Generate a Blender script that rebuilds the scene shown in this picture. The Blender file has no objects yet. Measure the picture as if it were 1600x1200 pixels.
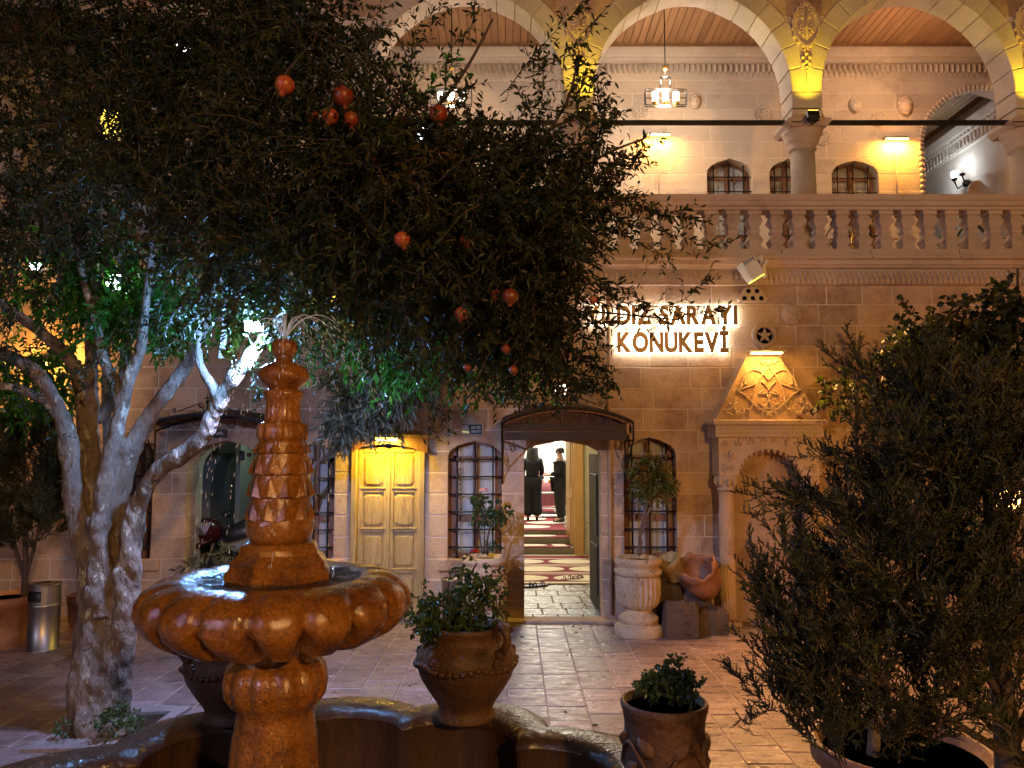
import bpy, math, random
import numpy as np
from mathutils import Vector, Matrix
R = math.radians
rnd = random.Random(7)
nr = np.random.default_rng(11)
scene = bpy.context.scene
C = scene.collection
# ---------------------------------------------------------------- camera
H, PITCH, FPX = 2.0, R(4.76), 1200.0
cam_d = bpy.data.cameras.new('camera'); cam = bpy.data.objects.new('camera', cam_d); C.objects.link(cam)
cam.location = (0, 0, H); cam.rotation_euler = (R(90) + PITCH, 0, 0)
cam_d.sensor_width = 36; cam_d.lens = 27.0; cam_d.clip_start = 0.05; cam_d.clip_end = 400
scene.camera = cam
# ---------------------------------------------------------------- world: night sky (sun just below the horizon, very weak)
world = bpy.data.worlds.new('World'); scene.world = world; world.use_nodes = True
wn = world.node_tree.nodes; wl = world.node_tree.links; wn.clear()
wo = wn.new('ShaderNodeOutputWorld'); wb = wn.new('ShaderNodeBackground'); ws = wn.new('ShaderNodeTexSky')
ws.sky_type = 'NISHITA'; ws.sun_disc = False; ws.sun_elevation = R(-4); ws.sun_rotation = R(200)
wb.inputs['Strength'].default_value = 0.10
wl.new(ws.outputs[0], wb.inputs[0]); wl.new(wb.outputs[0], wo.inputs[0])
scene.view_settings.view_transform = 'Standard'; scene.view_settings.look = 'None'
scene.view_settings.exposure = 0.0; scene.view_settings.gamma = 1.0
scene.render.engine = 'CYCLES'
cy = scene.cycles
cy.max_bounces = 6; cy.diffuse_bounces = 3; cy.glossy_bounces = 3; cy.transmission_bounces = 4; cy.transparent_max_bounces = 12
cy.caustics_reflective = False; cy.caustics_refractive = False; cy.use_denoising = True
cy.sample_clamp_indirect = 6.0
# ---------------------------------------------------------------- helpers
def at(px, py, Y=9.06):
    u = (px - 800) / FPX; v = (600 - py) / FPX
    fy = math.cos(PITCH) - v * math.sin(PITCH); z = math.sin(PITCH) + v * math.cos(PITCH)
    t = Y / fy
    return Vector((u * t, Y, H + z * t))
def at_z(px, py, z):
    u = (px - 800) / FPX; v = (600 - py) / FPX
    fy = math.cos(PITCH) - v * math.sin(PITCH); k = math.sin(PITCH) + v * math.cos(PITCH)
    t = (z - H) / k
    return Vector((u * t, fy * t, z))
def pxm(Y): return Y / FPX
FY = 9.06
def fx(px, py=700, Y=FY): return at(px, py, Y).x
def fz(py, Y=FY): return at(800, py, Y).z

MATS = {}
def mat(name, c1, c2=None, scale=3.0, rough=0.7, rvar=0.0, metal=0.0, bump=0.0, bscale=40.0, fine=0.0, fscale=60.0,
        rand=0.0, island=0.0, spec=0.5, emit=None, estr=0.0, trans=0.0, coat=0.0, pits=0.0, pscale=30, translucent=0.0, grain=None, alpha=None, c3=None, c3scale=1.0, c3lo=.5, c3hi=.6, bdist=0.02):
    m = bpy.data.materials.new(name); m.use_nodes = True; MATS[name] = m
    nt = m.node_tree; N = nt.nodes; L = nt.links; N.clear()
    out = N.new('ShaderNodeOutputMaterial'); p = N.new('ShaderNodeBsdfPrincipled')
    L.new(p.outputs[0], out.inputs[0])
    geo = N.new('ShaderNodeNewGeometry'); pos = geo.outputs['Position']
    if grain:
        mp = N.new('ShaderNodeMapping'); mp.inputs['Scale'].default_value = grain; L.new(pos, mp.inputs[0]); pos = mp.outputs[0]
    def noise(sc, det=4, ro=.6):
        n = N.new('ShaderNodeTexNoise'); n.inputs['Scale'].default_value = sc; n.inputs['Detail'].default_value = det
        n.inputs['Roughness'].default_value = ro; L.new(pos, n.inputs['Vector']); return n.outputs[0]
    def ramp(fac, lo, hi):
        r = N.new('ShaderNodeMapRange'); r.inputs[1].default_value = lo; r.inputs[2].default_value = hi; L.new(fac, r.inputs[0]); return r.outputs[0]
    def mix(fac, a, b, mode='MIX'):
        x = N.new('ShaderNodeMix'); x.data_type = 'RGBA'; x.blend_type = mode
        for s, v in ((x.inputs[0], fac), (x.inputs[6], a), (x.inputs[7], b)):
            if hasattr(v, 'links'): L.new(v, s)
            elif isinstance(v, (int, float)): s.default_value = v
            else: s.default_value = (*v, 1)
        return x.outputs[2]
    col = tuple(c1)
    if c2 is not None: col = mix(ramp(noise(scale, 5), .33, .67), c1, c2)
    if c3 is not None: col = mix(ramp(noise(c3scale, 6, .7), c3lo, c3hi), col if hasattr(col, 'links') else c1, c3)
    if fine: 
        f = ramp(noise(fscale, 3, .7), .25, .75)
        r = N.new('ShaderNodeMapRange'); r.inputs[3].default_value = 1 - fine; r.inputs[4].default_value = 1 + fine; L.new(f, r.inputs[0])
        col = mix(1.0, col, r.outputs[0], 'MULTIPLY') if hasattr(col, 'links') else mix(1.0, c1, r.outputs[0], 'MULTIPLY')
    if rand or island:
        src = geo.outputs['Random Per Island'] if island else N.new('ShaderNodeObjectInfo').outputs['Random']
        a = island or rand
        r = N.new('ShaderNodeMapRange'); r.inputs[3].default_value = 1 - a; r.inputs[4].default_value = 1 + a; L.new(src, r.inputs[0])
        col = mix(1.0, col if hasattr(col, 'links') else c1, r.outputs[0], 'MULTIPLY')
    if pits:
        v = N.new('ShaderNodeTexVoronoi'); v.inputs['Scale'].default_value = pscale; L.new(pos, v.inputs['Vector'])
        pm = ramp(v.outputs[0], .08, .3)
        n2 = ramp(noise(2.5, 4), .45, .6)
        mm = N.new('ShaderNodeMath'); mm.operation = 'MAXIMUM'; L.new(pm, mm.inputs[0])
        iv = N.new('ShaderNodeMath'); iv.operation = 'SUBTRACT'; iv.inputs[0].default_value = 1; L.new(n2, iv.inputs[1]); L.new(iv.outputs[0], mm.inputs[1])
        r = N.new('ShaderNodeMapRange'); r.inputs[3].default_value = 1 - pits; L.new(mm.outputs[0], r.inputs[0])
        col = mix(1.0, col if hasattr(col, 'links') else c1, r.outputs[0], 'MULTIPLY'); pitv = mm.outputs[0]
    if hasattr(col, 'links'): L.new(col, p.inputs['Base Color'])
    else: p.inputs['Base Color'].default_value = (*col, 1)
    p.inputs['Roughness'].default_value = rough
    if rvar:
        r = N.new('ShaderNodeMapRange'); r.inputs[3].default_value = max(.03, rough - rvar); r.inputs[4].default_value = min(1, rough + rvar)
        L.new(ramp(noise(scale * 1.7, 6, .65), .35, .65), r.inputs[0]); L.new(r.outputs[0], p.inputs['Roughness'])
    p.inputs['Metallic'].default_value = metal; p.inputs['Specular IOR Level'].default_value = spec
    if trans: p.inputs['Transmission Weight'].default_value = trans
    if coat: p.inputs['Coat Weight'].default_value = coat; p.inputs['Coat Roughness'].default_value = .06
    if emit: p.inputs['Emission Color'].default_value = (*emit, 1); p.inputs['Emission Strength'].default_value = estr
    if alpha is not None: p.inputs['Alpha'].default_value = alpha
    if bump:
        b = N.new('ShaderNodeBump'); b.inputs['Strength'].default_value = bump; b.inputs['Distance'].default_value = bdist
        h = noise(bscale, 5, .6)
        if pits:
            ad = N.new('ShaderNodeMath'); ad.operation = 'ADD'; L.new(h, ad.inputs[0]); L.new(pitv, ad.inputs[1]); h = ad.outputs[0]
        L.new(h, b.inputs['Height']); L.new(b.outputs[0], p.inputs['Normal'])
        if coat: L.new(b.outputs[0], p.inputs['Coat Normal'])
    if translucent:
        t = N.new('ShaderNodeBsdfTranslucent'); ms = N.new('ShaderNodeMixShader'); ms.inputs[0].default_value = translucent
        if hasattr(col, 'links'): L.new(mix(1.0, col, (1.6, 1.8, .9), 'MULTIPLY'), t.inputs[0])
        else: t.inputs[0].default_value = (*[c * 1.6 for c in c1], 1)
        L.new(p.outputs[0], ms.inputs[1]); L.new(t.outputs[0], ms.inputs[2]); L.new(ms.outputs[0], out.inputs[0])
    return m

ORG = {}
def lab(o, label=None, cat=None, group=None, kind=None):
    if label: o['label'] = label
    if cat: o['category'] = cat
    if group: o['group'] = group
    if kind: o['kind'] = kind
    return o
def thing(name, loc, label, cat, group=None):
    o = bpy.data.objects.new(name, None); C.objects.link(o); o.location = loc; o.empty_display_size = .1
    ORG[o.name] = Vector(loc); return lab(o, label, cat, group)
def link(name, me, parent=None, org=None):
    o = bpy.data.objects.new(name, me); C.objects.link(o)
    if parent is not None: o.parent = parent; ORG[o.name] = ORG[parent.name]
    else: ORG[o.name] = Vector(org) if org is not None else Vector((0, 0, 0)); o.location = ORG[o.name]
    return o
class MB:
    def __init__(s): s.v = []; s.f = []; s.sm = []
    def add(s, vs, fs, smooth=False):
        n = len(s.v); s.v += [tuple(v) for v in vs]; s.f += [tuple(i + n for i in f) for f in fs]; s.sm += [smooth] * len(fs); return s
    def box(s, c, d, rot=None, bev=0.0):
        x, y, z = d[0] / 2, d[1] / 2, d[2] / 2
        if bev:
            b = min(bev, x * .9, y * .9, z * .9); vs = []
            for sx in (-1, 1):
                for sy in (-1, 1):
                    for sz in (-1, 1):
                        vs += [(sx * x, sy * (y - b), sz * (z - b)), (sx * (x - b), sy * y, sz * (z - b)), (sx * (x - b), sy * (y - b), sz * z)]
            I = lambda a, b_, c_, k: ((a > 0) * 4 + (b_ > 0) * 2 + (c_ > 0)) * 3 + k
            fs = []
            for sg in (-1, 1):
                q = [I(sg, -1, -1, 0), I(sg, 1, -1, 0), I(sg, 1, 1, 0), I(sg, -1, 1, 0)]; fs.append(q if sg > 0 else q[::-1])
                q = [I(-1, sg, -1, 1), I(1, sg, -1, 1), I(1, sg, 1, 1), I(-1, sg, 1, 1)]; fs.append(q[::-1] if sg > 0 else q)
                q = [I(-1, -1, sg, 2), I(1, -1, sg, 2), I(1, 1, sg, 2), I(-1, 1, sg, 2)]; fs.append(q if sg > 0 else q[::-1])
            for a in (-1, 1):
                for b_ in (-1, 1):
                    fs.append([I(-1, a, b_, 1), I(1, a, b_, 1), I(1, a, b_, 2), I(-1, a, b_, 2)])
                    fs.append([I(a, -1, b_, 0), I(a, 1, b_, 0), I(a, 1, b_, 2), I(a, -1, b_, 2)])
                    fs.append([I(a, b_, -1, 0), I(a, b_, 1, 0), I(a, b_, 1, 1), I(a, b_, -1, 1)])
                    for c_ in (-1, 1): 
                        if b_ == b_: fs.append([I(a, b_, c_, 0), I(a, b_, c_, 1), I(a, b_, c_, 2)])
        else:
            vs = [(sx * x, sy * y, sz * z) for sx in (-1, 1) for sy in (-1, 1) for sz in (-1, 1)]
            fs = [(0, 1, 3, 2), (4, 6, 7, 5), (0, 4, 5, 1), (2, 3, 7, 6), (0, 2, 6, 4), (1, 5, 7, 3)]
        M = rot if rot is not None else Matrix.Identity(3)
        if not isinstance(M, Matrix): M = Matrix.Rotation(M, 3, 'Z')
        c = Vector(c); return s.add([M @ Vector(v) + c for v in vs], fs)
    def bar(s, a, b, w, d=None):
        a = Vector(a); b = Vector(b); t = b - a; q = t.to_track_quat('Z', 'Y').to_matrix()
        return s.box((a + b) / 2, (w, d or w, t.length), q)
    def tube(s, path, rad, n=8, smooth=True, cap=True, flat=1.0, closed=False):
        P = [Vector(p) for p in path]; K = len(P)
        rr = [rad] * K if isinstance(rad, (int, float)) else rad
        vs = []; up = None
        for i, p in enumerate(P):
            t = (P[(i + 1) % K] - P[i - 1]) if closed else (P[min(i + 1, K - 1)] - P[max(i - 1, 0)])
            if t.length < 1e-9: t = Vector((0, 0, 1))
            t.normalize()
            if up is None:
                up = Vector((0, 1, 0)) if abs(t.y) < .9 else Vector((1, 0, 0))
            a = up - t * up.dot(t)
            if a.length < 1e-6: a = t.orthogonal()
            a.normalize(); up = a; b = t.cross(a)
            for j in range(n):
                th = 2 * math.pi * j / n; vs.append(p + a * (math.cos(th) * rr[i] * flat) + b * (math.sin(th) * rr[i]))
        fs = []
        for i in range(K if closed else K - 1):
            i2 = (i + 1) % K
            for j in range(n): fs.append((i * n + j, i * n + (j + 1) % n, i2 * n + (j + 1) % n, i2 * n + j))
        if cap and not closed: fs.append(tuple(range(n))[::-1]); fs.append(tuple((K - 1) * n + j for j in range(n)))
        return s.add(vs, fs, smooth)
    def lathe(s, prof, c=(0, 0, 0), n=32, mod=None, smooth=True, rot=None, phase=0.0, sx=1.0):
        vs = []; fs = []; K = len(prof); c = Vector(c)
        for k, (r, z) in enumerate(prof):
            for j in range(n):
                th = 2 * math.pi * (j + phase) / n; q = r; zz = z
                if mod: q, zz = mod(th, r, z, k)
                v = Vector((q * math.cos(th) * sx, q * math.sin(th), zz))
                if rot is not None: v = rot @ v
                vs.append(v + c)
        for k in range(K - 1):
            for j in range(n): fs.append((k * n + j, k * n + (j + 1) % n, (k + 1) * n + (j + 1) % n, (k + 1) * n + j))
        if prof[0][0] > 1e-4: fs.append(tuple(range(n))[::-1])
        if prof[-1][0] > 1e-4: fs.append(tuple((K - 1) * n + j for j in range(n)))
        return s.add(vs, fs, smooth)
    def ball(s, c, r, n=12, m=8, sz=1.0, smooth=True, jit=0.0):
        prof = [(max(1e-5, r * math.sin(math.pi * i / m)), -r * sz * math.cos(math.pi * i / m)) for i in range(m + 1)]
        md = (lambda th, q, z, k: (q * (1 + rnd.uniform(-jit, jit)), z * (1 + rnd.uniform(-jit, jit) * .5))) if jit else None
        return s.lathe(prof, c, n, mod=md, smooth=smooth)
    def prism(s, poly, y0, y1, inset=0.0, step=0.004, back=True):
        # poly in (x,z), counter-clockwise seen from -y
        n = len(poly); cx = sum(p[0] for p in poly) / n; cz = sum(p[1] for p in poly) / n
        vs = []; fs = []
        if inset:
            W = max(p[0] for p in poly) - min(p[0] for p in poly); Hh = max(p[1] for p in poly) - min(p[1] for p in poly)
            kx = max(.2, 1 - 2 * inset / max(W, .01)); kz = max(.2, 1 - 2 * inset / max(Hh, .01))
            vs += [(cx + (x - cx) * kx, y0, cz + (z - cz) * kz) for x, z in poly]
            vs += [(x, y0 + step, z) for x, z in poly]; vs += [(x, y1, z) for x, z in poly]
            rings = 3
        else:
            vs += [(x, y0, z) for x, z in poly]; vs += [(x, y1, z) for x, z in poly]; rings = 2
        fs.append(tuple(range(n)))
        for r in range(rings - 1):
            for i in range(n): fs.append((r * n + (i + 1) % n, r * n + i, (r + 1) * n + i, (r + 1) * n + (i + 1) % n))
        if back: fs.append(tuple((rings - 1) * n + i for i in range(n))[::-1])
        return s.add(vs, fs)
    def sheet(s, grid, smooth=True, thick=None):
        K = len(grid); n = len(grid[0]); vs = [v for r in grid for v in r]
        fs = [(i * n + j, i * n + j + 1, (i + 1) * n + j + 1, (i + 1) * n + j) for i in range(K - 1) for j in range(n - 1)]
        return s.add(vs, fs, smooth)
    def mesh(s, name, m, o=Vector((0, 0, 0))):
        me = bpy.data.meshes.new(name); me.from_pydata([(v[0] - o[0], v[1] - o[1], v[2] - o[2]) for v in s.v], [], s.f)
        me.polygons.foreach_set('use_smooth', s.sm)
        if m is not None: me.materials.append(MATS[m] if isinstance(m, str) else m)
        me.update(); return me
    def build(s, name, m, parent=None, org=None, label=None, cat=None, group=None, kind=None):
        o = ORG[parent.name] if parent is not None else (Vector(org) if org is not None else Vector((0, 0, 0)))
        ob = link(name, s.mesh(name, m, o), parent, o); lab(ob, label, cat, group, kind); return ob
def copy_tree(o, parent=None):
    c = o.copy(); C.objects.link(c)
    if parent is not None: c.parent = parent
    ORG[c.name] = ORG[o.name]
    for ch in list(o.children): copy_tree(ch, c)
    return c
def spline(pts, n=6):
    P = [Vector(p) for p in pts]; out = []
    for i in range(len(P) - 1):
        p0 = P[max(i - 1, 0)]; p1 = P[i]; p2 = P[i + 1]; p3 = P[min(i + 2, len(P) - 1)]
        for k in range(n):
            t = k / n
            out.append(.5 * ((2 * p1) + (p2 - p0) * t + (2 * p0 - 5 * p1 + 4 * p2 - p3) * t * t + (3 * p1 - p0 - 3 * p2 + p3) * t ** 3))
    out.append(P[-1]); return out
def lerp_list(vals, n):
    out = []
    for i in range(len(vals) - 1):
        for k in range(n): out.append(vals[i] + (vals[i + 1] - vals[i]) * k / n)
    out.append(vals[-1]); return out
# ---- numpy foliage
def np_mesh(name, V, F, m, o=(0, 0, 0), smooth=False):
    V = np.asarray(V, np.float32) - np.asarray(o, np.float32); F = np.asarray(F, np.int32)
    me = bpy.data.meshes.new(name); k = F.shape[1]
    me.vertices.add(len(V)); me.vertices.foreach_set('co', V.ravel())
    me.loops.add(F.size); me.loops.foreach_set('vertex_index', F.ravel())
    me.polygons.add(len(F)); me.polygons.foreach_set('loop_start', np.arange(0, F.size, k, dtype=np.int32))
    me.polygons.foreach_set('use_smooth', np.full(len(F), smooth)); me.update(calc_edges=True)
    me.materials.append(MATS[m]); return me
def unit(a): return a / np.maximum(np.linalg.norm(a, axis=-1, keepdims=True), 1e-9)
def leaves_geo(P, D, Lh, W, fold=.25, droop=.15):
    n = len(P); D = unit(D); r = nr.normal(size=(n, 3)); r[:, 2] += .6
    S = unit(np.cross(D, r)); Nn = np.cross(S, D)
    Lh = np.broadcast_to(Lh, (n,))[:, None]; W = np.broadcast_to(W, (n,))[:, None]
    b = P; t = P + D * Lh - np.array([0, 0, 1.]) * Lh * droop
    m1 = P + D * Lh * .33; m2 = P + D * Lh * .7 - np.array([0, 0, 1.]) * Lh * droop * .4
    V = np.stack([b, m1 + S * W * .5 + Nn * W * fold, m2 + S * W * .38 + Nn * W * fold, t, m2 - S * W * .38 + Nn * W * fold, m1 - S * W * .5 + Nn * W * fold], 1).reshape(-1, 3)
    base = (np.arange(n) * 6)[:, None]
    F = np.concatenate([base + np.array([[0, 1, 2, 3]]), base + np.array([[0, 3, 4, 5]])], 0)
    return V, F
def tubes_geo(P, Rd, n=3):
    # P (N,K,3), Rd (N,K)
    N_, K, _ = P.shape
    T = np.zeros_like(P); T[:, 1:-1] = P[:, 2:] - P[:, :-2]; T[:, 0] = P[:, 1] - P[:, 0]; T[:, -1] = P[:, -1] - P[:, -2]
    T = unit(T); A = unit(np.cross(T, np.array([.13, .21, .97]))); B = np.cross(T, A)
    th = 2 * np.pi * np.arange(n) / n
    V = P[:, :, None] + Rd[:, :, None, None] * (A[:, :, None] * np.cos(th)[None, None, :, None] + B[:, :, None] * np.sin(th)[None, None, :, None])
    V = V.reshape(-1, 3); idx = np.arange(N_ * K * n).reshape(N_, K, n)
    a = idx[:, :-1]; b = idx[:, 1:]
    F = np.stack([a, np.roll(a, -1, 2), np.roll(b, -1, 2), b], -1).reshape(-1, 4)
    return V, F
def twigs(starts, dirs, length, K=7, droop=.5, wob=.35):
    n = len(starts); d = unit(np.array(dirs, float)); p = np.array(starts, float); L = np.broadcast_to(length, (n,))[:, None] / (K - 1)
    out = [p.copy()]
    for k in range(K - 1):
        d = unit(d + nr.normal(size=(n, 3)) * wob / (K ** .5) + np.array([0, 0, -1]) * droop / K)
        p = p + d * L; out.append(p.copy())
    return np.stack(out, 1)
def leaves_on(Pth, per, spread=.9, t0=.1):
    n, K, _ = Pth.shape
    t = np.clip(t0 + (1 - t0) * (np.arange(per)[None] + nr.random((n, per))) / per, 0, .999) * (K - 1)
    i = t.astype(int); f = (t - i)[..., None]; ar = np.arange(n)[:, None]
    P = Pth[ar, i] * (1 - f) + Pth[ar, i + 1] * f; T = unit(Pth[ar, i + 1] - Pth[ar, i])
    rd = nr.normal(size=P.shape); side = unit(rd - T * (rd * T).sum(-1, keepdims=True))
    D = unit(T * .7 + side * spread)
    return P.reshape(-1, 3), D.reshape(-1, 3)
def geo_obj(name, VF, m, parent=None, org=None, smooth=False, **kw):
    o = ORG[parent.name] if parent is not None else (Vector(org) if org is not None else Vector((0, 0, 0)))
    Vs = []; Fs = []; k = 0
    for V, F in VF: Vs.append(V); Fs.append(F + k); k += len(V)
    ob = link(name, np_mesh(name, np.concatenate(Vs), np.concatenate(Fs), m, o, smooth), parent, o); lab(ob, **kw); return ob
def lamp(name, kind, loc, energy, color, size=.05, target=None, spot=None, blend=.5, parent=None, sy=None):
    l = bpy.data.lights.new(name, kind); l.energy = energy; l.color = color
    if kind == 'AREA':
        l.size = size
        if sy: l.shape = 'RECTANGLE'; l.size_y = sy
    else: l.shadow_soft_size = size
    if kind == 'SPOT': l.spot_size = R(spot); l.spot_blend = blend
    o = bpy.data.objects.new(name, l); C.objects.link(o)
    loc = Vector(loc)
    if parent is not None: o.parent = parent; o.location = loc - ORG[parent.name]
    else: o.location = loc
    if target is not None: o.rotation_euler = (Vector(target) - loc).to_track_quat('-Z', 'Y').to_euler()
    return o
# ---------------------------------------------------------------- materials
mat('wall_stone', (.45, .30, .195), (.54, .38, .255), scale=2.6, rough=.88, bump=.5, bscale=50, fine=.16, fscale=60, rand=.17, pits=.4, pscale=42, c3=(.28, .165, .11), c3scale=2.3, c3lo=.48, c3hi=.68)
mat('gallery_stone', (.47, .395, .315), (.55, .465, .375), scale=2.0, rough=.88, bump=.3, bscale=55, fine=.10, fscale=70, rand=.11, pits=.3, pscale=46, c3=(.40, .31, .24), c3scale=1.7, c3lo=.52, c3hi=.7)
mat('carved_stone', (.50, .37, .28), (.58, .45, .34), scale=3, rough=.85, bump=.3, bscale=70, fine=.12, fscale=80, c3=(.36, .24, .18), c3scale=1.5, c3lo=.5, c3hi=.7)
mat('mortar', (.66, .56, .46), (.56, .46, .37), scale=6, rough=.95, bump=.3, bscale=90)
mat('paver', (.30, .215, .20), (.19, .13, .125), scale=3.5, rough=.36, rvar=.24, bump=.5, bscale=14, fine=.3, fscale=45, rand=.25, c3=(.10, .07, .068), c3scale=2.2, c3lo=.5, c3hi=.68, grain=(1, 2.2, 1))
mat('paver_joint', (.50, .40, .33), (.36, .28, .23), scale=6, rough=.8, bump=.4, bscale=60)
mat('indoor_paver', (.16, .155, .12), (.26, .25, .20), scale=3, rough=.3, rvar=.2, bump=.6, bscale=18, fine=.2, rand=.15)
mat('iron', (.018, .016, .016), (.035, .028, .024), scale=20, rough=.5, metal=.6, bump=.2, bscale=120)
mat('dark_wood', (.17, .07, .035), (.24, .11, .055), scale=4, rough=.5, grain=(8, 8, .8), fine=.2, fscale=10, bump=.15)
mat('canopy_wood', (.040, .020, .014), (.024, .013, .010), scale=4, rough=.6, grain=(.8, 8, 9), fine=.2, fscale=10, bump=.2)
mat('old_door_wood', (.42, .30, .13), (.30, .20, .08), scale=3, rough=.55, grain=(9, 9, .9), fine=.28, fscale=9, bump=.35, bscale=12, c3=(.16, .10, .05), c3scale=2.5, c3lo=.55, c3hi=.75)
mat('pale_wood', (.55, .33, .12), (.45, .26, .09), scale=3, rough=.4, grain=(9, 9, .9), fine=.15, fscale=8)
mat('ceiling_wood', (.36, .205, .10), (.27, .14, .065), scale=2, rough=.5, grain=(9, .9, 9), fine=.18, fscale=8, rand=.16)
mat('gallery_floor', (.4, .33, .27), rough=.7)
mat('glass', (.9, .92, .9), rough=.05, trans=.0, spec=.8, alpha=.25)
mat('curtain', (.55, .50, .38), (.4, .36, .27), scale=5, rough=.9, emit=(1, .74, .42), estr=.045)  # emission paints the glow of a lit room into the cloth
mat('dark_curtain', (.30, .2, .14), (.2, .13, .09), scale=5, rough=.9, emit=(1, .6, .35), estr=.012)  # slight emission paints weak indoor light into the darker cloth
mat('fountain_stone', (.31, .122, .020), (.17, .062, .011), scale=7, rough=.20, rvar=.12, bump=.55, bscale=38, fine=.5, fscale=70, coat=1.0, spec=.3, c3=(.10, .036, .010), c3scale=7, c3lo=.52, c3hi=.74, bdist=.009, pits=.4, pscale=60)
mat('basin_stone', (.085, .052, .038), (.05, .031, .024), scale=5, rough=.22, rvar=.15, bump=.6, bscale=18, fine=.25, fscale=50, coat=.3, c3=(.25, .15, .09), c3scale=6, c3lo=.66, c3hi=.74)
mat('basin_inner', (.085, .042, .022), (.05, .026, .014), scale=4, rough=.45, bump=.5, bscale=20, grain=(3, 3, .6), c3=(.22, .12, .06), c3scale=3, c3lo=.66, c3hi=.72)
mat('kerb_stone', (.26, .21, .19), (.18, .14, .13), scale=5, rough=.7, bump=.4, fine=.2)
mat('bark', (.20, .155, .12), (.11, .082, .062), scale=7, rough=.9, spec=.15, bump=1.0, bscale=16, fine=.35, fscale=45, grain=(1, 1, .5), c3=(.36, .33, .26), c3scale=11, c3lo=.57, c3hi=.62, bdist=.04)
mat('thin_bark', (.085, .052, .034), (.05, .034, .024), scale=10, rough=.85)
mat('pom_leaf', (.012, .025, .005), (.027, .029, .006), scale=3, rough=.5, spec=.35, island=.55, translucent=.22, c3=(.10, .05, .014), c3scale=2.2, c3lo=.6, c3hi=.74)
mat('glossy_leaf', (.03, .13, .018), (.05, .17, .025), scale=3, rough=.25, island=.4, translucent=.5)
mat('willow_leaf', (.085, .095, .06), (.12, .12, .08), scale=5, rough=.5, island=.35, translucent=.2)
mat('rose_leaf', (.035, .075, .025), (.06, .09, .035), scale=6, rough=.35, island=.4, translucent=.2)
mat('box_leaf', (.13, .12, .03), (.10, .13, .03), scale=6, rough=.4, island=.5, translucent=.25, c3=(.35, .16, .05), c3scale=5, c3lo=.52, c3hi=.66)
mat('vine_leaf', (.028, .036, .010), (.045, .045, .012), scale=3, rough=.5, island=.45, translucent=.35, c3=(.3, .2, .03), c3scale=3, c3lo=.62, c3hi=.7)
mat('juniper_needle', (.022, .034, .008), (.050, .040, .010), scale=5, rough=.6, island=.4, translucent=.12, c3=(.065, .03, .012), c3scale=3, c3lo=.6, c3hi=.72)
mat('pom_skin', (.34, .035, .015), (.26, .10, .03), scale=24, rough=.38, fine=.35, fscale=120, rand=.45)
mat('terracotta', (.36, .155, .075), (.28, .115, .055), scale=5, rough=.5, rvar=.1, bump=.35, bscale=30, fine=.15, c3=(.15, .07, .04), c3scale=4, c3lo=.5, c3hi=.7)
mat('dark_terracotta', (.13, .062, .033), (.075, .036, .021), scale=6, rough=.55, rvar=.15, bump=.5, bscale=45, fine=.35, c3=(.04, .022, .016), c3scale=3.5, c3lo=.5, c3hi=.68)
mat('urn_stone', (.58, .42, .26), (.48, .33, .19), scale=5, rough=.85, bump=.5, bscale=40, fine=.25, fscale=60, c3=(.24, .15, .09), c3scale=12, c3lo=.56, c3hi=.66)
mat('basalt', (.13, .085, .055), (.09, .06, .04), scale=5, rough=.9, bump=.9, bscale=40, pits=.6, pscale=30, fine=.25)
mat('soil', (.055, .036, .024), (.03, .02, .013), scale=20, rough=1, spec=.05, bump=1, bscale=60)
mat('steel', (.38, .36, .35), rough=.40, metal=1.0, grain=(1, 1, 30), bump=.05)
mat('white_paint', (.72, .70, .66), (.66, .64, .60), scale=3, rough=.6, bump=.05)
mat('plaster', (.62, .58, .42), (.45, .42, .28), scale=2.5, rough=.85, bump=.2, fine=.1)
mat('grey_plaster', (.20, .215, .19), (.17, .18, .16), scale=2, rough=.8, bump=.1)
mat('step_stone', (.22, .19, .13), (.17, .145, .10), scale=4, rough=.7, bump=.3)
mat('skin', (.50, .30, .21), rough=.5)
mat('hair', (.012, .010, .010), rough=.35)
mat('black_cloth', (.012, .012, .015), rough=.9)
mat('letter_bronze', (.13, .075, .035), (.09, .055, .03), scale=5, rough=.35, metal=.5)
mat('led_white', (1, 1, 1), emit=(1, .95, .86), estr=22)
mat('tube_warm', (1, .8, .5), emit=(1, .60, .18), estr=9)
mat('glow_white', (1, .9, .7), emit=(1, .9, .7), estr=10)
mat('lamp_yellow', (1, .85, .3), emit=(1, .70, .08), estr=2.6)
mat('bulb_white', (1, 1, 1), emit=(.78, .9, 1), estr=22)
mat('bulb_warm', (1, 1, 1), emit=(1, .94, .82), estr=3)
mat('black_plastic', (.015, .015, .016), rough=.4)
mat('red_paint', (.05, .006, .008), rough=.25, coat=.5)
mat('rubber', (.02, .02, .02), rough=.8)
mat('water', (.10, .12, .13), rough=.03, spec=.9, bump=.6, bscale=26, alpha=.40)
mat('water_drop', (.85, .92, 1), rough=.05, spec=1, alpha=.42, emit=None)
mat('rose_pink', (.8, .28, .24), (.75, .4, .3), scale=30, rough=.6)
mat('rose_red', (.45, .02, .025), (.3, .01, .015), scale=30, rough=.6)
mat('cable_white', (.7, .7, .68), rough=.5)
mat('gold', (.7, .45, .12), rough=.3, metal=.9)
mat('dark_chrome', (.22, .21, .20), rough=.3, metal=1)
mat('chrome', (.8, .8, .8), rough=.12, metal=1)
mat('carpet_red', (.20, .012, .022), (.15, .010, .02), scale=20, rough=.95)
mat('carpet_cream', (.72, .66, .54), (.62, .56, .45), scale=20, rough=.95)
mat('leather_brown', (.18, .07, .03), rough=.5)
mat('table_cloth', (.16, .025, .035), (.10, .02, .03), scale=30, rough=.8, grain=(6, 6, .1))
mat('sign_black', (.012, .012, .012), rough=.25)
mat('sign_frame', (.34, .24, .16), rough=.5)
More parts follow.
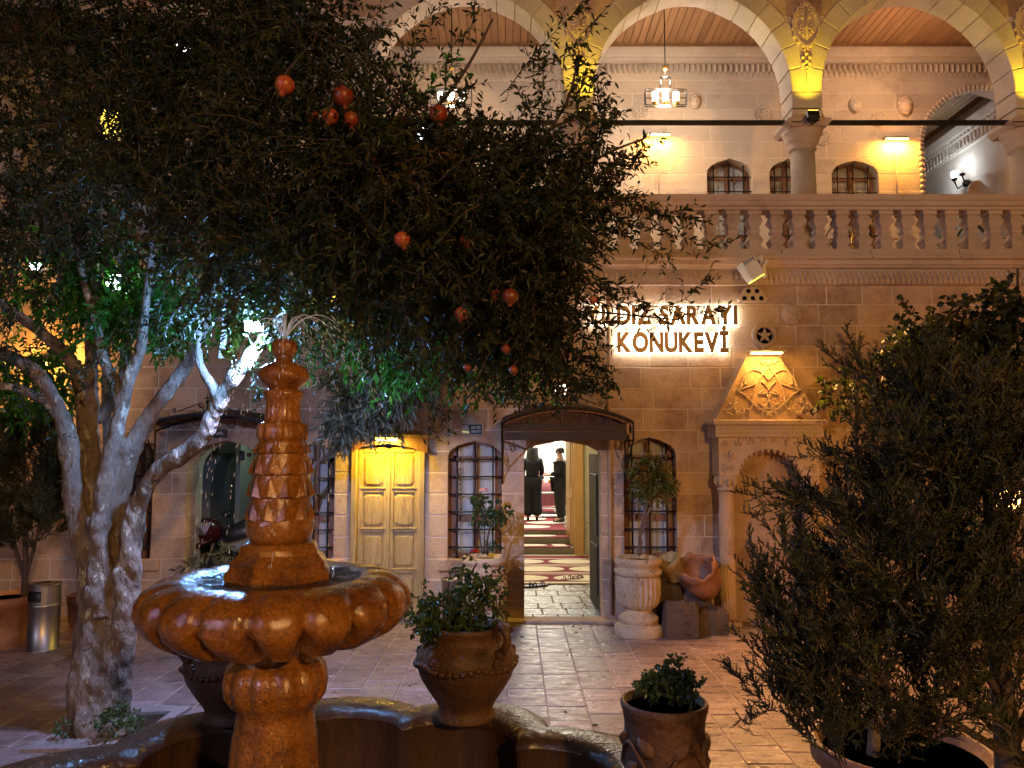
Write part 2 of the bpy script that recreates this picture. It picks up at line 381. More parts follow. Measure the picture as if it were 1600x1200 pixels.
mat('sign_letters', (.7, .66, .6), rough=.5)
# ================================================================ BUILDING
bld = thing('stone_building', (0, FY, 0), 'warm ashlar stone building with arched upper gallery and ground floor doors around the courtyard', 'building')
def halfw(o, z):
    if z < o['z0'] or z > o['zs'] + o['h']: return 0.0
    if z <= o['zs']: return o['hw']
    return o['hw'] * math.sqrt(max(0, 1 - ((z - o['zs']) / o['h']) ** 2))
def opening(px0, px1, ptop, pspring, z0, Y=FY):
    x0 = at(px0, (ptop + 870) / 2, Y).x; x1 = at(px1, (ptop + 870) / 2, Y).x
    zt = fz(ptop, Y); zs = fz(pspring, Y)
    return dict(cx=(x0 + x1) / 2, hw=(x1 - x0) / 2, z0=z0, zs=zs, h=zt - zs)
def wall_rows(x0, x1, zs, ops, wmin, wmax, joint, rg, split=True, NS=5):
    out = []
    for za, zb in zip(zs[:-1], zs[1:]):
        g = joint / 2 if split else 0
        sm = [za + g + (zb - za - 2 * g) * k / (NS - 1) for k in range(NS)]
        row = [o for o in ops if any(halfw(o, z) > 1e-4 for z in sm)]
        row.sort(key=lambda o: o['cx'])
        bl = [('v', x0)]
        for o in row: bl += [('o', o, -1), ('o', o, 1)]
        bl.append(('v', x1))
        def bx(b, z):
            return b[1] if b[0] == 'v' else b[1]['cx'] + b[2] * halfw(b[1], z)
        for i in range(0, len(bl), 2):
            Lb, Rb = bl[i], bl[i + 1]
            Ls = [bx(Lb, z) for z in sm]; Rs = [bx(Rb, z) for z in sm]
            if min(r - l for l, r in zip(Ls, Rs)) < .012 and max(r - l for l, r in zip(Ls, Rs)) < .05: continue
            for k in range(NS):
                if Rs[k] < Ls[k]: m_ = (Rs[k] + Ls[k]) / 2; Ls[k] = m_ - .001; Rs[k] = m_ + .001
            xl = max(Ls); xr = min(Rs); xs = []
            if split and xr - xl > wmin:
                x = xl + rg.uniform(wmin * .5, wmax)
                while x < xr - wmin * .55: xs.append(x); x += rg.uniform(wmin, wmax)
            edges = [(Ls, Lb[0] == 'o')] + [([x] * NS, False) for x in xs] + [(Rs, Rb[0] == 'o')]
            for a in range(len(edges) - 1):
                la, oa = edges[a]; lb, ob = edges[a + 1]
                ga = 0 if oa else g; gb = 0 if ob else g
                A = list(zip([v + ga for v in la], sm)); B = list(zip([v - gb for v in lb], sm))
                if not oa: A = [A[0], A[-1]]
                if not ob: B = [B[0], B[-1]]
                poly = B + A[::-1]
                # ccw seen from -y (x right, z up): start bottom-right going up, then left edge going down
                w = max(p[0] for p in poly) - min(p[0] for p in poly)
                if w > .02: out.append(poly)
    return out
def area_in_view(poly, Y):
    cx = sum(p[0] for p in poly) / len(poly); cz = sum(p[1] for p in poly) / len(poly)
    # perspective position in the photograph
    d = Vector((cx, Y, cz - H)); fwd = d.y * math.cos(PITCH) + d.z * math.sin(PITCH); up = -d.y * math.sin(PITCH) + d.z * math.cos(PITCH)
    px = 800 + FPX * d.x / fwd; py = 600 - FPX * up / fwd
    w = (max(p[0] for p in poly) - min(p[0] for p in poly)) * FPX / Y; h = (max(p[1] for p in poly) - min(p[1] for p in poly)) * FPX / Y
    vis = -20 < px < 1620 and -20 < py < 1220
    hid = (px < 620 and py < 520) or (px > 1300 and 560 < py) or (620 < px < 860 and 130 < py < 560)
    return px, py, min(w, h), vis, hid
def place_stones(polys, Y, depth, name, m, parent, limit, jit=.003, inset=.007, mortar=True, hid_ok=False):
    sc = []
    for p in polys:
        px, py, s, vis, hid = area_in_view(p, Y)
        sc.append(((0 if (not vis) else (1 if hid and not hid_ok else 2)), s, p))
    sc.sort(key=lambda t: (-t[0], -t[1])); rest = MB(); n = 0
    for pr, s, p in sc:
        dy = rnd.uniform(-jit, jit)
        if n < limit and pr == 2:
            b = MB(); b.prism(p, Y + dy, Y + depth, inset=inset, back=False)
            o = b.build(name, m, parent); n += 1
        else: rest.prism(p, Y + dy, Y + depth, inset=inset, back=False)
    if rest.v: rest.build(name + 's_far', m, parent, kind='stuff')
    return n
SILL = .72
W0 = opening(200, 238, 690, 712, SILL); AR = opening(290, 412, 690, 738, 0.0)
W1 = opening(455, 522, 694, 716, SILL); WD = opening(548, 664, 690, 689.5, 0.0)
W2 = opening(700, 784, 691, 713, SILL); DR = opening(819, 940, 690, 712, 0.0); W3 = opening(975, 1057, 686, 711, SILL)
WL = opening(-130, -60, 690, 712, SILL)
CORN0, CORN1 = fz(447), fz(408, 8.95)
ROWS = [0, .24, .48, .72]
while ROWS[-1] < CORN0 - .15: ROWS.append(ROWS[-1] + .2485)
ROWS[-1] = CORN0 + .02
XL, XR = -9.0, 8.2
ops = [WL, W0, AR, W1, WD, W2, DR, W3]
rg = random.Random(3)
polys = wall_rows(XL, XR, ROWS, ops, .30, .62, .011, rg)
place_stones(polys, FY, .28, 'stone_block', 'wall_stone', bld, 222)
mb = MB()
for o_ in ops: pass
ops2 = [dict(o, hw=o['hw'] + .004, h=o['h'] + .004) for o in ops]
for p in wall_rows(XL, XR, ROWS, ops2, 9, 9, 0, rg, split=False, NS=7): mb.prism(p, FY + .0045, FY + .275, back=True)
mb.build('mortar_bed', 'mortar', bld)
# solid wall behind (keeps light out of the rooms), with the same openings, deeper
mb = MB()
for p in wall_rows(XL, XR, [0] + ROWS[3:], [dict(o, hw=o['hw'] + .03, h=o['h'] + .03) for o in ops], 9, 9, 0, rg, split=False): mb.prism(p, FY + .285, FY + .55)
mb.box((-.4, FY + 1.6, CORN0 + .12), (17.2, 2.7, .2))
mb.build('wall_core', 'plaster', bld)
# plinth line and sills
for o_, pj in ((W0, 0), (W1, 0), (W2, 0), (W3, 0)):
    MB().box((o_['cx'], FY - .01, SILL - .07), (o_['hw'] * 2 + .22, .09, .135), bev=.01).build('window_sill', 'wall_stone', bld)

# ---- barred windows
def window(o, Y, parent, cols, rows, curt='curtain', name='window', lattice=True, knots=True):
    cx, hw, z0, zs, h = o['cx'], o['hw'], o['z0'], o['zs'], o['h']; zt = zs + h
    N = 10
    def outline(ins):
        pts = [(cx + hw - ins, z0 + ins), ]
        for k in range(N + 1):
            th = math.pi * k / N; pts.append((cx + (hw - ins) * math.cos(th), zs + (h - ins * .6) * math.sin(th)))
        pts.append((cx - hw + ins, z0 + ins)); return pts
    # casing: ring between outline(0) and outline(.05)
    a = outline(0.0); b = outline(.045); n = len(a); fm = MB(); y0, y1 = Y + .15, Y + .21
    vs = [(x, y0, z) for x, z in a] + [(x, y0, z) for x, z in b] + [(x, y1, z) for x, z in b]
    fs = [(i, (i + 1) % n, n + (i + 1) % n, n + i) for i in range(n)] + [(n + i, n + (i + 1) % n, 2 * n + (i + 1) % n, 2 * n + i) for i in range(n)]
    fm.add(vs, fs)
    fr = fm.build(name, 'dark_wood', parent)
    sub = MB()
    zm = z0 + (zs - z0) * .38
    sub.box((cx, Y + .175, (z0 + zt) / 2), (.065, .045, zt - z0 - .06)); sub.box((cx - hw / 2, Y + .178, zm), (hw - .05, .04, .07)); sub.box((cx + hw / 2, Y + .178, zm), (hw - .05, .04, .07))
    for sx in (-1, 1):
        ztt = zs + h * .75
        sub.box((cx + sx * (hw - .06), Y + .18, (z0 + ztt) / 2), (.05, .035, ztt - z0 - .1))
        sub.box((cx + sx * hw * .5, Y + .18, zs - .02), (hw - .08, .035, .045))
        if lattice:   # carved fretwork strip in one casement
            if sx < 0:
                lx = cx - hw + .13
                for k in range(9):
                    z = zm + .08 + k * (zs - zm - .2) / 9
                    sub.bar((lx - .03, Y + .17, z), (lx + .03, Y + .17, z + .05), .008); sub.bar((lx + .03, Y + .171, z), (lx - .03, Y + .171, z + .05), .008)
    sub.build('sash', 'dark_wood', fr)
    g = MB(); g.prism(outline(.04), Y + .195, Y + .199); g.build('pane', 'glass', fr)
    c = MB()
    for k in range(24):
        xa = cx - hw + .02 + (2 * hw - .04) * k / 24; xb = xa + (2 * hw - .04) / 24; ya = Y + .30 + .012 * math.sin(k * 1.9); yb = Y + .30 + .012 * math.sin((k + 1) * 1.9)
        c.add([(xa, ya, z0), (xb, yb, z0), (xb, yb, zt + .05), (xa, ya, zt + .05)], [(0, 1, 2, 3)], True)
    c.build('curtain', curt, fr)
    # iron grille
    yb = Y + .055
    for i in range(cols):
        x = cx - hw + 2 * hw * (i + .5) / cols
        zz = zs + h * math.sqrt(max(0, 1 - ((x - cx) / hw) ** 2)) - .006
        MB().tube([(x, yb, z0), (x, yb, zz)], .0115, 6).build('grille_bar', 'iron', fr)
    for j in range(rows):
        z = z0 + (zs - z0) * (j + .6) / rows * 1.04
        q = MB(); q.tube([(cx - hw - .0, yb, z), (cx + hw + .0, yb, z)], .010, 6)
        if knots:
            for i in range(cols): q.box((cx - hw + 2 * hw * (i + .5) / cols, yb, z), (.042, .040, .042), Matrix.Rotation(R(45), 3, 'Y'), bev=.008)
        q.build('grille_bar', 'iron', fr)
    return fr
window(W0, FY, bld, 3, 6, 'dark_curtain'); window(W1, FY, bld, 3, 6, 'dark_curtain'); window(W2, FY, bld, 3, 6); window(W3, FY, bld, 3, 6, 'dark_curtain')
lab([c for c in bld.children if c.name.startswith('window')][0], None)

# ---- old panelled double door (yellow lamp above)
dx0, dx1, dzt = WD['cx'] - WD['hw'], WD['cx'] + WD['hw'], WD['zs'] + WD['h']
dw = thing('wooden_double_door', (WD['cx'], FY + .06, 0), 'old panelled wooden double door glowing yellow under its small lamp', 'door')
yD = FY + .05
MB().box((dx0 + .035, yD - .02, dzt / 2 - .02), (.07, .12, dzt - .04), bev=.008).build('door_jamb', 'old_door_wood', dw)
MB().box((dx1 - .035, yD - .02, dzt / 2 - .02), (.07, .12, dzt - .04), bev=.008).build('door_jamb', 'old_door_wood', dw)
# weathered lintel with a cut underside
q = MB(); q.prism([(dx1 + .03, dzt - .14), (dx1 + .03, dzt + .045), (dx0 - .0, dzt + .045), (dx0 - .0, dzt - .14), (dx0 + .12, dzt - .06), (WD['cx'], dzt - .025), (dx1 - .16, dzt - .07)], FY - .05, FY + .02); q.build('lintel', 'dark_wood', dw)
xi0, xi1 = dx0 + .072, dx1 - .072; xm = (xi0 + xi1) / 2
for s, (a, b) in enumerate(((xi0, xm - .002), (xm + .002, xi1))):
    leaf = MB().box(((a + b) / 2, yD + .05, dzt / 2 - .03), (b - a, .03, dzt - .10), bev=.003).build('door_leaf', 'old_door_wood', dw)
    wl_ = b - a; st = .055
    MB().box((a + st / 2 + .002, yD + .025, dzt / 2 - .03), (st, .028, dzt - .104), bev=.004).build('stile', 'old_door_wood', leaf)
    MB().box((b - st / 2 - .002, yD + .025, dzt / 2 - .03), (st, .028, dzt - .104), bev=.004).build('stile', 'old_door_wood', leaf)
    nP = 4; zb, zt_ = .10, dzt - .10
    for k in range(nP + 1):
        z = zb + (zt_ - zb) * k / nP
        q = MB(); q.box(((a + b) / 2, yD + .024, z), (wl_ - 2 * st - .006, .028, .06), bev=.006); q.box(((a + b) / 2, yD + .006, z + .022), (wl_ - 2 * st + .05, .022, .014), bev=.004); q.build('rail', 'old_door_wood', leaf)
        if k < nP:
            z2 = zb + (zt_ - zb) * (k + 1) / nP; x0_, x1_ = a + st + .012, b - st - .012; za_, zc = z + .05, z2 - .05; c = .03
            pts = [(x1_ - c, za_), (x1_, za_ + c), (x1_, zc - c), (x1_ - c, zc), (x0_ + c, zc), (x0_, zc - c), (x0_, za_ + c), (x0_ + c, za_)]
            q = MB(); q.prism(pts, yD + .014, yD + .034, inset=.022, step=.014); q.build('door_panel', 'old_door_wood', leaf)
MB().box((xm, yD - .002, dzt / 2 - .05), (.04, .024, dzt - .16), bev=.006).build('door_panel', 'old_door_wood', dw)
MB().box((WD['cx'], FY - .03, .045), (WD['hw'] * 2 + .02, .30, .088), bev=.01).build('threshold', 'step_stone', dw)
# lamp over the door
dl = thing('door_lamp', at(603, 686, FY - .1), 'small bar lamp on the lintel of the old wooden door', 'lamp')
a_ = at(585, 688, FY - .1); b_ = at(622, 685, FY - .1)
MB().box((a_ + b_) / 2 + Vector((0, .02, .012)), (b_.x - a_.x, .07, .03), bev=.005).build('lamp_housing', 'steel', dl)
MB().box((a_ + b_) / 2 + Vector((0, .015, -.010)), (b_.x - a_.x - .02, .04, .012)).build('lamp_tube', 'glow_white', dl)
lamp('door_light', 'AREA', (a_ + b_) / 2 + Vector((0, -.15, -.0)), 34.0, (1, .66, .06), .26, target=Vector(((a_.x + b_.x) / 2, FY + .13, .55)), sy=.03)

# ---- arched doorway to the hall, floor inside, steps, hall walls
hall = thing('entrance_hall', (DR['cx'], 11, 0), 'bright hall behind the arched doorway, its plaster walls and carpeted steps', 'room')
Yh0, Yh1 = FY + .55, 14.5
hx0, hx1 = -.35, 1.62
q = MB(); q.box((hx0 - .05, (Yh0 + Yh1) / 2 + 2.5, 1.5), (.1, Yh1 - Yh0 + 5, 3.2)); q.box((hx1 + .05, (Yh0 + Yh1) / 2, 1.5), (.1, Yh1 - Yh0, 3.2)); q.box((.6, (Yh0 + Yh1) / 2, 3.15), (2.3, Yh1 - Yh0, .1))
q.box((1.33 + .3, Yh1 + .06, 1.5), (.6, .12, 3.2)); q.build('hall_wall', 'plaster', hall)
# room beyond
q = MB(); q.box((.6, 22.5, 2.2), (9.6, .1, 4.4)); q.box((-4.1, 19.2, 2.2), (.1, 6.6, 4.4)); q.box((5.2, 18.8, 2.2), (.1, 7.4, 4.4)); q.box((.6, 18.9, 4.2), (9.6, 7.4, .1)); q.box((-2.1, 15.6, 2.2), (3.6, .1, 4.4)); q.box((3.4, 15.1, 2.2), (3.7, .1, 4.4))
q.build('room_wall', 'white_paint', hall)
ST = [(14.5, .15), (15.0, .27), (15.5, .36)]
for k, (y, z) in enumerate(ST):
    y2 = ST[k + 1][0] if k < 2 else 22.4
    zl = ST[k - 1][1] if k else 0
    MB().box((.40 if k < 2 else .6, (y + y2) / 2 + .005, z / 2 - .006), (1.64 if k < 2 else 9.4, y2 - y - .01, z + .0), bev=.008).build('step', 'step_stone', hall)
    # carpet runner on each tread, with cream medallions
    yb_ = y2 - .02 if k < 2 else 22.0
    MB().box((.35, (y + yb_) / 2 + .01, z + .003), (1.5, yb_ - y - .02, .012)).build('carpet_runner', 'carpet_red', hall)
q = MB()
def ell(q, cx, cy_, rx, ry, z, n=20):
    q.add([(cx + rx * math.cos(2 * math.pi * k / n), cy_ + ry * math.sin(2 * math.pi * k / n), z) for k in range(n)], [tuple(range(n))])
ell(q, .25, 14.78, .42, .17, .165); ell(q, .42, 15.28, .45, .17, .285); q.add([(.8, 14.6, .164), (1.05, 14.6, .164), (1.0, 14.95, .164), (.74, 14.95, .164)], [(0, 1, 2, 3)])
for k in range(5): ell(q, .35 + .4 * (k % 2), 16.1 + k * .9, .45, .3, .375)
MB.build(q, 'carpet_medallion', 'carpet_cream', hall)
cp = MB().box((.58, 12.95, .018), (1.62, 3.05, .016)).build('hall_carpet', 'carpet_red', hall)
q = MB()
for y in (11.5, 12.28, 12.42, 13.1, 13.22, 13.95, 14.4): q.box((.58, y, .0275), (1.62, .13 if y in (11.5, 14.4) else .05, .002))
for cyy in (11.9, 12.78, 13.6):
    for s in (0, 1): ell(q, .12 + s * .95 + (.3 if cyy == 12.78 else 0), cyy, .44, .26, .029)
q.build('carpet_pattern', 'carpet_cream', cp)
# interior wooden door frame and leaf
MB().box((1.245, 14.5, 1.3), (.17, .24, 2.6), bev=.01).build('inner_door_frame', 'pale_wood', hall)
lf = MB().box((1.13, 15.05, 1.27), (.045, .85, 2.2), R(4), bev=.004).build('inner_door', 'pale_wood', hall)
for z, h_ in ((.72, .7), (1.72, .9)): MB().box((1.098, 15.05, z), (.02, .55, h_), R(4), bev=.006).build('door_panel', 'pale_wood', lf)
# hall floor tiles
q = MB(); q.box((.6, 12, -.02), (2.3, 6.2, .03)); q.build('hall_floor', 'paver_joint', hall)
y = FY + .02; r_ = 0
while y < 11.4:
    d_ = rnd.uniform(.32, .5); x = hx0 + (.12 if r_ % 2 else 0); r_ += 1
    while x < hx1:
        w_ = rnd.choice((.3, .3, .38)); MB().box((x + w_ / 2, y + d_ / 2, -.0 + rnd.uniform(-.001, .003)), (w_ - .015, d_ - .015, .02), bev=.004).build('paving_stone', 'indoor_paver', hall); x += w_
    y += d_
# open outer leaf (dark wood) with handle
ol = MB().bar((1.075, FY + .33, 1.0), (1.03, FY + 1.15, 1.0), .01)
ol = MB(); a = Vector((1.085, FY + .33, 0)); b = Vector((1.045, FY + 1.2, 0)); ang = math.atan2(b.y - a.y, b.x - a.x)
ol.box(((a.x + b.x) / 2, (a.y + b.y) / 2, .98), ((b - a).length, .05, 1.9), ang, bev=.004)
ol = ol.build('open_door_leaf', 'canopy_wood', bld)
for z, h_ in ((.5, .6), (1.3, .75)): MB().box(((a.x + b.x) / 2 - .03, (a.y + b.y) / 2, z), (.55, .02, h_), ang, bev=.006).build('door_panel', 'canopy_wood', ol)
q = MB(); q.box((1.03, FY + 1.1, 1.0), (.012, .05, .2), bev=.003); q.tube([(1.03, FY + 1.1, 1.03), (.98, FY + 1.1, 1.03), (.975, FY + 1.02, 1.03)], .009, 6); q.build('handle', 'steel', ol)
lamp('hall_light', 'AREA', (.6, 12.3, 2.95), 60, (1, .80, .50), .8, sy=2.2)
lamp('hall_light', 'AREA', (.6, 19.0, 4.0), 750, (1, .92, .76), 3.0, sy=3.0)
pl = thing('pendant_lantern', at(870, 700, 18), 'small glass lantern on the ceiling of the hall behind the doorway', 'lamp')
p_ = at(869, 698, 17.5); MB().lathe([(.02, .12), (.09, .08), (.10, -.1), (.03, -.14)], p_, 8).build('lamp_glass', 'bulb_warm', pl); MB().tube([p_ + Vector((0, 0, .1)), p_ + Vector((0, 0, 1.4))], .01, 5).build('chain', 'gold', pl)
# door surround: slightly proud frame of blocks
thr = MB().box((DR['cx'], FY - .03, .022), (DR['hw'] * 2 + .5, .24, .044), bev=.012).build('threshold', 'wall_stone', bld)

# ---- left archway with storage room behind
st = thing('storage_room', (AR['cx'], FY + 1.5, 0), 'dim grey green room with a stair flight behind the left archway', 'room')
q = MB(); X0, X1 = AR['cx'] - .9, AR['cx'] + 1.0
q.box((X0, FY + 1.8, 1.3), (.08, 2.5, 2.6)); q.box((X1, FY + 1.8, 1.3), (.08, 2.5, 2.6)); q.box(((X0 + X1) / 2, FY + 3.05, 1.3), (2, .08, 2.6)); q.box(((X0 + X1) / 2, FY + 1.8, 2.6), (2, 2.5, .08)); q.build('room_wall', 'grey_plaster', st)
MB().box((at(381, 780, FY + 1.2).x, FY + 1.2, 1.3), (.06, .5, 2.6)).build('door_post', 'grey_plaster', st)
xa = at(300, 700, FY + 1.5).x; xb = at(362, 700, FY + 1.5).x; xc = at(332, 800, FY + 1.5).x; zt1 = fz(708, FY + 1.5); zm = fz(776, FY + 1.5)
pts = [(xc, zm)] + [(xc + (xb - xc) * (1 - math.cos(t * math.pi / 2 / 8)), zm + (zt1 - zm) * math.sin(t * math.pi / 2 / 8)) for t in range(1, 9)] + [(xa - .3, zt1), (xa - .3, zm)]
MB().prism(pts, FY + 1.4, FY + 1.9).build('stair_flight', 'grey_plaster', st)
MB().box(((xa - .3 + xc) / 2, FY + 1.66, zm / 2 - .004), (xc - xa + .3, .5, zm - .01)).build('low_wall', 'grey_plaster', st)
q = MB(); p_ = at(378, 712, FY + .62); q.box(p_, (.06, .05, .12), bev=.01); q.build('meter_box', 'black_plastic', st); q = MB(); q.box(p_ + Vector((.09, 0, .01)), (.05, .04, .05), bev=.006); q.build('switch_box', 'red_paint', st)
lamp('storage_light', 'POINT', (AR['cx'] + .5, FY + .9, 2.2), 9, (.80, 1, .84), .05)

# ---- downpipe
q = MB(); xp = at(951, 620).x
q.tube([(xp, FY - .035, .1), (xp, FY - .035, CORN0)], .022, 8)
for z in (.6, 1.7, 2.9): q.box((xp, FY - .015, z), (.07, .04, .025))
q.build('downpipe', 'wall_stone', bld)

# ---- main cornice with muqarnas carving
CY = FY - .17
q = MB()
zz = [fz(447), fz(441, 9.0), fz(421, 8.95), fz(416, 8.9), fz(408, 8.88), fz(398, 8.86)]
prof = [(FY + .0, zz[0]), (FY - .05, zz[0] + .01), (FY - .055, zz[1]), (FY - .075, zz[1] + .02), (FY - .10, zz[2]), (FY - .17, zz[2] + .01), (FY - .18, zz[3]), (FY - .205, zz[3] + .015), (FY - .21, zz[4]), (FY - .25, zz[4] + .02), (FY - .25, zz[5]), (FY + .0, zz[5])]
q.add([(x, y, z) for x in (XL, XR) for y, z in prof], [(i, i + 1, len(prof) + i + 1, len(prof) + i) for i in range(len(prof) - 1)])
corn = q.build('cornice', 'carved_stone', bld)
def carve_band(x0, x1, y, ztop, h, pitch, m, parent, name='carving'):
    q = MB(); x = x0
    while x < x1:
        w = pitch * .42
        q.add([(x - w, y, ztop), (x + w, y, ztop), (x + w, y - .02, ztop - h * .35), (x - w, y - .02, ztop - h * .35), (x, y - .055, ztop - h * .2), (x, y - .05, ztop - h * .62), (x + w * .5, y, ztop - h * .62), (x - w * .5, y, ztop - h * .62), (x, y - .012, ztop - h * .8)],
              [(0, 4, 1), (1, 4, 2), (3, 4, 0), (3, 5, 4), (4, 5, 2), (2, 5, 6), (3, 7, 5), (5, 8, 6), (5, 7, 8)])
        # small pointed panel under each drop
        zb = ztop - h; ww = pitch * .36
        q.add([(x + pitch / 2 - ww, y - .004, zb), (x + pitch / 2 + ww, y - .004, zb), (x + pitch / 2 + ww, y - .012, zb + h * .22), (x + pitch / 2, y - .02, zb + h * .36), (x + pitch / 2 - ww, y - .012, zb + h * .22)], [(0, 1, 2, 3, 4)])
        x += pitch
    return q.build(name, m, parent, kind='stuff')
carve_band(at(560, 430).x, XR - 1.0, FY - .075, zz[2] + .005, zz[2] - zz[0] - .01, 8.35 / FPX * 9.0, 'carved_stone', corn)

# ---- balustrade
BY = 8.95
bal = MB()
zt0, zt1_ = fz(332, BY), fz(311, BY); zb0, zb1 = fz(408, BY), fz(393, BY)
pr = [(-.11, zt0), (-.12, zt0 + .03), (-.15, zt0 + .045), (-.16, zt0 + .085), (-.18, zt0 + .10), (-.185, zt1_), (.15, zt1_), (.12, zt0)]
n = len(pr); xs_ = (XL, XR)
bal.add([(x, BY + y, z) for x in xs_ for y, z in pr], [(i, (i + 1) % n, n + (i + 1) % n, n + i) for i in range(n)] + [tuple(range(n)), tuple(range(n, 2 * n))[::-1]])
balo = bal.build('balustrade', 'carved_stone', bld, label='weathered handrail running across the balcony')
x = XL; q = None
pr = [(-.15, zb0), (-.155, zb0 + .03), (-.13, zb0 + .045), (-.12, zb1), (.14, zb1), (.14, zb0)]
while x < XR:
    w = rnd.uniform(.95, 1.3); n = len(pr)
    q = MB(); q.add([(xx, BY + y, z) for xx in (x, min(XR, x + w - .008)) for y, z in pr], [(i, (i + 1) % n, n + (i + 1) % n, n + i) for i in range(n)] + [tuple(range(n)), tuple(range(n, 2 * n))[::-1]])
    q.build('base_rail', 'carved_stone', balo); x += w
bp = [(0, .082), (.09, .082), (.10, .060), (.25, .090), (.42, .047), (.46, .062), (.53, .062), (.57, .047), (.74, .090), (.89, .060), (.90, .082), (1, .082)]
hb = zt0 - zb1; bm = MB()
vs = [(sx * r, sy * r, t * hb) for t, r in bp for sx, sy in ((-1, -1), (1, -1), (1, 1), (-1, 1))]
fs = [(k * 4 + j, k * 4 + (j + 1) % 4, k * 4 + 4 + (j + 1) % 4, k * 4 + 4 + j) for k in range(len(bp) - 1) for j in range(4)]
bm.add(vs, fs); bme = bm.mesh('baluster', 'carved_stone')
xb = at(1211, 360, BY).x; sp = 34.6 / FPX * BY
k0 = int((XL - xb) / sp) + 1
for k in range(k0, int((XR - xb) / sp)):
    o = link('baluster', bme, balo); o.location = Vector((xb + k * sp, BY, zb1)) - ORG[bld.name]
# ---- balcony floor
MB().box((-.4, 10.4, fz(400) - .13), (17.2, 2.9, .20)).build('gallery_floor', 'gallery_floor', bld)

# ---- arcade
AY = FY + .0; TH = .38; RX, RZ, ZS, STILT = 1.21, 1.285, fz(186), .35; ZC = ZS + STILT
cols = [at(p, 190).x for p in (-515, -160, 195, 550, 905, 1262, 1612, 1967)]
def arch_pts(cx, off, n=22):
    pts = []
    for k in range(n + 1):
        th = math.pi * k / n
        pts.append((cx + (RX + off) * math.cos(th), ZC + (RZ + off) * math.sin(th) + (.05 * max(0, 1 - abs(math.cos(th)) * 3))))
    return pts
ZTOP = 8.7
nv = 15
for i in range(len(cols) - 1):
    c0, c1 = cols[i], cols[i + 1]; cx = (c0 + c1) / 2
    hwid = (c1 - c0) / 2
    rx = hwid - .185
    ring = MB().box((0, 0, 0), (.001, .001, .001))
    arch = None
    def P(th, off):
        x = cx + (rx + off) * math.cos(th); z = ZC + (RZ + off) * math.sin(th) + .05 * max(0, 1 - abs(math.cos(th)) * 3)
        return (min(max(x, c0 + .002), c1 - .002), z)
    for k in range(nv):
        t0, t1 = math.pi * k / nv + .006, math.pi * (k + 1) / nv - .006
        S = 4; inn = [P(t0 + (t1 - t0) * s / S, 0) for s in range(S + 1)]; out = [P(t0 + (t1 - t0) * s / S, .235) for s in range(S + 1)]
        poly = inn[::-1] + out
        # orientation: make ccw
        ar_ = sum(poly[j][0] * poly[(j + 1) % len(poly)][1] - poly[(j + 1) % len(poly)][0] * poly[j][1] for j in range(len(poly)))
        if ar_ < 0: poly = poly[::-1]
        q = MB(); q.prism(poly, AY - .012 + rnd.uniform(-.002, .002), AY + TH, inset=.008, step=.008)
        if arch is None: arch = q.build('arch', 'gallery_stone', bld)
        else: q.build('voussoir', 'gallery_stone', arch)
# ring joints filler, spandrels
q = MB()
aops = [dict(cx=(cols[i] + cols[i + 1]) / 2, hw=(cols[i + 1] - cols[i]) / 2 - .185 + .015, z0=-1, zs=ZC, h=RZ + .02) for i in range(len(cols) - 1)]
zr = [ZC, ZC + .3, ZC + .6, ZC + .9, ZC + 1.1, ZC + 1.2, ZC + 1.28, ZC + 1.33, ZTOP]
for p in wall_rows(XL, XR + 1, zr, aops, 9, 9, 0, rg, split=False, NS=7): q.prism(p, AY + .006, AY + TH - .01)
q.build('spandrel_core', 'mortar', bld)
aops2 = [dict(o, hw=o['hw'] + .225, h=RZ + .24) for o in aops]
pp = wall_rows(XL, XR + 1, [ZC + .95, ZC + 1.2, ZC + 1.45, ZC + 1.7, ZTOP], aops2, .4, .7, .01, rg, NS=7)
for p in pp: MB().prism(p, AY, AY + .1, inset=.006, back=False).build('stone_block', 'wall_stone', bld)
def sqring(r, z): return [(-r, -r, z), (r, -r, z), (r, r, z), (-r, r, z)]
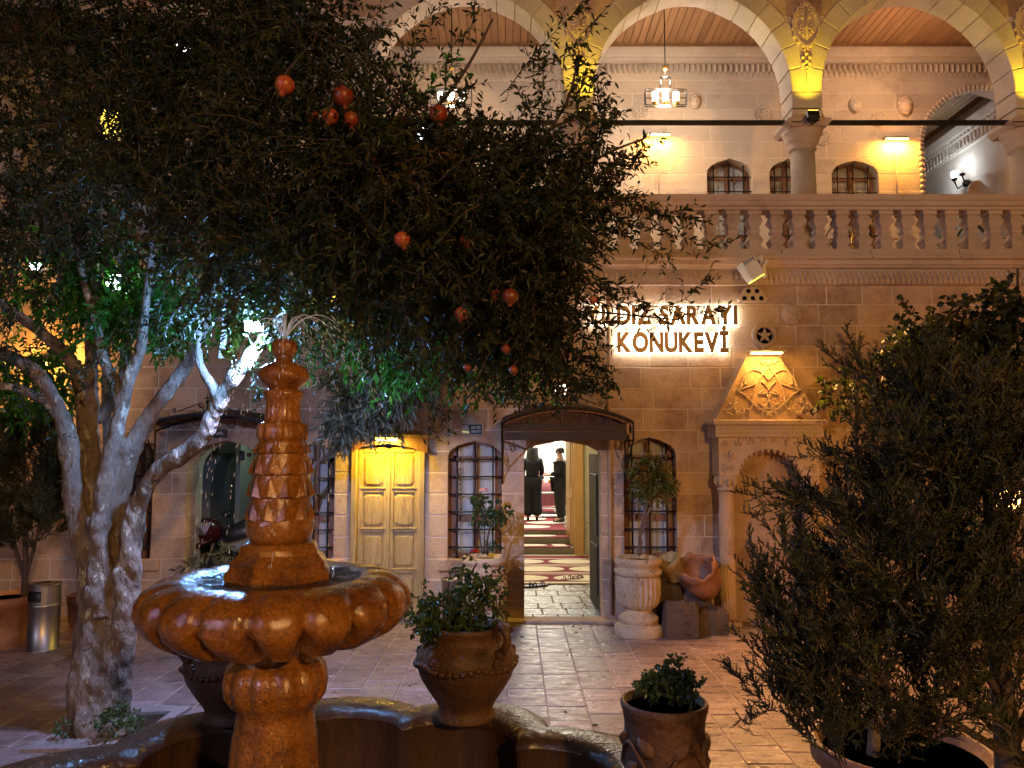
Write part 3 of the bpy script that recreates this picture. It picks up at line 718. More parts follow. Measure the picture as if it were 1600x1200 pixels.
for i, cx in enumerate(cols):
    cyy = AY + TH / 2
    # column: shaft, capital, base ; pier blocks above
    f0 = fz(400); zsb = f0 + .02; zcap = fz(228); 
    q = MB(); q.lathe([(.155, zsb + .28), (.150, zsb + .7), (.143, zcap)], (cx, cyy, 0), 24)
    col = q.build('column', 'gallery_stone', bld)
    q = MB(); q.box((cx, cyy, zsb + .06), (.44, .44, .16), bev=.015); q.lathe([(.2, zsb + .14), (.215, zsb + .18), (.19, zsb + .23), (.165, zsb + .25), (.156, zsb + .285)], (cx, cyy, 0), 24); q.build('column_base', 'gallery_stone', col)
    q = MB(); zi = fz(190)
    q.lathe([(.144, zcap - .005), (.165, zcap + .01), (.165, zcap + .035), (.15, zcap + .05), (.19, zcap + .10), (.20, zcap + .13), (.19, zcap + .145), (.235, zcap + .20), (.245, zcap + .235)], (cx, cyy, 0), 28)
    q.build('capital', 'carved_stone', col)
    q = MB(); zq = zcap + .235
    q.prism([(cx + .22, zq), (cx + .27, zq + .06), (cx + .27, zi + .02), (cx + .2, zi + .03), (cx - .2, zi + .03), (cx - .27, zi + .02), (cx - .27, zq + .06), (cx - .22, zq)], AY - .06, AY + TH + .06); q.build('impost', 'carved_stone', col)
    MB().box((cx, AY + TH / 2 - .006, (zi + ZC) / 2 - .105), (.37, TH + .012, ZC - zi - .24), bev=.01).build('pier_block', 'gallery_stone', col)
    MB().box((cx, AY + TH / 2 - .006, ZC - .11), (.366, TH + .012, .2), bev=.01).build('pier_block', 'gallery_stone', col)
    # carved moulding under the first pier block
    MB().box((cx, AY + TH / 2, zi + .06), (.40, TH + .06, .05), bev=.015).build('pier_moulding', 'carved_stone', col)
    if i < len(cols) - 1:
        q = MB(); q.box(((cx + cols[i + 1]) / 2, AY + .10, fz(186.5)), (cols[i + 1] - cx - .30, .05, .05)); q.build('tie_rod', 'iron', bld)
    if i in (4, 5, 6):
        # medallion: almond shaped carved plate with scalloped rim and relief, pendant below
        zc_ = fz(42, AY); 
        def alm(k, n, w, h):
            th = 2 * math.pi * k / n; s = math.sin(th); c = math.cos(th)
            return (cx + w * c * (1 - .35 * abs(s) ** 3), zc_ + h * s)
        n = 40; w_, h_ = .17, .30
        rim = [alm(k, n, w_ * (1.08 if k % 2 else .96), h_ * (1.05 if k % 2 else .97)) for k in range(n)]; inn = [alm(k, n, w_ * .86, h_ * .88) for k in range(n)]
        q = MB(); vs = [(x, AY + .0, z) for x, z in rim] + [(x, AY - .055, z) for x, z in rim] + [(x, AY - .060, z) for x, z in inn] + [(x, AY - .035, z) for x, z in [alm(k, n, w_ * .82, h_ * .84) for k in range(n)]] + [(cx, AY - .055, zc_)]
        fs = []
        for r in range(3):
            for k in range(n): fs.append((r * n + k, r * n + (k + 1) % n, (r + 1) * n + (k + 1) % n, (r + 1) * n + k))
        fs += [(3 * n + k, 3 * n + (k + 1) % n, 4 * n) for k in range(n)]
        q.add(vs, fs); med = q.build('medallion', 'carved_stone', bld)
        q = MB()
        for sx in (-1, 1):
            for (a0, a1, r0, dz) in ((0, 300, .05, .10), (180, 480, .045, -.02), (20, 320, .04, -.12), (60, 380, .03, .19)):
                pts = [];
                for t in range(11):
                    th = R(a0 + (a1 - a0) * t / 10); rr = r0 * (1 - t / 14)
                    pts.append((cx + sx * (.055 + rr * math.cos(th)), AY - .058, zc_ + dz + rr * math.sin(th)))
                q.tube(pts, .008, 5)
        q.tube([(cx, AY - .06, zc_ - .2), (cx, AY - .062, zc_ + .22)], .009, 5); q.build('relief', 'carved_stone', med)
        q = MB(); zp = fz(97, AY)
        q.box((cx, AY - .008, zp + .04), (.15, .02, .26), bev=.004)
        for (dx, dz, s) in ((0, 0, .045), (-.04, .05, .035), (.04, .05, .035), (0, .1, .035), (-.035, -.03, .026), (.035, -.03, .026), (0, -.075, .026), (-.02, .14, .02), (.02, .14, .02), (0, -.12, .016)):
            q.lathe([(s, 0), (s * .8, .02), (1e-4, .032)], (cx + dx, AY - .015, zp + dz), 7, rot=Matrix.Rotation(R(90), 3, 'X'))
        q.build('pendant_ornament', 'carved_stone', bld)

# ---- gallery back wall with cornice, windows and arched opening
GY = 11.7
GF = fz(400) - .03
def opg(px0, px1, ptop, psp, z0): 
    x0 = at(px0, 290, GY).x; x1 = at(px1, 290, GY).x; zt = fz(ptop, GY); zs = fz(psp, GY); return dict(cx=(x0 + x1) / 2, hw=(x1 - x0) / 2, z0=z0, zs=zs, h=zt - zs)
g1 = opg(1105, 1176, 250, 271, GF + .43); g2 = opg(1203, 1262, 251, 271, GF + .43); g3 = opg(1300, 1373, 252, 273, GF + .43); g0 = opg(760, 830, 250, 271, GF + .43)
EX = dict(cx=7.44, hw=1.06, z0=GF, zs=6.70, h=1.02)
gz = [GF, GF + .43]; 
while gz[-1] < 7.65: gz.append(gz[-1] + .262)
gz[-1] = 7.80
gp = wall_rows(XL, 9.2, gz, [g0, g1, g2, g3, EX], .45, .85, .012, rg)
place_stones(gp, GY, .25, 'gallery_block', 'gallery_stone', bld, 150, jit=.0015, inset=.005)
q = MB()
for p in wall_rows(XL, 9.2, gz[:-1] + [8.6], [dict(o, hw=o['hw'] + .004, h=o['h'] + .004) for o in (g0, g1, g2, g3, EX)], 9, 9, 0, rg, split=False, NS=7): q.prism(p, GY + .003, GY + .35)
q.build('gallery_wall_core', 'mortar', bld)
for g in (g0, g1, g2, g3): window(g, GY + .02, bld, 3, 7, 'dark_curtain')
def cornice_run(parent, x0, x1, y, zt, carve=True):
    prof = [(0, zt - .46), (-.02, zt - .45), (-.02, zt - .40), (-.03, zt - .39), (-.035, zt - .20), (-.085, zt - .19), (-.09, zt - .165), (-.12, zt - .155), (-.125, zt - .12), (-.16, zt - .10), (-.19, zt - .04), (-.20, zt), (0, zt)]
    q = MB(); n = len(prof)
    q.add([(x, y + a, z) for x in (x0, x1) for a, z in prof], [(i, i + 1, n + i + 1, n + i) for i in range(n - 1)] + [tuple(range(n))])
    o = q.build('gallery_cornice', 'gallery_stone', parent)
    carve_band(x0 + .05, x1, y - .034, zt - .19, .22, .085, 'gallery_stone', o)
cornice_run(bld, XL, 9.2, GY, 8.24)
CZ = 8.30
MB().box((0, GY - .09, CZ - .025), (18.4, .18, .07), bev=.01).build('ceiling_trim', 'ceiling_wood', bld)
cl = MB().box((0, (AY + GY) / 2 + .3, CZ + .06), (18.4, 2.9, .06)).build('gallery_ceiling', 'dark_wood', bld)
x = -5.0
while x < 9.0:
    MB().box((x + .057, (AY + GY) / 2 + .15, CZ + .012), (.106, 2.7, .02), bev=.004).build('ceiling_plank', 'ceiling_wood', cl); x += .114
MB().box((0, FY + 1.5, CZ + .25), (19, 4.5, .2)).build('roof_slab', 'wall_stone', bld)
# side ends of gallery
q = MB(); q.box((-9.05, 10.4, 6.3), (.1, 2.9, 4.4)); q.box((9.25, 10.4, 6.3), (.1, 2.9, 4.4)); q.build('gallery_end_wall', 'gallery_stone', bld)
# iwan behind the scalloped arch
iw = thing('vaulted_recess', (7.1, 13.5, GF), 'deep recess behind the scalloped gallery arch with plank ceiling and pale side wall', 'room')
q = MB(); q.box((8.15, 14.6, 6.2), (.1, 5.6, 4.0)); q.box((5.9, 14.6, 6.2), (.1, 5.6, 4.0)); q.box((7.0, 17.4, 6.2), (2.4, .1, 4.0)); q.box((7.0, 14.6, GF - .05), (2.4, 5.6, .1)); q.build('recess_wall', 'gallery_stone', iw)
ic = MB().box((7.0, 14.6, 8.02), (2.4, 5.6, .06)).build('recess_ceiling', 'dark_wood', iw)
y = 12.1
for k in range(21): MB().box((5.98 + .104 * k + .05, 14.6, 7.985), (.096, 5.4, .02)).build('ceiling_plank', 'ceiling_wood', ic)
# side cornice (runs along y) built as profile
prof = [(0, -.42), (-.03, -.40), (-.035, -.22), (-.08, -.2), (-.09, -.16), (-.13, -.12), (-.17, -.03), (-.18, 0), (0, 0)]
q = MB(); n = len(prof); q.add([(8.1 + a, yy, 7.72 + z) for yy in (12.0, 17.3) for a, z in prof], [(i, i + 1, n + i + 1, n + i) for i in range(n - 1)])
for k in range(48):
    yy = 12.1 + k * .107; q.box((8.055, yy, 7.44), (.05, .05, .12)); q.box((8.05, yy, 7.36), (.03, .03, .06), Matrix.Rotation(R(45), 3, 'X')); q.box((8.02, yy, 7.545), (.06, .035, .03))
q.build('side_cornice', 'gallery_stone', iw, kind='stuff')
# scalloped fringe round the opening
q = MB(); NB = 44
for k in range(NB + 1):
    s = k / NB
    th = math.pi * (1 - s); a = (EX['cx'] + EX['hw'] * math.cos(th), EX['zs'] + EX['h'] * math.sin(th)); nx, nz = -math.cos(th), -math.sin(th)
    c = Vector((a[0] + nx * .02, GY + .02, a[1] + nz * .02)); q.ball(c, .042, 7, 5); q.ball(c + Vector((nx * .05, 0, nz * .05)), .026, 6, 4)
for k in range(16):
    q.ball((EX['cx'] - EX['hw'] + .03, GY + .02, EX['zs'] - .09 * (k + 1)), .042, 7, 5); q.ball((EX['cx'] - EX['hw'] + .08, GY + .02, EX['zs'] - .09 * (k + 1)), .026, 6, 4)
q.build('scalloped_fringe', 'gallery_stone', bld, kind='stuff')
# rosettes and heads on the gallery wall
def rosette(px, py, Y, r, m, parent, petals=12, name='rosette'):
    p = at(px, py, Y); q = MB(); RM = Matrix.Rotation(R(90), 3, 'X')
    q.lathe([(r, -.002), (r, .022), (r * .93, .030), (r * .86, .022), (r * .82, .010), (.001, .012)], p, 28, rot=RM)
    for k in range(petals):
        th = 2 * math.pi * k / petals; c = p + Vector((math.cos(th) * r * .52, -.014, math.sin(th) * r * .52)); d = Vector((math.cos(th), 0, math.sin(th)))
        q.tube([c - d * r * .26, c, c + d * r * .24], [r * .04, r * .09, r * .12], 6)
    q.lathe([(r * .16, .01), (r * .12, .03), (.001, .035)], p, 12, rot=RM)
    return q.build(name, m, parent)
for (px, py, r) in ((1000, 174, .135), (1190, 180, .135), (1370, 184, .14), (852, 172, .14), (1285, 216, .12)): rosette(px, py, GY - .002, r, 'gallery_stone', bld)
def carved_head(px, py, Y, s, m='gallery_stone'):
    p = at(px, py, Y - s * .5); q = MB()
    q.ball(p, s, 10, 8, sz=1.15, jit=.06); q.ball(p + Vector((-s * .7, 0, s * .5)), s * .4, 8, 6, jit=.1); q.ball(p + Vector((s * .7, 0, s * .5)), s * .4, 8, 6, jit=.1)
    q.ball(p + Vector((0, -s * .8, -s * .1)), s * .35, 8, 6); q.tube([p + Vector((-s * .8, 0, s * .9)), p + Vector((0, -s * .2, s * 1.25)), p + Vector((s * .8, 0, s * .9))], s * .25, 6)
    for a in (-.4, .4): q.ball(p + Vector((a * s, -s * .8, s * .25)), s * .16, 6, 5)
    q.tube([p + Vector((-s * .6, -.1 * s, -s * .7)), p + Vector((0, -s * .5, -s * 1.2)), p + Vector((s * .6, -.1 * s, -s * .7))], s * .25, 6)
    q.build('carved_boss', m, bld)
carved_head(1086, 160, GY, .085); carved_head(1337, 165, GY, .085); carved_head(1414, 166, GY, .11, 'carved_stone')
# ---- lower facade ornaments
def disk(px, py, Y, r, d, m, name):
    p = at(px, py, Y); return MB().lathe([(r, 0), (r, d), (r * .93, d + .01), (.001, d + .012)], p, 24, rot=Matrix.Rotation(R(90), 3, 'X')).build(name, m, bld)
p_ = at(1237, 492, FY); q = MB(); q.ball(p_, .13, 18, 8, jit=.05)
for v in range(len(q.v)): q.v[v] = (q.v[v][0], p_.y + (q.v[v][1] - p_.y) * .55, q.v[v][2])
for k in range(3):
    q.tube([p_ + Vector((-.08 + .05 * k, -.075, .06)), p_ + Vector((-.02 + .04 * k, -.08, -.02)), p_ + Vector((-.06 + .06 * k, -.07, -.08))], .012, 5)
q.build('carved_boss', 'carved_stone', bld, label='round weathered boss right of the lit lettering')
# trapezoid vent with five hex holes
pz = at(1175, 461, FY); q = MB(); RM = Matrix.Rotation(R(90), 3, 'X')
q.prism([(pz.x + .17, pz.z - .09), (pz.x + .185, pz.z - .05), (pz.x + .09, pz.z + .09), (pz.x - .09, pz.z + .09), (pz.x - .185, pz.z - .05), (pz.x - .17, pz.z - .09)], FY - .03, FY + .01, inset=.01, step=.01)
vent = q.build('vent_block', 'carved_stone', bld)
for hx_, hz_ in ((-.05, .042), (.05, .042), (-.1, -.045), (0, -.045), (.1, -.045)):
    q = MB(); q.lathe([(.030, 0), (.032, .003), (.038, .005), (.040, .0)], (pz.x + hx_, FY - .031, pz.z + hz_), 6, rot=RM); q.build('vent_rim', 'carved_stone', vent)
    q = MB(); q.lathe([(.001, 0.002), (.030, 0.002)], (pz.x + hx_, FY - .031, pz.z + hz_), 6, rot=RM); q.build('vent_hole', 'black_plastic', vent)
# star roundel
ps = at(1193, 525, FY); q = MB(); q.lathe([(.15, 0), (.15, .05), (.135, .07), (.115, .075), (.10, .06), (.096, .02), (.001, .02)], ps, 28, rot=RM); ro = q.build('star_roundel', 'carved_stone', bld)
q = MB(); q.lathe([(.001, .0225), (.096, .0225)], ps, 24, rot=RM); q.build('roundel_recess', 'black_plastic', ro)
q = MB(); vs = []
for k in range(10):
    r_s = .098 if k % 2 == 0 else .04; th = math.pi / 2 + math.pi * k / 5; vs.append((ps.x + r_s * math.cos(th), FY - .05, ps.z + r_s * math.sin(th)))
q.add(vs + [(ps.x, FY - .068, ps.z)] + [(v[0], FY - .02, v[2]) for v in vs], [(k, (k + 1) % 10, 10) for k in range(10)] + [(11 + k, 11 + (k + 1) % 10, (k + 1) % 10, k) for k in range(10)]); q.build('star', 'carved_stone', ro)
# pierced roundel above the canopy
pr_ = at(877, 610, FY); q = MB(); q.lathe([(.11, 0), (.11, .03), (.10, .04), (.001, .04)], pr_, 24, rot=RM); ro2 = q.build('pierced_roundel', 'carved_stone', bld)
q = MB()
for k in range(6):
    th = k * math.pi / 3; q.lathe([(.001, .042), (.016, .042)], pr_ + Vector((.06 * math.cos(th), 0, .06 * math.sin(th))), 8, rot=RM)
q.build('pierced_hole', 'glow_white', ro2)  # holes drawn as emissive discs; no lamp stands behind them
# ================================================================ GROUND
gb = MB(); gb.box((0, -20.5, -.10), (130, 59.0, .17)); gb.build('courtyard_ground', 'paver_joint', None, kind='structure')
PIT = (at_z(172, 1128, 0).x, 5.62)   # tree pit centre
floor = MB().box((-.2, 6.1, -.012), (14.5, 5.85, .016 + .018)).build('courtyard_floor', 'paver_joint', None, kind='structure')
st_ = []
x = .193 - .3 * 26; ci = 0
while x < 7.0:
    y = FY - .03; w = .303; ci += 1; y -= rnd.uniform(0, .35)
    if y < FY - .05: st_.append((x, y, w, FY - .03 - y))
    while y > 3.3:
        d = rnd.choice((.3, .42, .5, .6)); y2 = max(3.2, y - d); st_.append((x, y2, w, y - y2)); y = y2
    x += w
keep = []
for (x, y, w, d) in st_:
    cx, cyy = x + w / 2, y + d / 2
    u = 800 + FPX * cx / cyy; v = 700 + FPX * 2 / cyy
    dist = math.hypot(cx + .97, cyy - 3.1)
    vis = -30 < u < 1630 and v < 1215 and dist > 1.45 and not (230 < u < 620 and v < 1040) and not (u > 1240 and v > 1050)
    keep.append((0 if vis else 1, -w * d / cyy ** 2, x, y, w, d))
keep.sort(); rest = MB(); n = 0
for pr, _, x, y, w, d in keep:
    b = MB() if (pr == 0 and n < 290) else rest
    b.box((x + w / 2, y + d / 2, .0 + rnd.uniform(-.0012, .0018)), (w - .009, d - .009, .02), bev=.003)
    if b is not rest: b.build('paving_stone', 'paver', floor); n += 1
rest.build('paving_stones_far', 'paver', floor, kind='stuff')
# side walls of the courtyard (right side under the vine, left end)
rw = MB(); rw.box((7.35, 6.0, 2.0), (.3, 6.1, 4.0)); rwo = rw.build('side_wall', 'wall_stone', None, org=(7.35, 6, 0), label='warm lit side wall of the courtyard behind the vine and juniper', cat='wall')

# ================================================================ tree pit
pit = thing('tree_pit', (PIT[0], PIT[1], 0), 'pale stone kerb framing the square soil pit of the big tree', 'tree pit')
def gpt(px, py, z=.03): return at_z(px, py, z)
A, B, Cc, D = gpt(30, 1172), gpt(180, 1102), gpt(300, 1104), gpt(200, 1168)
A2, B2, C2, D2 = gpt(78, 1156), gpt(196, 1115), gpt(268, 1112), gpt(212, 1153)
for (p, q_, r, s) in ((A, B, B2, A2), (B, Cc, C2, B2), (Cc, D, D2, C2), (D, A, A2, D2)):
    q = MB(); vs = [(v.x, v.y, .035) for v in (p, q_, r, s)] + [(v.x, v.y, -.02) for v in (p, q_, r, s)]
    q.add(vs, [(0, 1, 2, 3), (4, 7, 6, 5), (0, 4, 5, 1), (1, 5, 6, 2), (2, 6, 7, 3), (3, 7, 4, 0)]); q.build('kerb_stone', 'kerb_stone', pit)
q = MB(); q.add([(v.x, v.y, .014) for v in (A2, B2, C2, D2)], [(0, 1, 2, 3)]); q.build('pit_soil', 'soil', pit)

# ================================================================ POOL BASIN
PC = Vector((-.925, 3.1, 0)); RIMZ = .5
bas = thing('fountain_basin', PC, 'dark wet stone basin with a scalloped rim below the fountain', 'basin')
BC = PC + Vector((.13, -.04, 0)); NL = 12; NA = NL * 14
def lobe(th): return abs(math.sin(th * NL / 2 + .9))
def rim_o(th): return 1.62 + .19 * lobe(th) ** .8 + .015 * math.sin(7 * th)
def rim_i(th): return 1.30 + .20 * lobe(th) ** .7
ring = []
for k in range(NA):
    th = 2 * math.pi * k / NA; w = .012 * math.sin(th * 31) + .008 * math.sin(th * 53 + 1); ro, ri = rim_o(th), rim_i(th)
    P3 = [(ro - .03, .02), (ro - .02, .30), (ro - .005, .40), (ro, RIMZ - .05 + w * .5), (ro - .02, RIMZ - .012 + w * .3), (ro - .07, RIMZ + .004), ((ro + ri) / 2, RIMZ + .012 + w * .3), (ri + .06, RIMZ + .004), (ri + .015, RIMZ - .015), (ri, RIMZ - .045)]
    ring.append([(BC.x + r * math.cos(th), BC.y + r * math.sin(th), z) for r, z in P3])
q = MB(); n = len(ring[0]); vs = [v for r in ring for v in r]
q.add(vs, [(k * n + j, ((k + 1) % NA) * n + j, ((k + 1) % NA) * n + j + 1, k * n + j + 1) for k in range(NA) for j in range(n - 1)], True); q.build('basin_rim', 'basin_stone', bas)
q = MB(); vs = []
for k in range(NA):
    th = 2 * math.pi * k / NA; ri = rim_i(th)
    for z, dr in ((RIMZ - .045, 0), (RIMZ - .07, .012), (.25, .02), (.03, .02)): vs.append((BC.x + (ri + dr) * math.cos(th), BC.y + (ri + dr) * math.sin(th), z))
q.add(vs, [(k * 4 + j, ((k + 1) % NA) * 4 + j, ((k + 1) % NA) * 4 + j + 1, k * 4 + j + 1) for k in range(NA) for j in range(3)], True); q.build('basin_wall', 'basin_inner', bas)
q = MB(); q.lathe([(.001, .04), (1.49, .04)], BC, 48, smooth=False); q.build('basin_bottom', 'basin_inner', bas)
q = MB(); q.lathe([(.001, .2), (.7, .2), (1.36, .2)], BC, 64, smooth=False); q.build('pool_water', 'water', None, kind='structure')

# ================================================================ FOUNTAIN
fo = thing('stone_fountain', PC, 'wet orange stone fountain with gadrooned bowl and pineapple shaped spire', 'fountain')
FD = 3.1
def fzr(py): return at(437, py, FD).z
def rr(px): return px * FD / FPX
NGAD = 17
def bowlmod(th, r, z, k):
    c = abs(math.cos((th + (r - .3) * .55) * NGAD / 2 + .5)); a = (k_amp[k] if k < len(k_amp) else 0)
    g = a * (1 - c) ** 2.4
    return r * (1 - g * .8), z + (g * .55 if z < 1.345 else -g * .12)
prof = [(.19, 1.215), (.26, 1.215), (.33, 1.22), (.40, 1.238), (.46, 1.27), (.505, 1.312), (.522, 1.355), (.518, 1.395), (.498, 1.43), (.46, 1.457), (.415, 1.472), (.37, 1.475), (.335, 1.470), (.30, 1.462), (.26, 1.456), (.001, 1.452)]
k_amp = [.0, .03, .09, .14, .14, .105, .085, .075, .07, .065, .06, .05, .035, .016, 0, 0]
prof = [(r, z + .026) for r, z in prof[:-1]] + [(.001, 1.478)]
q = MB(); q.lathe(prof, PC, NGAD * 14, mod=bowlmod); q.build('bowl', 'fountain_stone', fo)
# pedestal, eight-sided knop
def knop(th, r, z, k):
    a = pk[k]; return r * (1 + a * (abs(math.cos(th * 6)) ** .6 - .6)), z
pp_ = [(.235, .02), (.25, .3), (.205, .62), (rr(66), fzr(1200)), (rr(62), fzr(1165)), (rr(57), fzr(1130)), (rr(56), fzr(1118)), (rr(66), fzr(1108)), (rr(72), fzr(1095)), (rr(75), fzr(1075)), (rr(72), fzr(1055)), (rr(64), fzr(1045)), (rr(59), fzr(1040)), (rr(61), fzr(1025)), (rr(64), fzr(1010)), (rr(66), 1.225), (.001, 1.226)]
pk = [.06, .06, .06, .05, .05, .03, 0, .07, .12, .12, .12, .07, 0, 0.03, .03, 0, 0]
pp_ = [(r, z + (.034 if i > 3 else 0) if z < 1.22 else z + .02) for i, (r, z) in enumerate(pp_)]
q = MB(); q.lathe(pp_, PC, 96, mod=knop); q.build('pedestal', 'fountain_stone', fo)
# stepped octagonal foot of the spire
def octm(th, r, z, k):
    a = (th + .2) % (math.pi / 4) - math.pi / 8; f = math.cos(math.pi / 8) / math.cos(a); return r * (1.03 * f), z
q = MB(); q.lathe([(rr(79), 1.45), (rr(80), fzr(893)), (rr(77), fzr(888)), (rr(72), fzr(880)), (rr(73), fzr(876)), (rr(66), fzr(868)), (rr(60), fzr(862)), (rr(59), fzr(855)), (rr(55), fzr(848)), (rr(50), fzr(846)), (.001, fzr(845))], PC, 64, mod=octm, smooth=False); q.build('spire_foot', 'fountain_stone', fo)
# spire body with carved pointed leaves
q = MB()
body = [(rr(43), fzr(848)), (rr(49), fzr(835)), (rr(51), fzr(815)), (rr(50), fzr(800)), (rr(49), fzr(760)), (rr(46), fzr(725)), (rr(41), fzr(695)), (rr(36), fzr(684)), (.001, fzr(683))]
q.lathe([(r * (.89 if .0 < z - fzr(812) < fzr(690) - fzr(812) else 1), z) for r, z in body], PC, 48)
def body_r(z):
    for (r0, z0), (r1, z1) in zip(body[:-1], body[1:]):
        if z0 <= z <= z1: return r0 + (r1 - r0) * (z - z0) / (z1 - z0)
    return rr(38)
NLf = 11
rows_ = [(fzr(812), fzr(776)), (fzr(776), fzr(741)), (fzr(741), fzr(708)), (fzr(708), fzr(688))]
for ri_, (za, zb) in enumerate(rows_):
    for k in range(NLf):
        th = 2 * math.pi * (k + .1 * ri_) / NLf; hw_ = math.pi / NLf * .98
        r0 = body_r(za) * .955; r1 = body_r(zb) * .915; bulge = 1.10
        def pt(t, z, r): return (PC.x + r * math.cos(t), PC.y + r * math.sin(t), z)
        q.add([pt(th - hw_, za, r0), pt(th + hw_, za, r0), pt(th, zb - .002, r1), pt(th, za + (zb - za) * .10, r0 * bulge), pt(th, za - .006, r0 * .9), pt(th - hw_ * .5, (za + zb) / 2, (r0 + r1) / 2 * 1.01), pt(th + hw_ * .5, (za + zb) / 2, (r0 + r1) / 2 * 1.01)],
              [(0, 3, 5), (5, 3, 2), (3, 1, 6), (3, 6, 2), (0, 4, 3), (4, 1, 3)])
q.build('spire_body', 'fountain_stone', fo)
# crown ring, fluted neck, bulb, finial
def crown(th, r, z, k): return r * (1 + .05 * (1 if math.sin(th * 12) > 0 else -1) * (k in (1, 2, 3))), z
q = MB(); q.lathe([(rr(36), fzr(690)), (rr(37), fzr(682)), (rr(37), fzr(672)), (rr(36), fzr(664)), (rr(31), fzr(660)), (.001, fzr(659))], PC, 96, mod=crown)
def flute(th, r, z, k): return r * (1 - .10 * (abs(math.cos(th * 8)) < .55) * (0 < k < 3)), z
q.lathe([(rr(30), fzr(662)), (rr(26.5), fzr(650)), (rr(26), fzr(628)), (rr(29), fzr(622)), (rr(31), fzr(617)), (rr(31), fzr(612)), (rr(24), fzr(610)), (rr(21), fzr(607)), (.001, fzr(606))], PC, 128, mod=flute)
q.build('fluted_neck', 'fountain_stone', fo)
q = MB(); q.lathe([(rr(19), fzr(611)), (rr(24), fzr(606)), (rr(34), fzr(598)), (rr(39.5), fzr(590)), (rr(40), fzr(585)), (rr(36), fzr(577)), (rr(26), fzr(570)), (rr(15), fzr(566)), (rr(12.5), fzr(562)), (rr(13), fzr(557)), (rr(11), fzr(556))], PC, 48); q.build('bulb', 'fountain_stone', fo)
q = MB()
def fin(th, r, z, k): return r * (1 + .04 * math.cos(th * 8)), z
q.lathe([(rr(11), fzr(560)), (rr(14), fzr(557)), (rr(19), fzr(550)), (rr(20), fzr(542)), (rr(18), fzr(535)), (rr(13), fzr(531)), (.001, fzr(530))], PC, 48, mod=fin); q.build('finial', 'fountain_stone', fo)
# water lying in the bowl
q = MB()
def wob(th, r, z, k): return r * (1 + .03 * math.sin(th * 17)), z + (.004 * math.sin(th * 13 + k) if k else 0)
q.lathe([(.14, 1.486), (.22, 1.4875), (.29, 1.489), (.335, 1.4905)], PC, 120, mod=wob); q.build('bowl_water', 'water', None, kind='structure')
# jets from the finial: thin arcs near the nozzle that break into drops
jets = thing('fountain_water', (PC.x, PC.y, fzr(530)), 'thin arcing water jets and falling drops around the fountain finial', 'water jets')
topz = fzr(530)
def ball_pt(az, v0, vz, t): return Vector((PC.x + math.cos(az) * v0 * t, PC.y + math.sin(az) * v0 * t, topz + vz * t - 4.9 * t * t))
spec = [(0.1, .62, 1.25), (.55, .45, 1.35), (1.3, .42, 1.3), (2.2, .42, 1.3), (2.9, .60, 1.1), (3.3, .45, 1.2), (4.0, .35, 1.15), (4.9, .35, 1.25), (5.6, .5, 1.2), (6.0, .85, 1.25)]
for az, v0, vz in spec:
    q = MB(); pts = [ball_pt(az, v0 * 1.2, vz * 1.08, t * .028) for t in range(9)]
    q.tube(pts, [.0030, .0028, .0026, .0024, .0022, .0020, .0018, .0016, .0012], 5); q.build('jet', 'water_drop', jets)
    q = MB(); t = .22
    while True:
        p = ball_pt(az, v0 * 1.2, vz * 1.08, t); 
        if p.z < 1.5: break
        d = (ball_pt(az, v0 * 1.2, vz * 1.08, t + .003) - p).normalized()
        for _ in range(2):
            pj = p + Vector((rnd.gauss(0, .009), rnd.gauss(0, .009), rnd.gauss(0, .012))); l_ = rnd.uniform(.005, .013); r_ = rnd.uniform(.0010, .0019)
            q.tube([pj - d * l_, pj - d * l_ * .3, pj + d * l_ * .5, pj + d * l_], [r_ * .2, r_, r_ * 1.1, r_ * .3], 5)
        t += rnd.uniform(.010, .022)
    q.build('drops', 'water_drop', jets, kind='stuff')
q = MB(); q.tube([Vector((PC.x, PC.y, topz)), Vector((PC.x + .004, PC.y, topz + .11))], [.004, .002], 6); q.build('jet', 'water_drop', jets)

# ================================================================ SIGN LETTERS
def text_mesh(ch, size, extrude, offset=0.0):
    cu = bpy.data.curves.new('t', 'FONT'); cu.body = ch; cu.size = size; cu.extrude = extrude; cu.offset = offset; cu.resolution_u = 6
    o = bpy.data.objects.new('t', cu); C.objects.link(o); dg = bpy.context.evaluated_depsgraph_get(); me = bpy.data.meshes.new_from_object(o.evaluated_get(dg))
    bpy.data.objects.remove(o); bpy.data.curves.remove(cu); return me
def sign_line(parent, txt, x0, x1, zb, zt, Y, ext, m, led=None, bold=.02, gap=.05, space=.35, name='letter'):
    S = 1.0; me0 = text_mesh('H', S, 0); hs = [v.co.y for v in me0.vertices]; cap = max(hs) - min(hs); k = (zt - zb) / cap
    items = []; tot = 0
    for ch in txt:
        if ch == ' ': items.append((None, space, 0)); tot += space; continue
        me = text_mesh(ch, S, ext / k, bold); xs = [v.co.x for v in me.vertices]; items.append((me, max(xs) - min(xs), min(xs))); tot += max(xs) - min(xs) + gap
    kx = (x1 - x0) / (tot - gap); x = x0
    for it, (me, w, mn) in enumerate(items):
        if me is None: x += w * kx; continue
        for v in me.vertices:
            c = v.co.copy(); v.co = (x + (c.x - mn) * kx, Y - c.z * k, zb + c.y * k)
            v.co -= ORG[parent.name]
        me.materials.clear(); me.materials.append(MATS[m]); me.name = name
        o = link(name, me, parent)
        if led:
            lm = me.copy(); lm.materials.clear(); lm.materials.append(MATS[led])
            for v in lm.vertices: v.co.y = v.co.y * .0 + (Y + ext + .004 + (.004 if v.co.y > (Y - ORG[parent.name].y) else 0) - ORG[parent.name].y)
            link('back_light', lm, o)
        x += (w + gap) * kx
sg = thing('hotel_sign', at(1035, 515, FY - .06), 'bronze letters YILDIZ SARAYI KONUKEVİ haloed by white backlight on the stone wall', 'sign')
SY = FY - .075
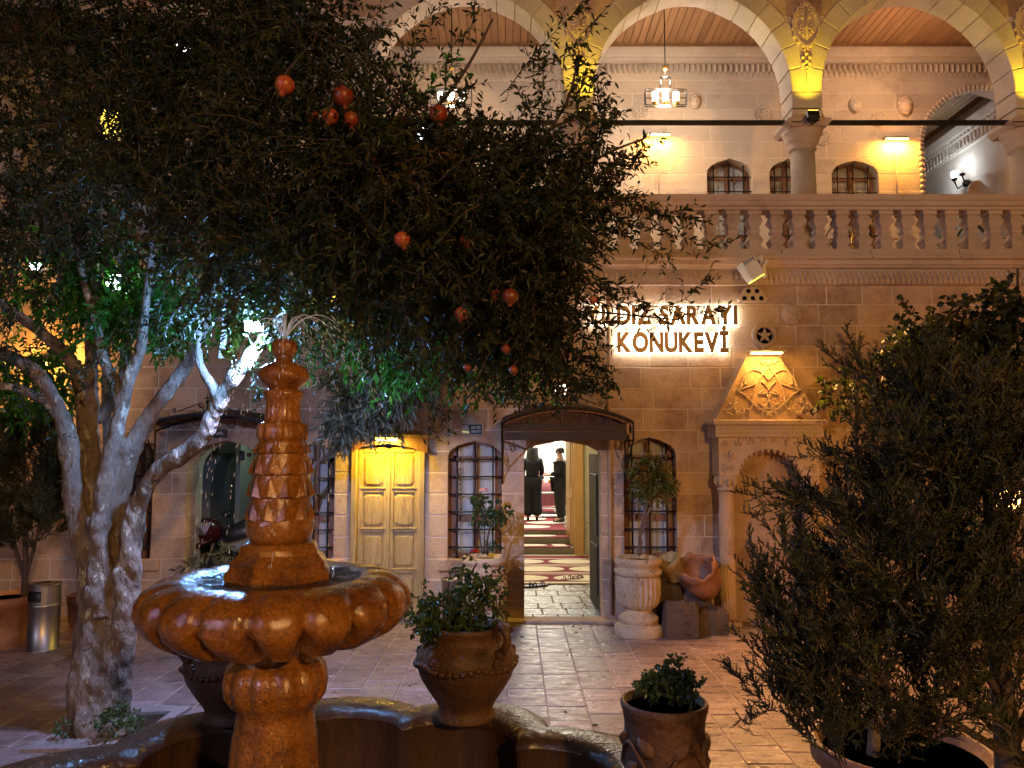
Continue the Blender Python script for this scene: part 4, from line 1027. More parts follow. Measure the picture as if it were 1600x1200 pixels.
sign_line(sg, 'YILDIZ SARAYI', at(914, 500, SY).x, at(1152, 500, SY).x, fz(506, SY), fz(479, SY), SY, .012, 'letter_bronze', 'led_white', bold=.045)
sign_line(sg, 'KONUKEVİ', at(964, 540, SY).x, at(1138, 540, SY).x, fz(549, SY), fz(521, SY), SY, .012, 'letter_bronze', 'led_white', bold=.045)

def plaque(px0, px1, py0, py1, lines, label, emblem=False, frame=True):
    p = at((px0 + px1) / 2, (py0 + py1) / 2, FY); x0, x1 = at(px0, py0).x, at(px1, py0).x; z1, z0 = fz(py0), fz(py1)
    t = thing('door_plaque', p, label, 'plaque')
    MB().box((p.x, FY - .012, p.z), (x1 - x0, .024, z1 - z0), bev=.004).build('plaque_board', 'sign_black', t)
    if frame:
        q = MB()
        for sx in (-1, 1): q.box((p.x + sx * ((x1 - x0) / 2), FY - .018, p.z), (.022, .036, z1 - z0 + .022), bev=.004)
        for sz in (-1, 1): q.box((p.x, FY - .0175, p.z + sz * ((z1 - z0) / 2)), (x1 - x0 - .02, .035, .022), bev=.004)
        q.build('plaque_frame', 'sign_frame', t)
    n = len(lines); tx0 = x0 + (x1 - x0) * (.46 if emblem else .2); tx1 = x1 - (x1 - x0) * (.1 if emblem else .25)
    for i, l in enumerate(lines):
        zc = z1 - (z1 - z0) * (i + 1) / (n + 1) if n > 1 else p.z; hh = .028
        sign_line(t, l, tx0, tx1, zc - hh / 2, zc + hh / 2, FY - .0265, .001, 'sign_letters', bold=.01)
    if emblem:
        q = MB(); ex = x0 + (x1 - x0) * .2
        q.box((ex, FY - .026, z0 + .035), (.09, .004, .028)); q.build('gold_emblem', 'gold', t)
        q = MB(); q.prism([(ex + .045, z0 + .052), (ex + .03, z1 - .02), (ex - .035, z1 - .02), (ex - .045, z0 + .052)], FY - .028, FY - .024); q.build('plaque_picture', 'sign_frame', t)
plaque(721, 755, 662, 680, ['BÜYÜK', 'SALON'], 'framed black plaque reading BÜYÜK SALON beside the arched doorway', emblem=True)
plaque(334, 355, 671, 684, ['DEPO'], 'small black plaque reading DEPO above the left archway', frame=False)

# ================================================================ CANOPIES
def canopy(px0, px1, ptop, pside, pbot, proj, label, fascia=True):
    Yf = FY - proj; x0 = at(px0, pside, Yf).x; x1 = at(px1, pside, Yf).x; cx = (x0 + x1) / 2; hw = (x1 - x0) / 2
    zt = at(800, ptop, Yf).z; zs = at(800, pside, Yf).z; zb = at(800, pbot, Yf).z
    t = thing('door_canopy', (cx, FY, zb), label, 'canopy')
    def arc(s, dz=0): return zs + (zt - zs) * (1 - (abs(s)) ** 2.1) + dz
    N = 20
    # sheet roof made of boards
    for k in range(N):
        s0, s1 = -1 + 2 * k / N, -1 + 2 * (k + 1) / N; q = MB()
        g = .004
        vs = [(cx + hw * s0 + g, Yf - .03, arc(s0)), (cx + hw * s1 - g, Yf - .03, arc(s1)), (cx + hw * s1 - g, FY - .005, arc(s1, .06)), (cx + hw * s0 + g, FY - .005, arc(s0, .06))]
        vs += [(a, b, c - .018) for a, b, c in vs]
        q.add(vs, [(0, 1, 2, 3), (7, 6, 5, 4), (0, 4, 5, 1), (1, 5, 6, 2), (2, 6, 7, 3), (3, 7, 4, 0)]); q.build('roof_board', 'canopy_wood', t)
    # iron arcs, front
    q = MB()
    for dz, y in ((-.03, Yf - .02), (-.03, FY - .03)): q.tube([(cx + hw * s / 12, y, arc(s / 12, dz)) for s in range(-12, 13)], .014, 6)
    for s in (-1, 1):
        q.tube([(cx + s * hw, Yf - .02, zs - .02), (cx + s * hw, FY - .02, zs + .02)], .012, 6)
        q.tube([(cx + s * hw, Yf - .02, zs - .02), (cx + s * hw, Yf - .02, zb)], .012, 6); q.tube([(cx + s * hw, Yf - .02, zb), (cx + s * hw, FY - .02, zb)], .012, 6)
        q.tube([(cx + s * hw, FY - .02, zs), (cx + s * hw, FY - .02, zb - .5)], .012, 6)
        # scrolled bracket under each side
        for c0, r0 in (((FY - proj * .45, zb - .02), .10), ((FY - proj * .2, zb - .22), .08), ((FY - proj * .7, zs - .1), .06)):
            q.tube([(cx + s * hw, c0[0] + r0 * (1 - k / 16) * math.cos(k * .75), c0[1] + r0 * (1 - k / 16) * math.sin(k * .75)) for k in range(14)], .008, 5)
        q.tube([(cx + s * hw, FY - .02, zb - .45), (cx + s * hw, FY - proj * .3, zb - .28), (cx + s * hw, Yf, zb)], .010, 6)
    q.build('iron_frame', 'iron', t)
    # scrollwork in the tympanum and the finial on top
    q = MB(); yy = Yf - .022
    def scroll(x, z, r, a0, turns, sx=1, n=16): q.tube([(x + sx * r * (1 - k / (n * 1.15)) * math.cos(a0 + turns * 2 * math.pi * k / n), yy, z + r * (1 - k / (n * 1.15)) * math.sin(a0 + turns * 2 * math.pi * k / n)) for k in range(n + 1)], .006, 5)
    for sx in (-1, 1):
        scroll(cx + sx * .12, zs + .06, .07, 0, 1.4, sx); scroll(cx + sx * .27, zs + .045, .055, math.pi, 1.4, sx); scroll(cx + sx * .42, zs + .02, .04, 0, 1.3, sx)
        q.tube([(cx + sx * .02, yy, zt + .01), (cx + sx * .10, yy, zt + .10), (cx + sx * .2, yy, zt + .06), (cx + sx * .32, yy, zt + .015)], .007, 5)
        scroll(cx + sx * .07, zt + .09, .04, math.pi, 1.2, sx); scroll(cx + sx * .36, zt + .03, .03, math.pi * 1.2, 1.3, sx)
    q.tube([(cx, yy, zt), (cx, yy, zt + .22)], [.010, .004], 6); q.ball((cx, yy, zt + .12), .022, 8, 6); q.ball((cx, yy, zt + .17), .014, 8, 6); q.tube([(cx - .04, yy, zt + .16), (cx + .04, yy, zt + .16)], .006, 5)
    q.build('iron_scrollwork', 'iron', t)
    if fascia:
        hb = (zs - zb - .03)
        for k in range(2): MB().box((cx - hw * .03, Yf - .005, zb + hb * (k + .5) / 2), (2 * hw * .93, .03, hb / 2 - .006), bev=.004).build('fascia_board', 'canopy_wood', t)
        # twisted rope moulding
        pts = [(cx + hw * s / 30 * .97, Yf - .035 + .006 * math.cos(s * 2), arc(s / 30 * .97, -.055) + .006 * math.sin(s * 2)) for s in range(-30, 31)]
        q = MB(); q.tube(pts, [.010 + .004 * (i % 2) for i in range(61)], 6); q.build('rope_moulding', 'dark_wood', t)
    return t
canopy(784, 989, 634, 657, 688, .62, 'dark curved wooden canopy with iron scrolls over the bright arched doorway')
canopy(208, 440, 645, 668, 694, .55, 'blackened arched iron canopy over the left archway behind the tree', fascia=False)

# ================================================================ NICHE (carved fireplace-like fountain niche)
ni = thing('carved_niche', at(1200, 800, FY), 'carved stone niche with glowing trapezoid hood and fluted columns', 'niche')
NY = FY - .34
zt_, zb_ = at(0, 556, NY + .1).z, at(0, 655, NY).z; cxn = at(1200, 600, NY).x
wt, wb = .19, .60
q = MB(); vs = [(cxn - wb, NY, zb_), (cxn + wb, NY, zb_), (cxn + wt, NY + .16, zt_), (cxn - wt, NY + .16, zt_), (cxn - wb, FY, zb_), (cxn + wb, FY, zb_), (cxn + wt, FY, zt_), (cxn - wt, FY, zt_)]
q.add(vs, [(0, 1, 2, 3), (0, 3, 7, 4), (1, 5, 6, 2), (3, 2, 6, 7), (0, 4, 5, 1)]); q.build('hood', 'wall_stone', ni)
def hp(u, v, off=.012):   # u in -1..1 relative to local half width, v 0 bottom..1 top
    w = wb + (wt - wb) * v; return (cxn + u * w, NY + .16 * v - off, zb_ + (zt_ - zb_) * v)
def hpx(px, py, off=.012): # photograph position on the sloping hood
    v = (655 - py) / 99.0; p = at(px, py, NY + .16 * max(0, min(1, v)) - off); return (p.x, p.y, p.z)
q = MB()
curves = [
 [(1200, 574), (1188, 590), (1178, 612), (1176, 628), (1186, 640), (1198, 632), (1204, 616)],
 [(1204, 616), (1196, 640), (1204, 646), (1196, 650)],
 [(1200, 594), (1190, 582), (1176, 578), (1166, 586), (1164, 598), (1158, 604)],
 [(1186, 596), (1176, 602), (1164, 606), (1152, 610), (1162, 616), (1168, 622)],
 [(1170, 624), (1176, 632), (1172, 640), (1170, 646)], [(1164, 588), (1158, 600), (1156, 612)],
 [(1150, 622), (1146, 634), (1150, 642), (1160, 646), (1162, 638)], [(1152, 628), (1140, 640), (1132, 640), (1142, 648), (1156, 648)],
 [(1192, 610), (1186, 616), (1200, 614)], [(1178, 632), (1190, 640), (1206, 637), (1216, 630)], [(1206, 650), (1198, 646), (1192, 642), (1190, 650)],
 [(1212, 596), (1204, 604), (1200, 610)]]
for cv in curves:
    for sx in (-1, 1):
        pts = spline([hpx(1201 + sx * (px - 1201), py) for px, py in cv], 5)
        q.tube(pts, .0095, 6)
for sx in (-1, 1):
    for (px, py, r) in ((1165, 600, .02), (1150, 646, .024), (1168, 640, .018), (1140, 632, .016)): q.ball(hpx(1201 + sx * (px - 1201), py), r, 8, 6)
q.build('hood_relief', 'carved_stone', ni)
q = MB()
for (dx, dy, r) in ((0, 568, .035), (-9, 566, .032), (9, 566, .032), (-15, 563, .022), (15, 563, .022)): q.ball(hpx(1200 + dx, dy, .0), r, 10, 8)
q.build('shell_ornament', 'carved_stone', ni)
MB().box((cxn, (NY + FY) / 2 - .02, zb_ - .035), (wb * 2 + .10, FY - NY + .08, .06), bev=.012).build('mantel_moulding', 'carved_stone', ni)
q = MB(); q.box((cxn, (NY + FY) / 2 - .01, zb_ - .135), (wb * 2 + .03, FY - NY + .02, .135), bev=.006)
for k in range(30):
    xx = cxn - wb + .02 + k * (2 * wb - .02) / 30
    for j in (0, 1): q.box((xx + .02, NY - .024, zb_ - .105 - j * .055), (.022, .012, .022), Matrix.Rotation(R(45), 3, 'Y'))
q.build('mantel', 'carved_stone', ni)
# carved slab with arch, two fluted columns
zs1 = zb_ - .20; zs0 = at(0, 735, NY).z - .06; zc0 = at(0, 768, NY).z
hwi = .355
arc = [(cxn + hwi * math.cos(math.pi * k / 16), zs0 + .30 * math.sin(math.pi * k / 16)) for k in range(17)]
q = MB()
for k in range(16):
    (xa, za), (xb_, zb2) = arc[k], arc[k + 1]; q.prism([(xa, za), (xa, zs1), (xb_, zs1), (xb_, zb2)], NY + .03, FY - .001)
for sx in (-1, 1): q.box((cxn + sx * (hwi + wb - .03) / 2, (NY + .03 + FY) / 2, (zs0 + zs1) / 2), (wb - .03 - hwi, FY - NY - .032, zs1 - zs0))
q.build('carved_slab', 'carved_stone', ni)
q = MB(); rg2 = random.Random(5)
for sx in (-1, 1):
    for (dx, dz, r) in ((.50, .08, .06), (.45, .22, .07), (.34, .37, .06), (.2, .40, .065), (.06, .42, .06), (.5, .36, .05), (.42, -.02 + .1, .04), (.27, .44, .05)):
        cx_, cz_ = cxn + sx * dx, zs0 + dz
        q = MB()
        for a in range(5):
            th = a * 2 * math.pi / 5 + rg2.random(); q.ball((cx_ + math.cos(th) * r * .55, NY + .028, cz_ + math.sin(th) * r * .55), r * .34, 7, 5, jit=.05)
        q.ball((cx_, NY + .026, cz_), r * .28, 7, 5); q.build('carved_flower', 'carved_stone', ni)
q = MB()
for k in range(1, 16):
    x_, z_ = arc[k]; q.ball((x_, NY + .05, z_ - .012), .022, 7, 5); q.prism([(x_ + .016, z_ - .02), (x_, z_ - .055), (x_ - .016, z_ - .02)], NY + .04, NY + .06)
q.build('arch_fringe', 'carved_stone', ni)
for sx in (-1, 1):
    cxx = cxn + sx * (wb - .13); cyy = NY + .14
    q = MB(); q.lathe([(.095, zc0), (.10, zc0 + .03), (.085, zc0 + .05), (.09, zc0 + .1), (.115, zs0 - .06), (.125, zs0 - .03), (.125, zs0)], (cxx, cyy, 0), 24)
    for k in range(8):
        th = k * math.pi / 4; q.tube([(cxx + .09 * math.cos(th), cyy + .09 * math.sin(th), zc0 + .06), (cxx + .115 * math.cos(th), cyy + .115 * math.sin(th), zs0 - .07), (cxx + .125 * math.cos(th), cyy + .125 * math.sin(th), zs0 - .02)], [.02, .026, .01], 6)
    q.build('column_capital', 'carved_stone', ni)
    def twist(th, r, z, k): return r * (1 - .09 * abs(math.sin(8 * th + z * 3))), z
    q = MB(); q.lathe([(.088, .05 + (zc0 - .05) * k / 24) for k in range(25)], (cxx, cyy, 0), 96, mod=twist); q.build('fluted_column', 'wall_stone', ni)
    MB().box((cxx, cyy, .03), (.24, .24, .06), bev=.01).build('column_foot', 'carved_stone', ni)
MB().box((cxn, FY - .012, 1.0), (1.0, .02, 2.0)).build('niche_back', 'wall_stone', ni)
# hood lamp
hl = thing('niche_lamp', at(1198, 550, NY), 'flat metal lamp shade glowing over the carved niche hood', 'lamp')
pl_ = at(1198, 551, NY + .04); MB().box(pl_ + Vector((0, 0, .012)), (.42, .16, .016), bev=.004).build('lamp_shade', 'steel', hl); MB().tube([pl_ + Vector((0, .02, .02)), pl_ + Vector((0, .1, .07)), pl_ + Vector((0, .3, .08))], .01, 6).build('lamp_arm', 'steel', hl)
MB().box(pl_ + Vector((0, .0, -.008)), (.34, .10, .014)).build('lamp_tube', 'tube_warm', hl)
lamp('niche_light', 'AREA', pl_ + Vector((0, -.07, -.02)), 10, (1, .46, .08), .34, target=pl_ + Vector((0, .12, -1.0)), sy=.12)
lamp('niche_spill', 'POINT', pl_ + Vector((0, -.12, -.05)), 5, (1, .44, .06), .03)

# ================================================================ FIXTURES upstairs
def wall_lamp(px, py, label, e):
    p = at(px, py, GY - .1); t = thing('wall_lamp', p, label, 'lamp', 'orange tube lamps on the gallery wall')
    MB().box(p + Vector((0, .05, .03)), (.36, .09, .045), bev=.008).build('lamp_housing', 'steel', t); MB().tube([p + Vector((-.17, 0, 0)), p + Vector((.17, 0, 0))], .018, 8).build('lamp_tube', 'tube_warm', t)
    MB().tube([p + Vector((0, .06, .0)), p + Vector((0, .085, -1.3))], .012, 6).build('wiring_duct', 'carved_stone', t)
    lamp('wall_lamp_light', 'AREA', p + Vector((0, -.02, -.04)), e * .9, (1, .42, .04), .34, target=p + Vector((0, .45, -1.0)), sy=.05)
    lamp('wall_lamp_glow', 'POINT', p + Vector((0, -.06, -.06)), e * .2, (1, .42, .05), .03)
wall_lamp(1030, 211, 'orange glowing tube lamp on the gallery wall below the hanging chandelier', 30)
wall_lamp(1402, 217, 'orange glowing tube lamp on the gallery wall left of the scalloped arch', 44)
ch = thing('gallery_chandelier', at(1040, 150, 10.4), 'hanging metal chandelier with three white glass candles in the gallery', 'chandelier')
c_ = at(1040, 153, 10.4); s_ = 10.4 / FPX
q = MB(); w_, h_ = 33 * s_, 13 * s_
for dy in (-.03, .03):
    pts = [Vector((c_.x + w_ * (1 if abs(math.cos(a)) > .6 else abs(math.cos(a)) / .6) * (1 if math.cos(a) > 0 else -1), c_.y + dy, c_.z + h_ * max(-1, min(1, math.sin(a) * 1.35)))) for a in [2 * math.pi * k / 24 for k in range(24)]]
    q.tube(pts, .010, 6, closed=True)
q.tube([c_ + Vector((-w_, 0, 0)), c_ + Vector((w_, 0, 0))], .008, 6)
for dx in (-8 * s_, 8 * s_): q.tube([c_ + Vector((dx, 0, h_)), c_ + Vector((dx, 0, h_ + 20 * s_))], .010, 6)
q.tube([c_ + Vector((-9 * s_, 0, h_ + 21 * s_)), c_ + Vector((9 * s_, 0, h_ + 21 * s_))], .014, 6)
q.build('chandelier_frame', 'dark_chrome', ch)
zc_ = 8.3; q = MB(); q.tube([c_ + Vector((0, 0, h_ + 21 * s_)), Vector((c_.x, c_.y, zc_))], .008, 6); q.build('hanging_rod', 'iron', ch)
MB().ball(c_ + Vector((0, 0, h_ + 37 * s_)), .04, 12, 8).build('rod_ball', 'gold', ch)
for k in (-1, 0, 1):
    b = c_ + Vector((k * 17 * s_, 0, -h_ * .55)); g = MB(); g.tube([b, b + Vector((0, 0, .14))], [.042, .045], 12); g.build('glass_candle', 'bulb_warm', ch); MB().lathe([(.02, -.05), (.05, -.02), (.045, 0), (.001, 0)], b, 12).build('candle_cup', 'gold', ch)
lamp('gallery_bay_light', 'POINT', c_ + Vector((0, -.0, -.2)), 68, (1, .84, .68), .12)
lamp('chandelier_uplight', 'POINT', c_ + Vector((0, -.0, .32)), 38, (1, .84, .68), .12)
# second chandelier, in the bay hidden by the tree
ch2 = copy_tree(ch); ch2.location.x += at(705, 150, 10.4).x - c_.x; ch2['label'] = 'hanging chandelier in the left gallery bay mostly hidden by the tree'
for o in ch2.children:
    if o.type == 'LIGHT': o.data = o.data
lamp('gallery_bay_light', 'POINT', at(705, 168, 10.4), 80, (1, .76, .56), .12)
lamp('gallery_bay_light', 'POINT', at(1415, 120, 10.6), 46, (1, .58, .34), .15)  # unseen orange source for the right bay; no chandelier hangs here
# sconce in the recess
sc = thing('wall_sconce', (8.05, 13.2, 6.3), 'two armed iron sconce with white bulb in the gallery recess', 'lamp')
p0 = Vector((8.04, 13.25, at(1520, 285, 13.2).z))
q = MB(); q.ball(p0, .07, 10, 6); 
for dy in (-.14, .1): q.tube([p0, p0 + Vector((-.1, dy, -.06)), p0 + Vector((-.15, dy, .08))], .014, 6); q.lathe([(.02, 0), (.05, .02), (.05, .05)], p0 + Vector((-.15, dy, .08)), 10)
q.build('sconce_arm', 'iron', sc); MB().ball(p0 + Vector((-.15, .1, .19)), .05, 12, 8, sz=1.4).build('bulb', 'bulb_white', sc); MB().ball(p0 + Vector((-.15, -.14, .19)), .035, 12, 8, sz=1.4).build('bulb_dim', 'glass', sc)
lamp('sconce_light', 'POINT', p0 + Vector((-.22, .1, .22)), 26, (.72, .85, 1), .04)
rosette(1528, 298, 13.0, .18, 'carved_stone', iw, name='round_plaque')
o = [c for c in iw.children if c.name.startswith('round_plaque')][0]
# spotlights shining up the piers
for k, (px, lb) in enumerate(((905, 'black spotlight on the impost half hidden by tree twigs, lighting the pier yellow'), (1262, 'black spotlight on the impost between the two open gallery arches'), (1612, 'black spotlight at the right edge of the gallery front'))):
    p = at(px + 8, 181, FY - .16); t = thing('pier_spotlight', p, lb, 'spotlight', 'spotlights lighting the arcade piers yellow')
    q = MB(); q.box(p, (.15, .10, .09), Matrix.Rotation(R(-18), 3, 'X'), bev=.01); q.build('lamp_body', 'black_plastic', t)
    MB().box(p + Vector((0, .01, .052)), (.12, .07, .006), Matrix.Rotation(R(-18), 3, 'X')).build('lamp_glass', 'lamp_yellow', t)
    q = MB(); q.tube([p + Vector((-.07, 0, 0)), p + Vector((-.12, .04, -.05)), p + Vector((-.22, .1, -.03))], .006, 5); q.tube([p + Vector((-.08, .0, -.05)), p + Vector((.0, .04, -.08)), p + Vector((.08, 0, -.05))], .008, 5); q.build('cable', 'black_plastic', t)
    lamp('pier_light', 'SPOT', p + Vector((0, -.10, .09)), 75, (1, .70, .02), .03, target=p + Vector((0, .10, 1.0)), spot=84, blend=1)
# floodlight on the cornice
fl = thing('wall_floodlight', at(1178, 422, FY - .35), 'tilted white floodlight on a bracket above the niche and beside the lettering', 'floodlight')
p = at(1174, 424, FY - .38); q = MB(); Rm = Matrix.Rotation(R(-32), 3, 'Y')
q.box(p, (.17, .20, .20), Rm, bev=.015)
for k in range(6): q.box(p + Rm @ Vector((-.075 + .03 * k, -.0, .04)), (.008, .22, .20), Rm)
q.build('lamp_body', 'white_paint', fl)
MB().box(p + Rm @ Vector((0, 0, -.105)), (.15, .17, .012), Rm).build('lamp_glass', 'lamp_yellow', fl)
q = MB(); q.box(p + Vector((.14, .02, .05)), (.03, .05, .20), Matrix.Rotation(R(28), 3, 'Y')); q.box(p + Vector((.17, .10, .08)), (.03, .05, .26), Matrix.Rotation(R(-10), 3, 'Y')); q.box(p + Vector((.16, .22, .10)), (.05, .25, .04)); q.build('bracket', 'white_paint', fl)
lamp('floodlight_light', 'SPOT', p + Vector((-.0, -.06, -.16)), 1300, (1, .48, .14), .06, target=Vector((3.3, 5.6, 0)), spot=88, blend=.8)
# ================================================================ COURTYARD LIGHT (lamps on the opposite side of the court)
lamp('court_lamp_warm', 'POINT', (4.0, -7.0, 5.2), 3000, (1, .53, .17), .25)
lamp('court_lamp_pale', 'POINT', (-7.5, -5.5, 5.0), 1150, (.60, .54, .76), .25)

# ================================================================ BIG TREE
TY = 5.6
tree = thing('pomegranate_tree', (at_z(150, 1140, 0).x, TY, 0), 'large old tree with several twisted pale stems and a dark crown bearing red pomegranates', 'tree')
def stem(q, pts, n=10):
    # pts: (px, py, Y, r_px)
    P = spline([at(a, b, Y) for a, b, Y, r in pts], 6); rad = lerp_list([r * (.76 if 430 < b < 880 else .92) * Y / FPX for a, b, Y, r in pts], 6)
    q.tube(P, rad, n)
q = MB()
stem(q, [(132, 1168, 5.6, 30), (140, 1060, 5.6, 31), (148, 960, 5.6, 29), (140, 870, 5.6, 26), (118, 785, 5.55, 20), (108, 705, 5.5, 19), (96, 650, 5.5, 17), (62, 588, 5.45, 15), (8, 553, 5.4, 12), (-70, 525, 5.4, 9)])
stem(q, [(102, 668, 5.5, 13), (70, 628, 5.45, 10), (20, 606, 5.4, 9), (-50, 598, 5.3, 7)])
stem(q, [(160, 1165, 5.7, 30), (160, 1060, 5.7, 30), (168, 960, 5.65, 28), (152, 850, 5.65, 24), (141, 760, 5.65, 20), (138, 670, 5.7, 20), (128, 610, 5.75, 17), (108, 560, 5.8, 14), (62, 518, 5.9, 12), (-5, 468, 6.0, 9), (-60, 420, 6, 7)])
stem(q, [(140, 660, 5.7, 15), (143, 600, 5.75, 13), (140, 500, 5.8, 10), (148, 400, 5.9, 8), (152, 280, 6, 6)])
stem(q, [(168, 960, 5.55, 24), (158, 880, 5.5, 20), (158, 800, 5.5, 18), (170, 730, 5.5, 16), (186, 655, 5.5, 14), (202, 590, 5.45, 13), (221, 540, 5.4, 11), (228, 470, 5.3, 9), (240, 380, 5.2, 7), (262, 250, 5.1, 5)])
stem(q, [(189, 640, 5.5, 13), (178, 600, 5.5, 13), (160, 560, 5.5, 12), (150, 500, 5.5, 9), (128, 420, 5.5, 7), (120, 300, 5.5, 5)])
stem(q, [(150, 660, 5.8, 14), (172, 628, 5.9, 14), (194, 590, 6.0, 13), (198, 530, 6.1, 12), (205, 440, 6.2, 9), (200, 330, 6.2, 7), (205, 180, 6.2, 5), (210, 60, 6.2, 4)])
stem(q, [(176, 1165, 5.6, 24), (178, 1060, 5.6, 24), (180, 960, 5.6, 24), (180, 860, 5.6, 22), (186, 770, 5.6, 21), (205, 705, 5.6, 19), (240, 640, 5.6, 16), (278, 590, 5.6, 14), (304, 548, 5.55, 12), (328, 480, 5.5, 9), (360, 380, 5.3, 7), (420, 250, 5.0, 5)])
stem(q, [(192, 1165, 5.62, 14), (192, 1080, 5.6, 16), (196, 980, 5.55, 20), (201, 890, 5.5, 21), (212, 800, 5.45, 19), (234, 752, 5.4, 18), (268, 722, 5.35, 18), (306, 694, 5.3, 18), (330, 658, 5.25, 17), (346, 622, 5.2, 15), (368, 588, 5.15, 15), (400, 545, 5.1, 14), (440, 500, 5.0, 12), (500, 440, 4.9, 10), (580, 370, 4.7, 7), (680, 300, 4.4, 5)])
stem(q, [(334, 650, 5.25, 14), (334, 610, 5.2, 11), (318, 580, 5.2, 10), (310, 550, 5.2, 9), (316, 470, 5.1, 8), (340, 360, 4.9, 6), (380, 240, 4.7, 4)])
stem(q, [(345, 560, 5.2, 9), (350, 520, 5.15, 8), (352, 440, 5.1, 7), (330, 330, 5.0, 5)])
for (a, b, Yk, r) in ((128, 700, 5.68, 20), (190, 700, 5.55, 16), (150, 930, 5.5, 22), (146, 1135, 5.55, 34), (176, 1140, 5.6, 32), (155, 820, 5.5, 20)): q.ball(at(a, b, Yk), r * Yk / FPX, 12, 8, jit=.05)
tr = q.build('trunk', 'bark', tree)
# fuse the stems and give the bark lumps and hollows
md = tr.modifiers.new('r', 'REMESH'); md.mode = 'VOXEL'; md.voxel_size = .012
sm = tr.modifiers.new('s', 'SMOOTH'); sm.factor = .5; sm.iterations = 4
dg = bpy.context.evaluated_depsgraph_get(); me = bpy.data.meshes.new_from_object(tr.evaluated_get(dg)); tr.modifiers.clear(); old = tr.data; tr.data = me; me.name = 'trunk'
nv_ = len(me.vertices); co = np.empty(nv_ * 3, np.float32); me.vertices.foreach_get('co', co); co = co.reshape(-1, 3); no = np.empty(nv_ * 3, np.float32); me.vertices.foreach_get('normal', no); no = no.reshape(-1, 3)
d = .012 * np.sin(co[:, 0] * 34 + 3 * np.sin(co[:, 2] * 5)) * np.sin(co[:, 1] * 31 + co[:, 2] * 3) + .008 * np.sin(co[:, 2] * 19 + co[:, 0] * 13) * np.sin(co[:, 0] * 21 + 1) + .005 * np.sin(co[:, 2] * 47 + 5 * np.sin(co[:, 0] * 20)) * np.sin(co[:, 1] * 50)
thick = np.clip((3.6 - co[:, 2]) / 2.0, .25, 1); co += no * (d * thick)[:, None]; me.vertices.foreach_set('co', co.ravel()); me.polygons.foreach_set('use_smooth', np.ones(len(me.polygons), bool)); me.update()
if not me.materials: me.materials.append(MATS['bark'])
# smaller limbs in the crown
def limbs(name, paths, m, parent, n=6):
    for pts in paths:
        q = MB(); stem(q, pts, n); q.build(name, m, parent)
limbs('limb', [
 [(500, 440, 4.9, 7), (560, 330, 4.6, 5), (640, 220, 4.3, 4), (720, 120, 4.1, 3), (770, 30, 4.0, 2)],
 [(580, 370, 4.7, 6), (700, 360, 4.4, 5), (820, 330, 4.2, 4), (930, 250, 4.1, 2.5), (1010, 215, 4.1, 1.5)],
 [(680, 300, 4.4, 5), (800, 260, 4.2, 4), (880, 170, 4.1, 2.5), (905, 80, 4.1, 1.5)],
 [(640, 400, 4.7, 5), (760, 440, 4.5, 4), (860, 480, 4.4, 3), (960, 490, 4.3, 2), (1060, 500, 4.2, 1.3)],
 [(700, 420, 4.6, 4), (790, 520, 4.5, 3), (850, 570, 4.5, 2), (900, 590, 4.5, 1.5)],
 [(340, 360, 4.9, 6), (400, 200, 4.5, 5), (430, 80, 4.3, 4), (450, -40, 4.2, 3)],
 [(262, 250, 5.1, 5), (250, 130, 4.8, 4), (220, 0, 4.6, 3)],
 [(120, 300, 5.5, 5), (80, 180, 5.2, 4), (40, 60, 5.0, 3)],
 [(148, 400, 5.9, 6), (60, 340, 5.7, 4), (-20, 260, 5.6, 3)],
 [(520, 470, 5.6, 8), (600, 470, 5.7, 7), (640, 500, 5.8, 5), (660, 560, 5.9, 4)]], 'thin_bark', tree)

# crown: twigs with opposite leaves, from ellipsoidal clumps. (px, py, Y, rx, ry, depth radius m, twigs)
blobs = [(120, 60, 5.0, 230, 130, .9, 240), (330, 50, 4.6, 190, 140, .8, 230), (490, 90, 4.3, 120, 130, .7, 180), (60, 250, 5.2, 170, 130, .8, 180), (260, 230, 4.7, 170, 120, .8, 210),
 (450, 250, 4.3, 170, 130, .8, 250), (610, 285, 4.1, 140, 120, .7, 230), (735, 345, 4.1, 140, 125, .7, 250), (850, 300, 4.2, 90, 110, .5, 130), (810, 415, 4.3, 95, 95, .6, 170), (640, 420, 4.2, 150, 110, .7, 230), (470, 400, 4.3, 150, 90, .7, 190), (350, 380, 4.6, 100, 80, .6, 110),
 (90, 370, 5.3, 120, 45, .5, 50), (680, 225, 4.2, 80, 45, .4, 50), (780, 510, 4.5, 95, 65, .5, 100), (835, 545, 4.6, 62, 50, .4, 50), (380, 470, 4.6, 90, 35, .4, 30), (10, 430, 5.4, 60, 60, .5, 24), (600, 500, 4.8, 90, 50, .4, 40), (905, 330, 4.2, 45, 70, .3, 34), (845, 460, 4.4, 45, 60, .3, 30)]
S_, D_ = [], []
for (a, b, Yk, rx, ry, rd, nt) in blobs:
    c = np.array(at(a, b, Yk)); sc_ = Yk / FPX; n = int(nt * (1.9 if a < 420 else 1.45))
    v = unit(nr.normal(size=(n, 3))) * (nr.random((n, 1)) ** .45)
    S_.append(c + v * np.array([rx * sc_, rd, ry * sc_]) * .86); D_.append(unit(v * np.array([1, .8, 1]) * .9 + nr.normal(size=(n, 3)) * .55 + np.array([0, 0, .1])))
S_ = np.concatenate(S_); D_ = np.concatenate(D_); ln = nr.uniform(.22, .46, len(S_))
T_ = twigs(S_, D_, ln, 7, droop=.7, wob=.5)
vis_px = None
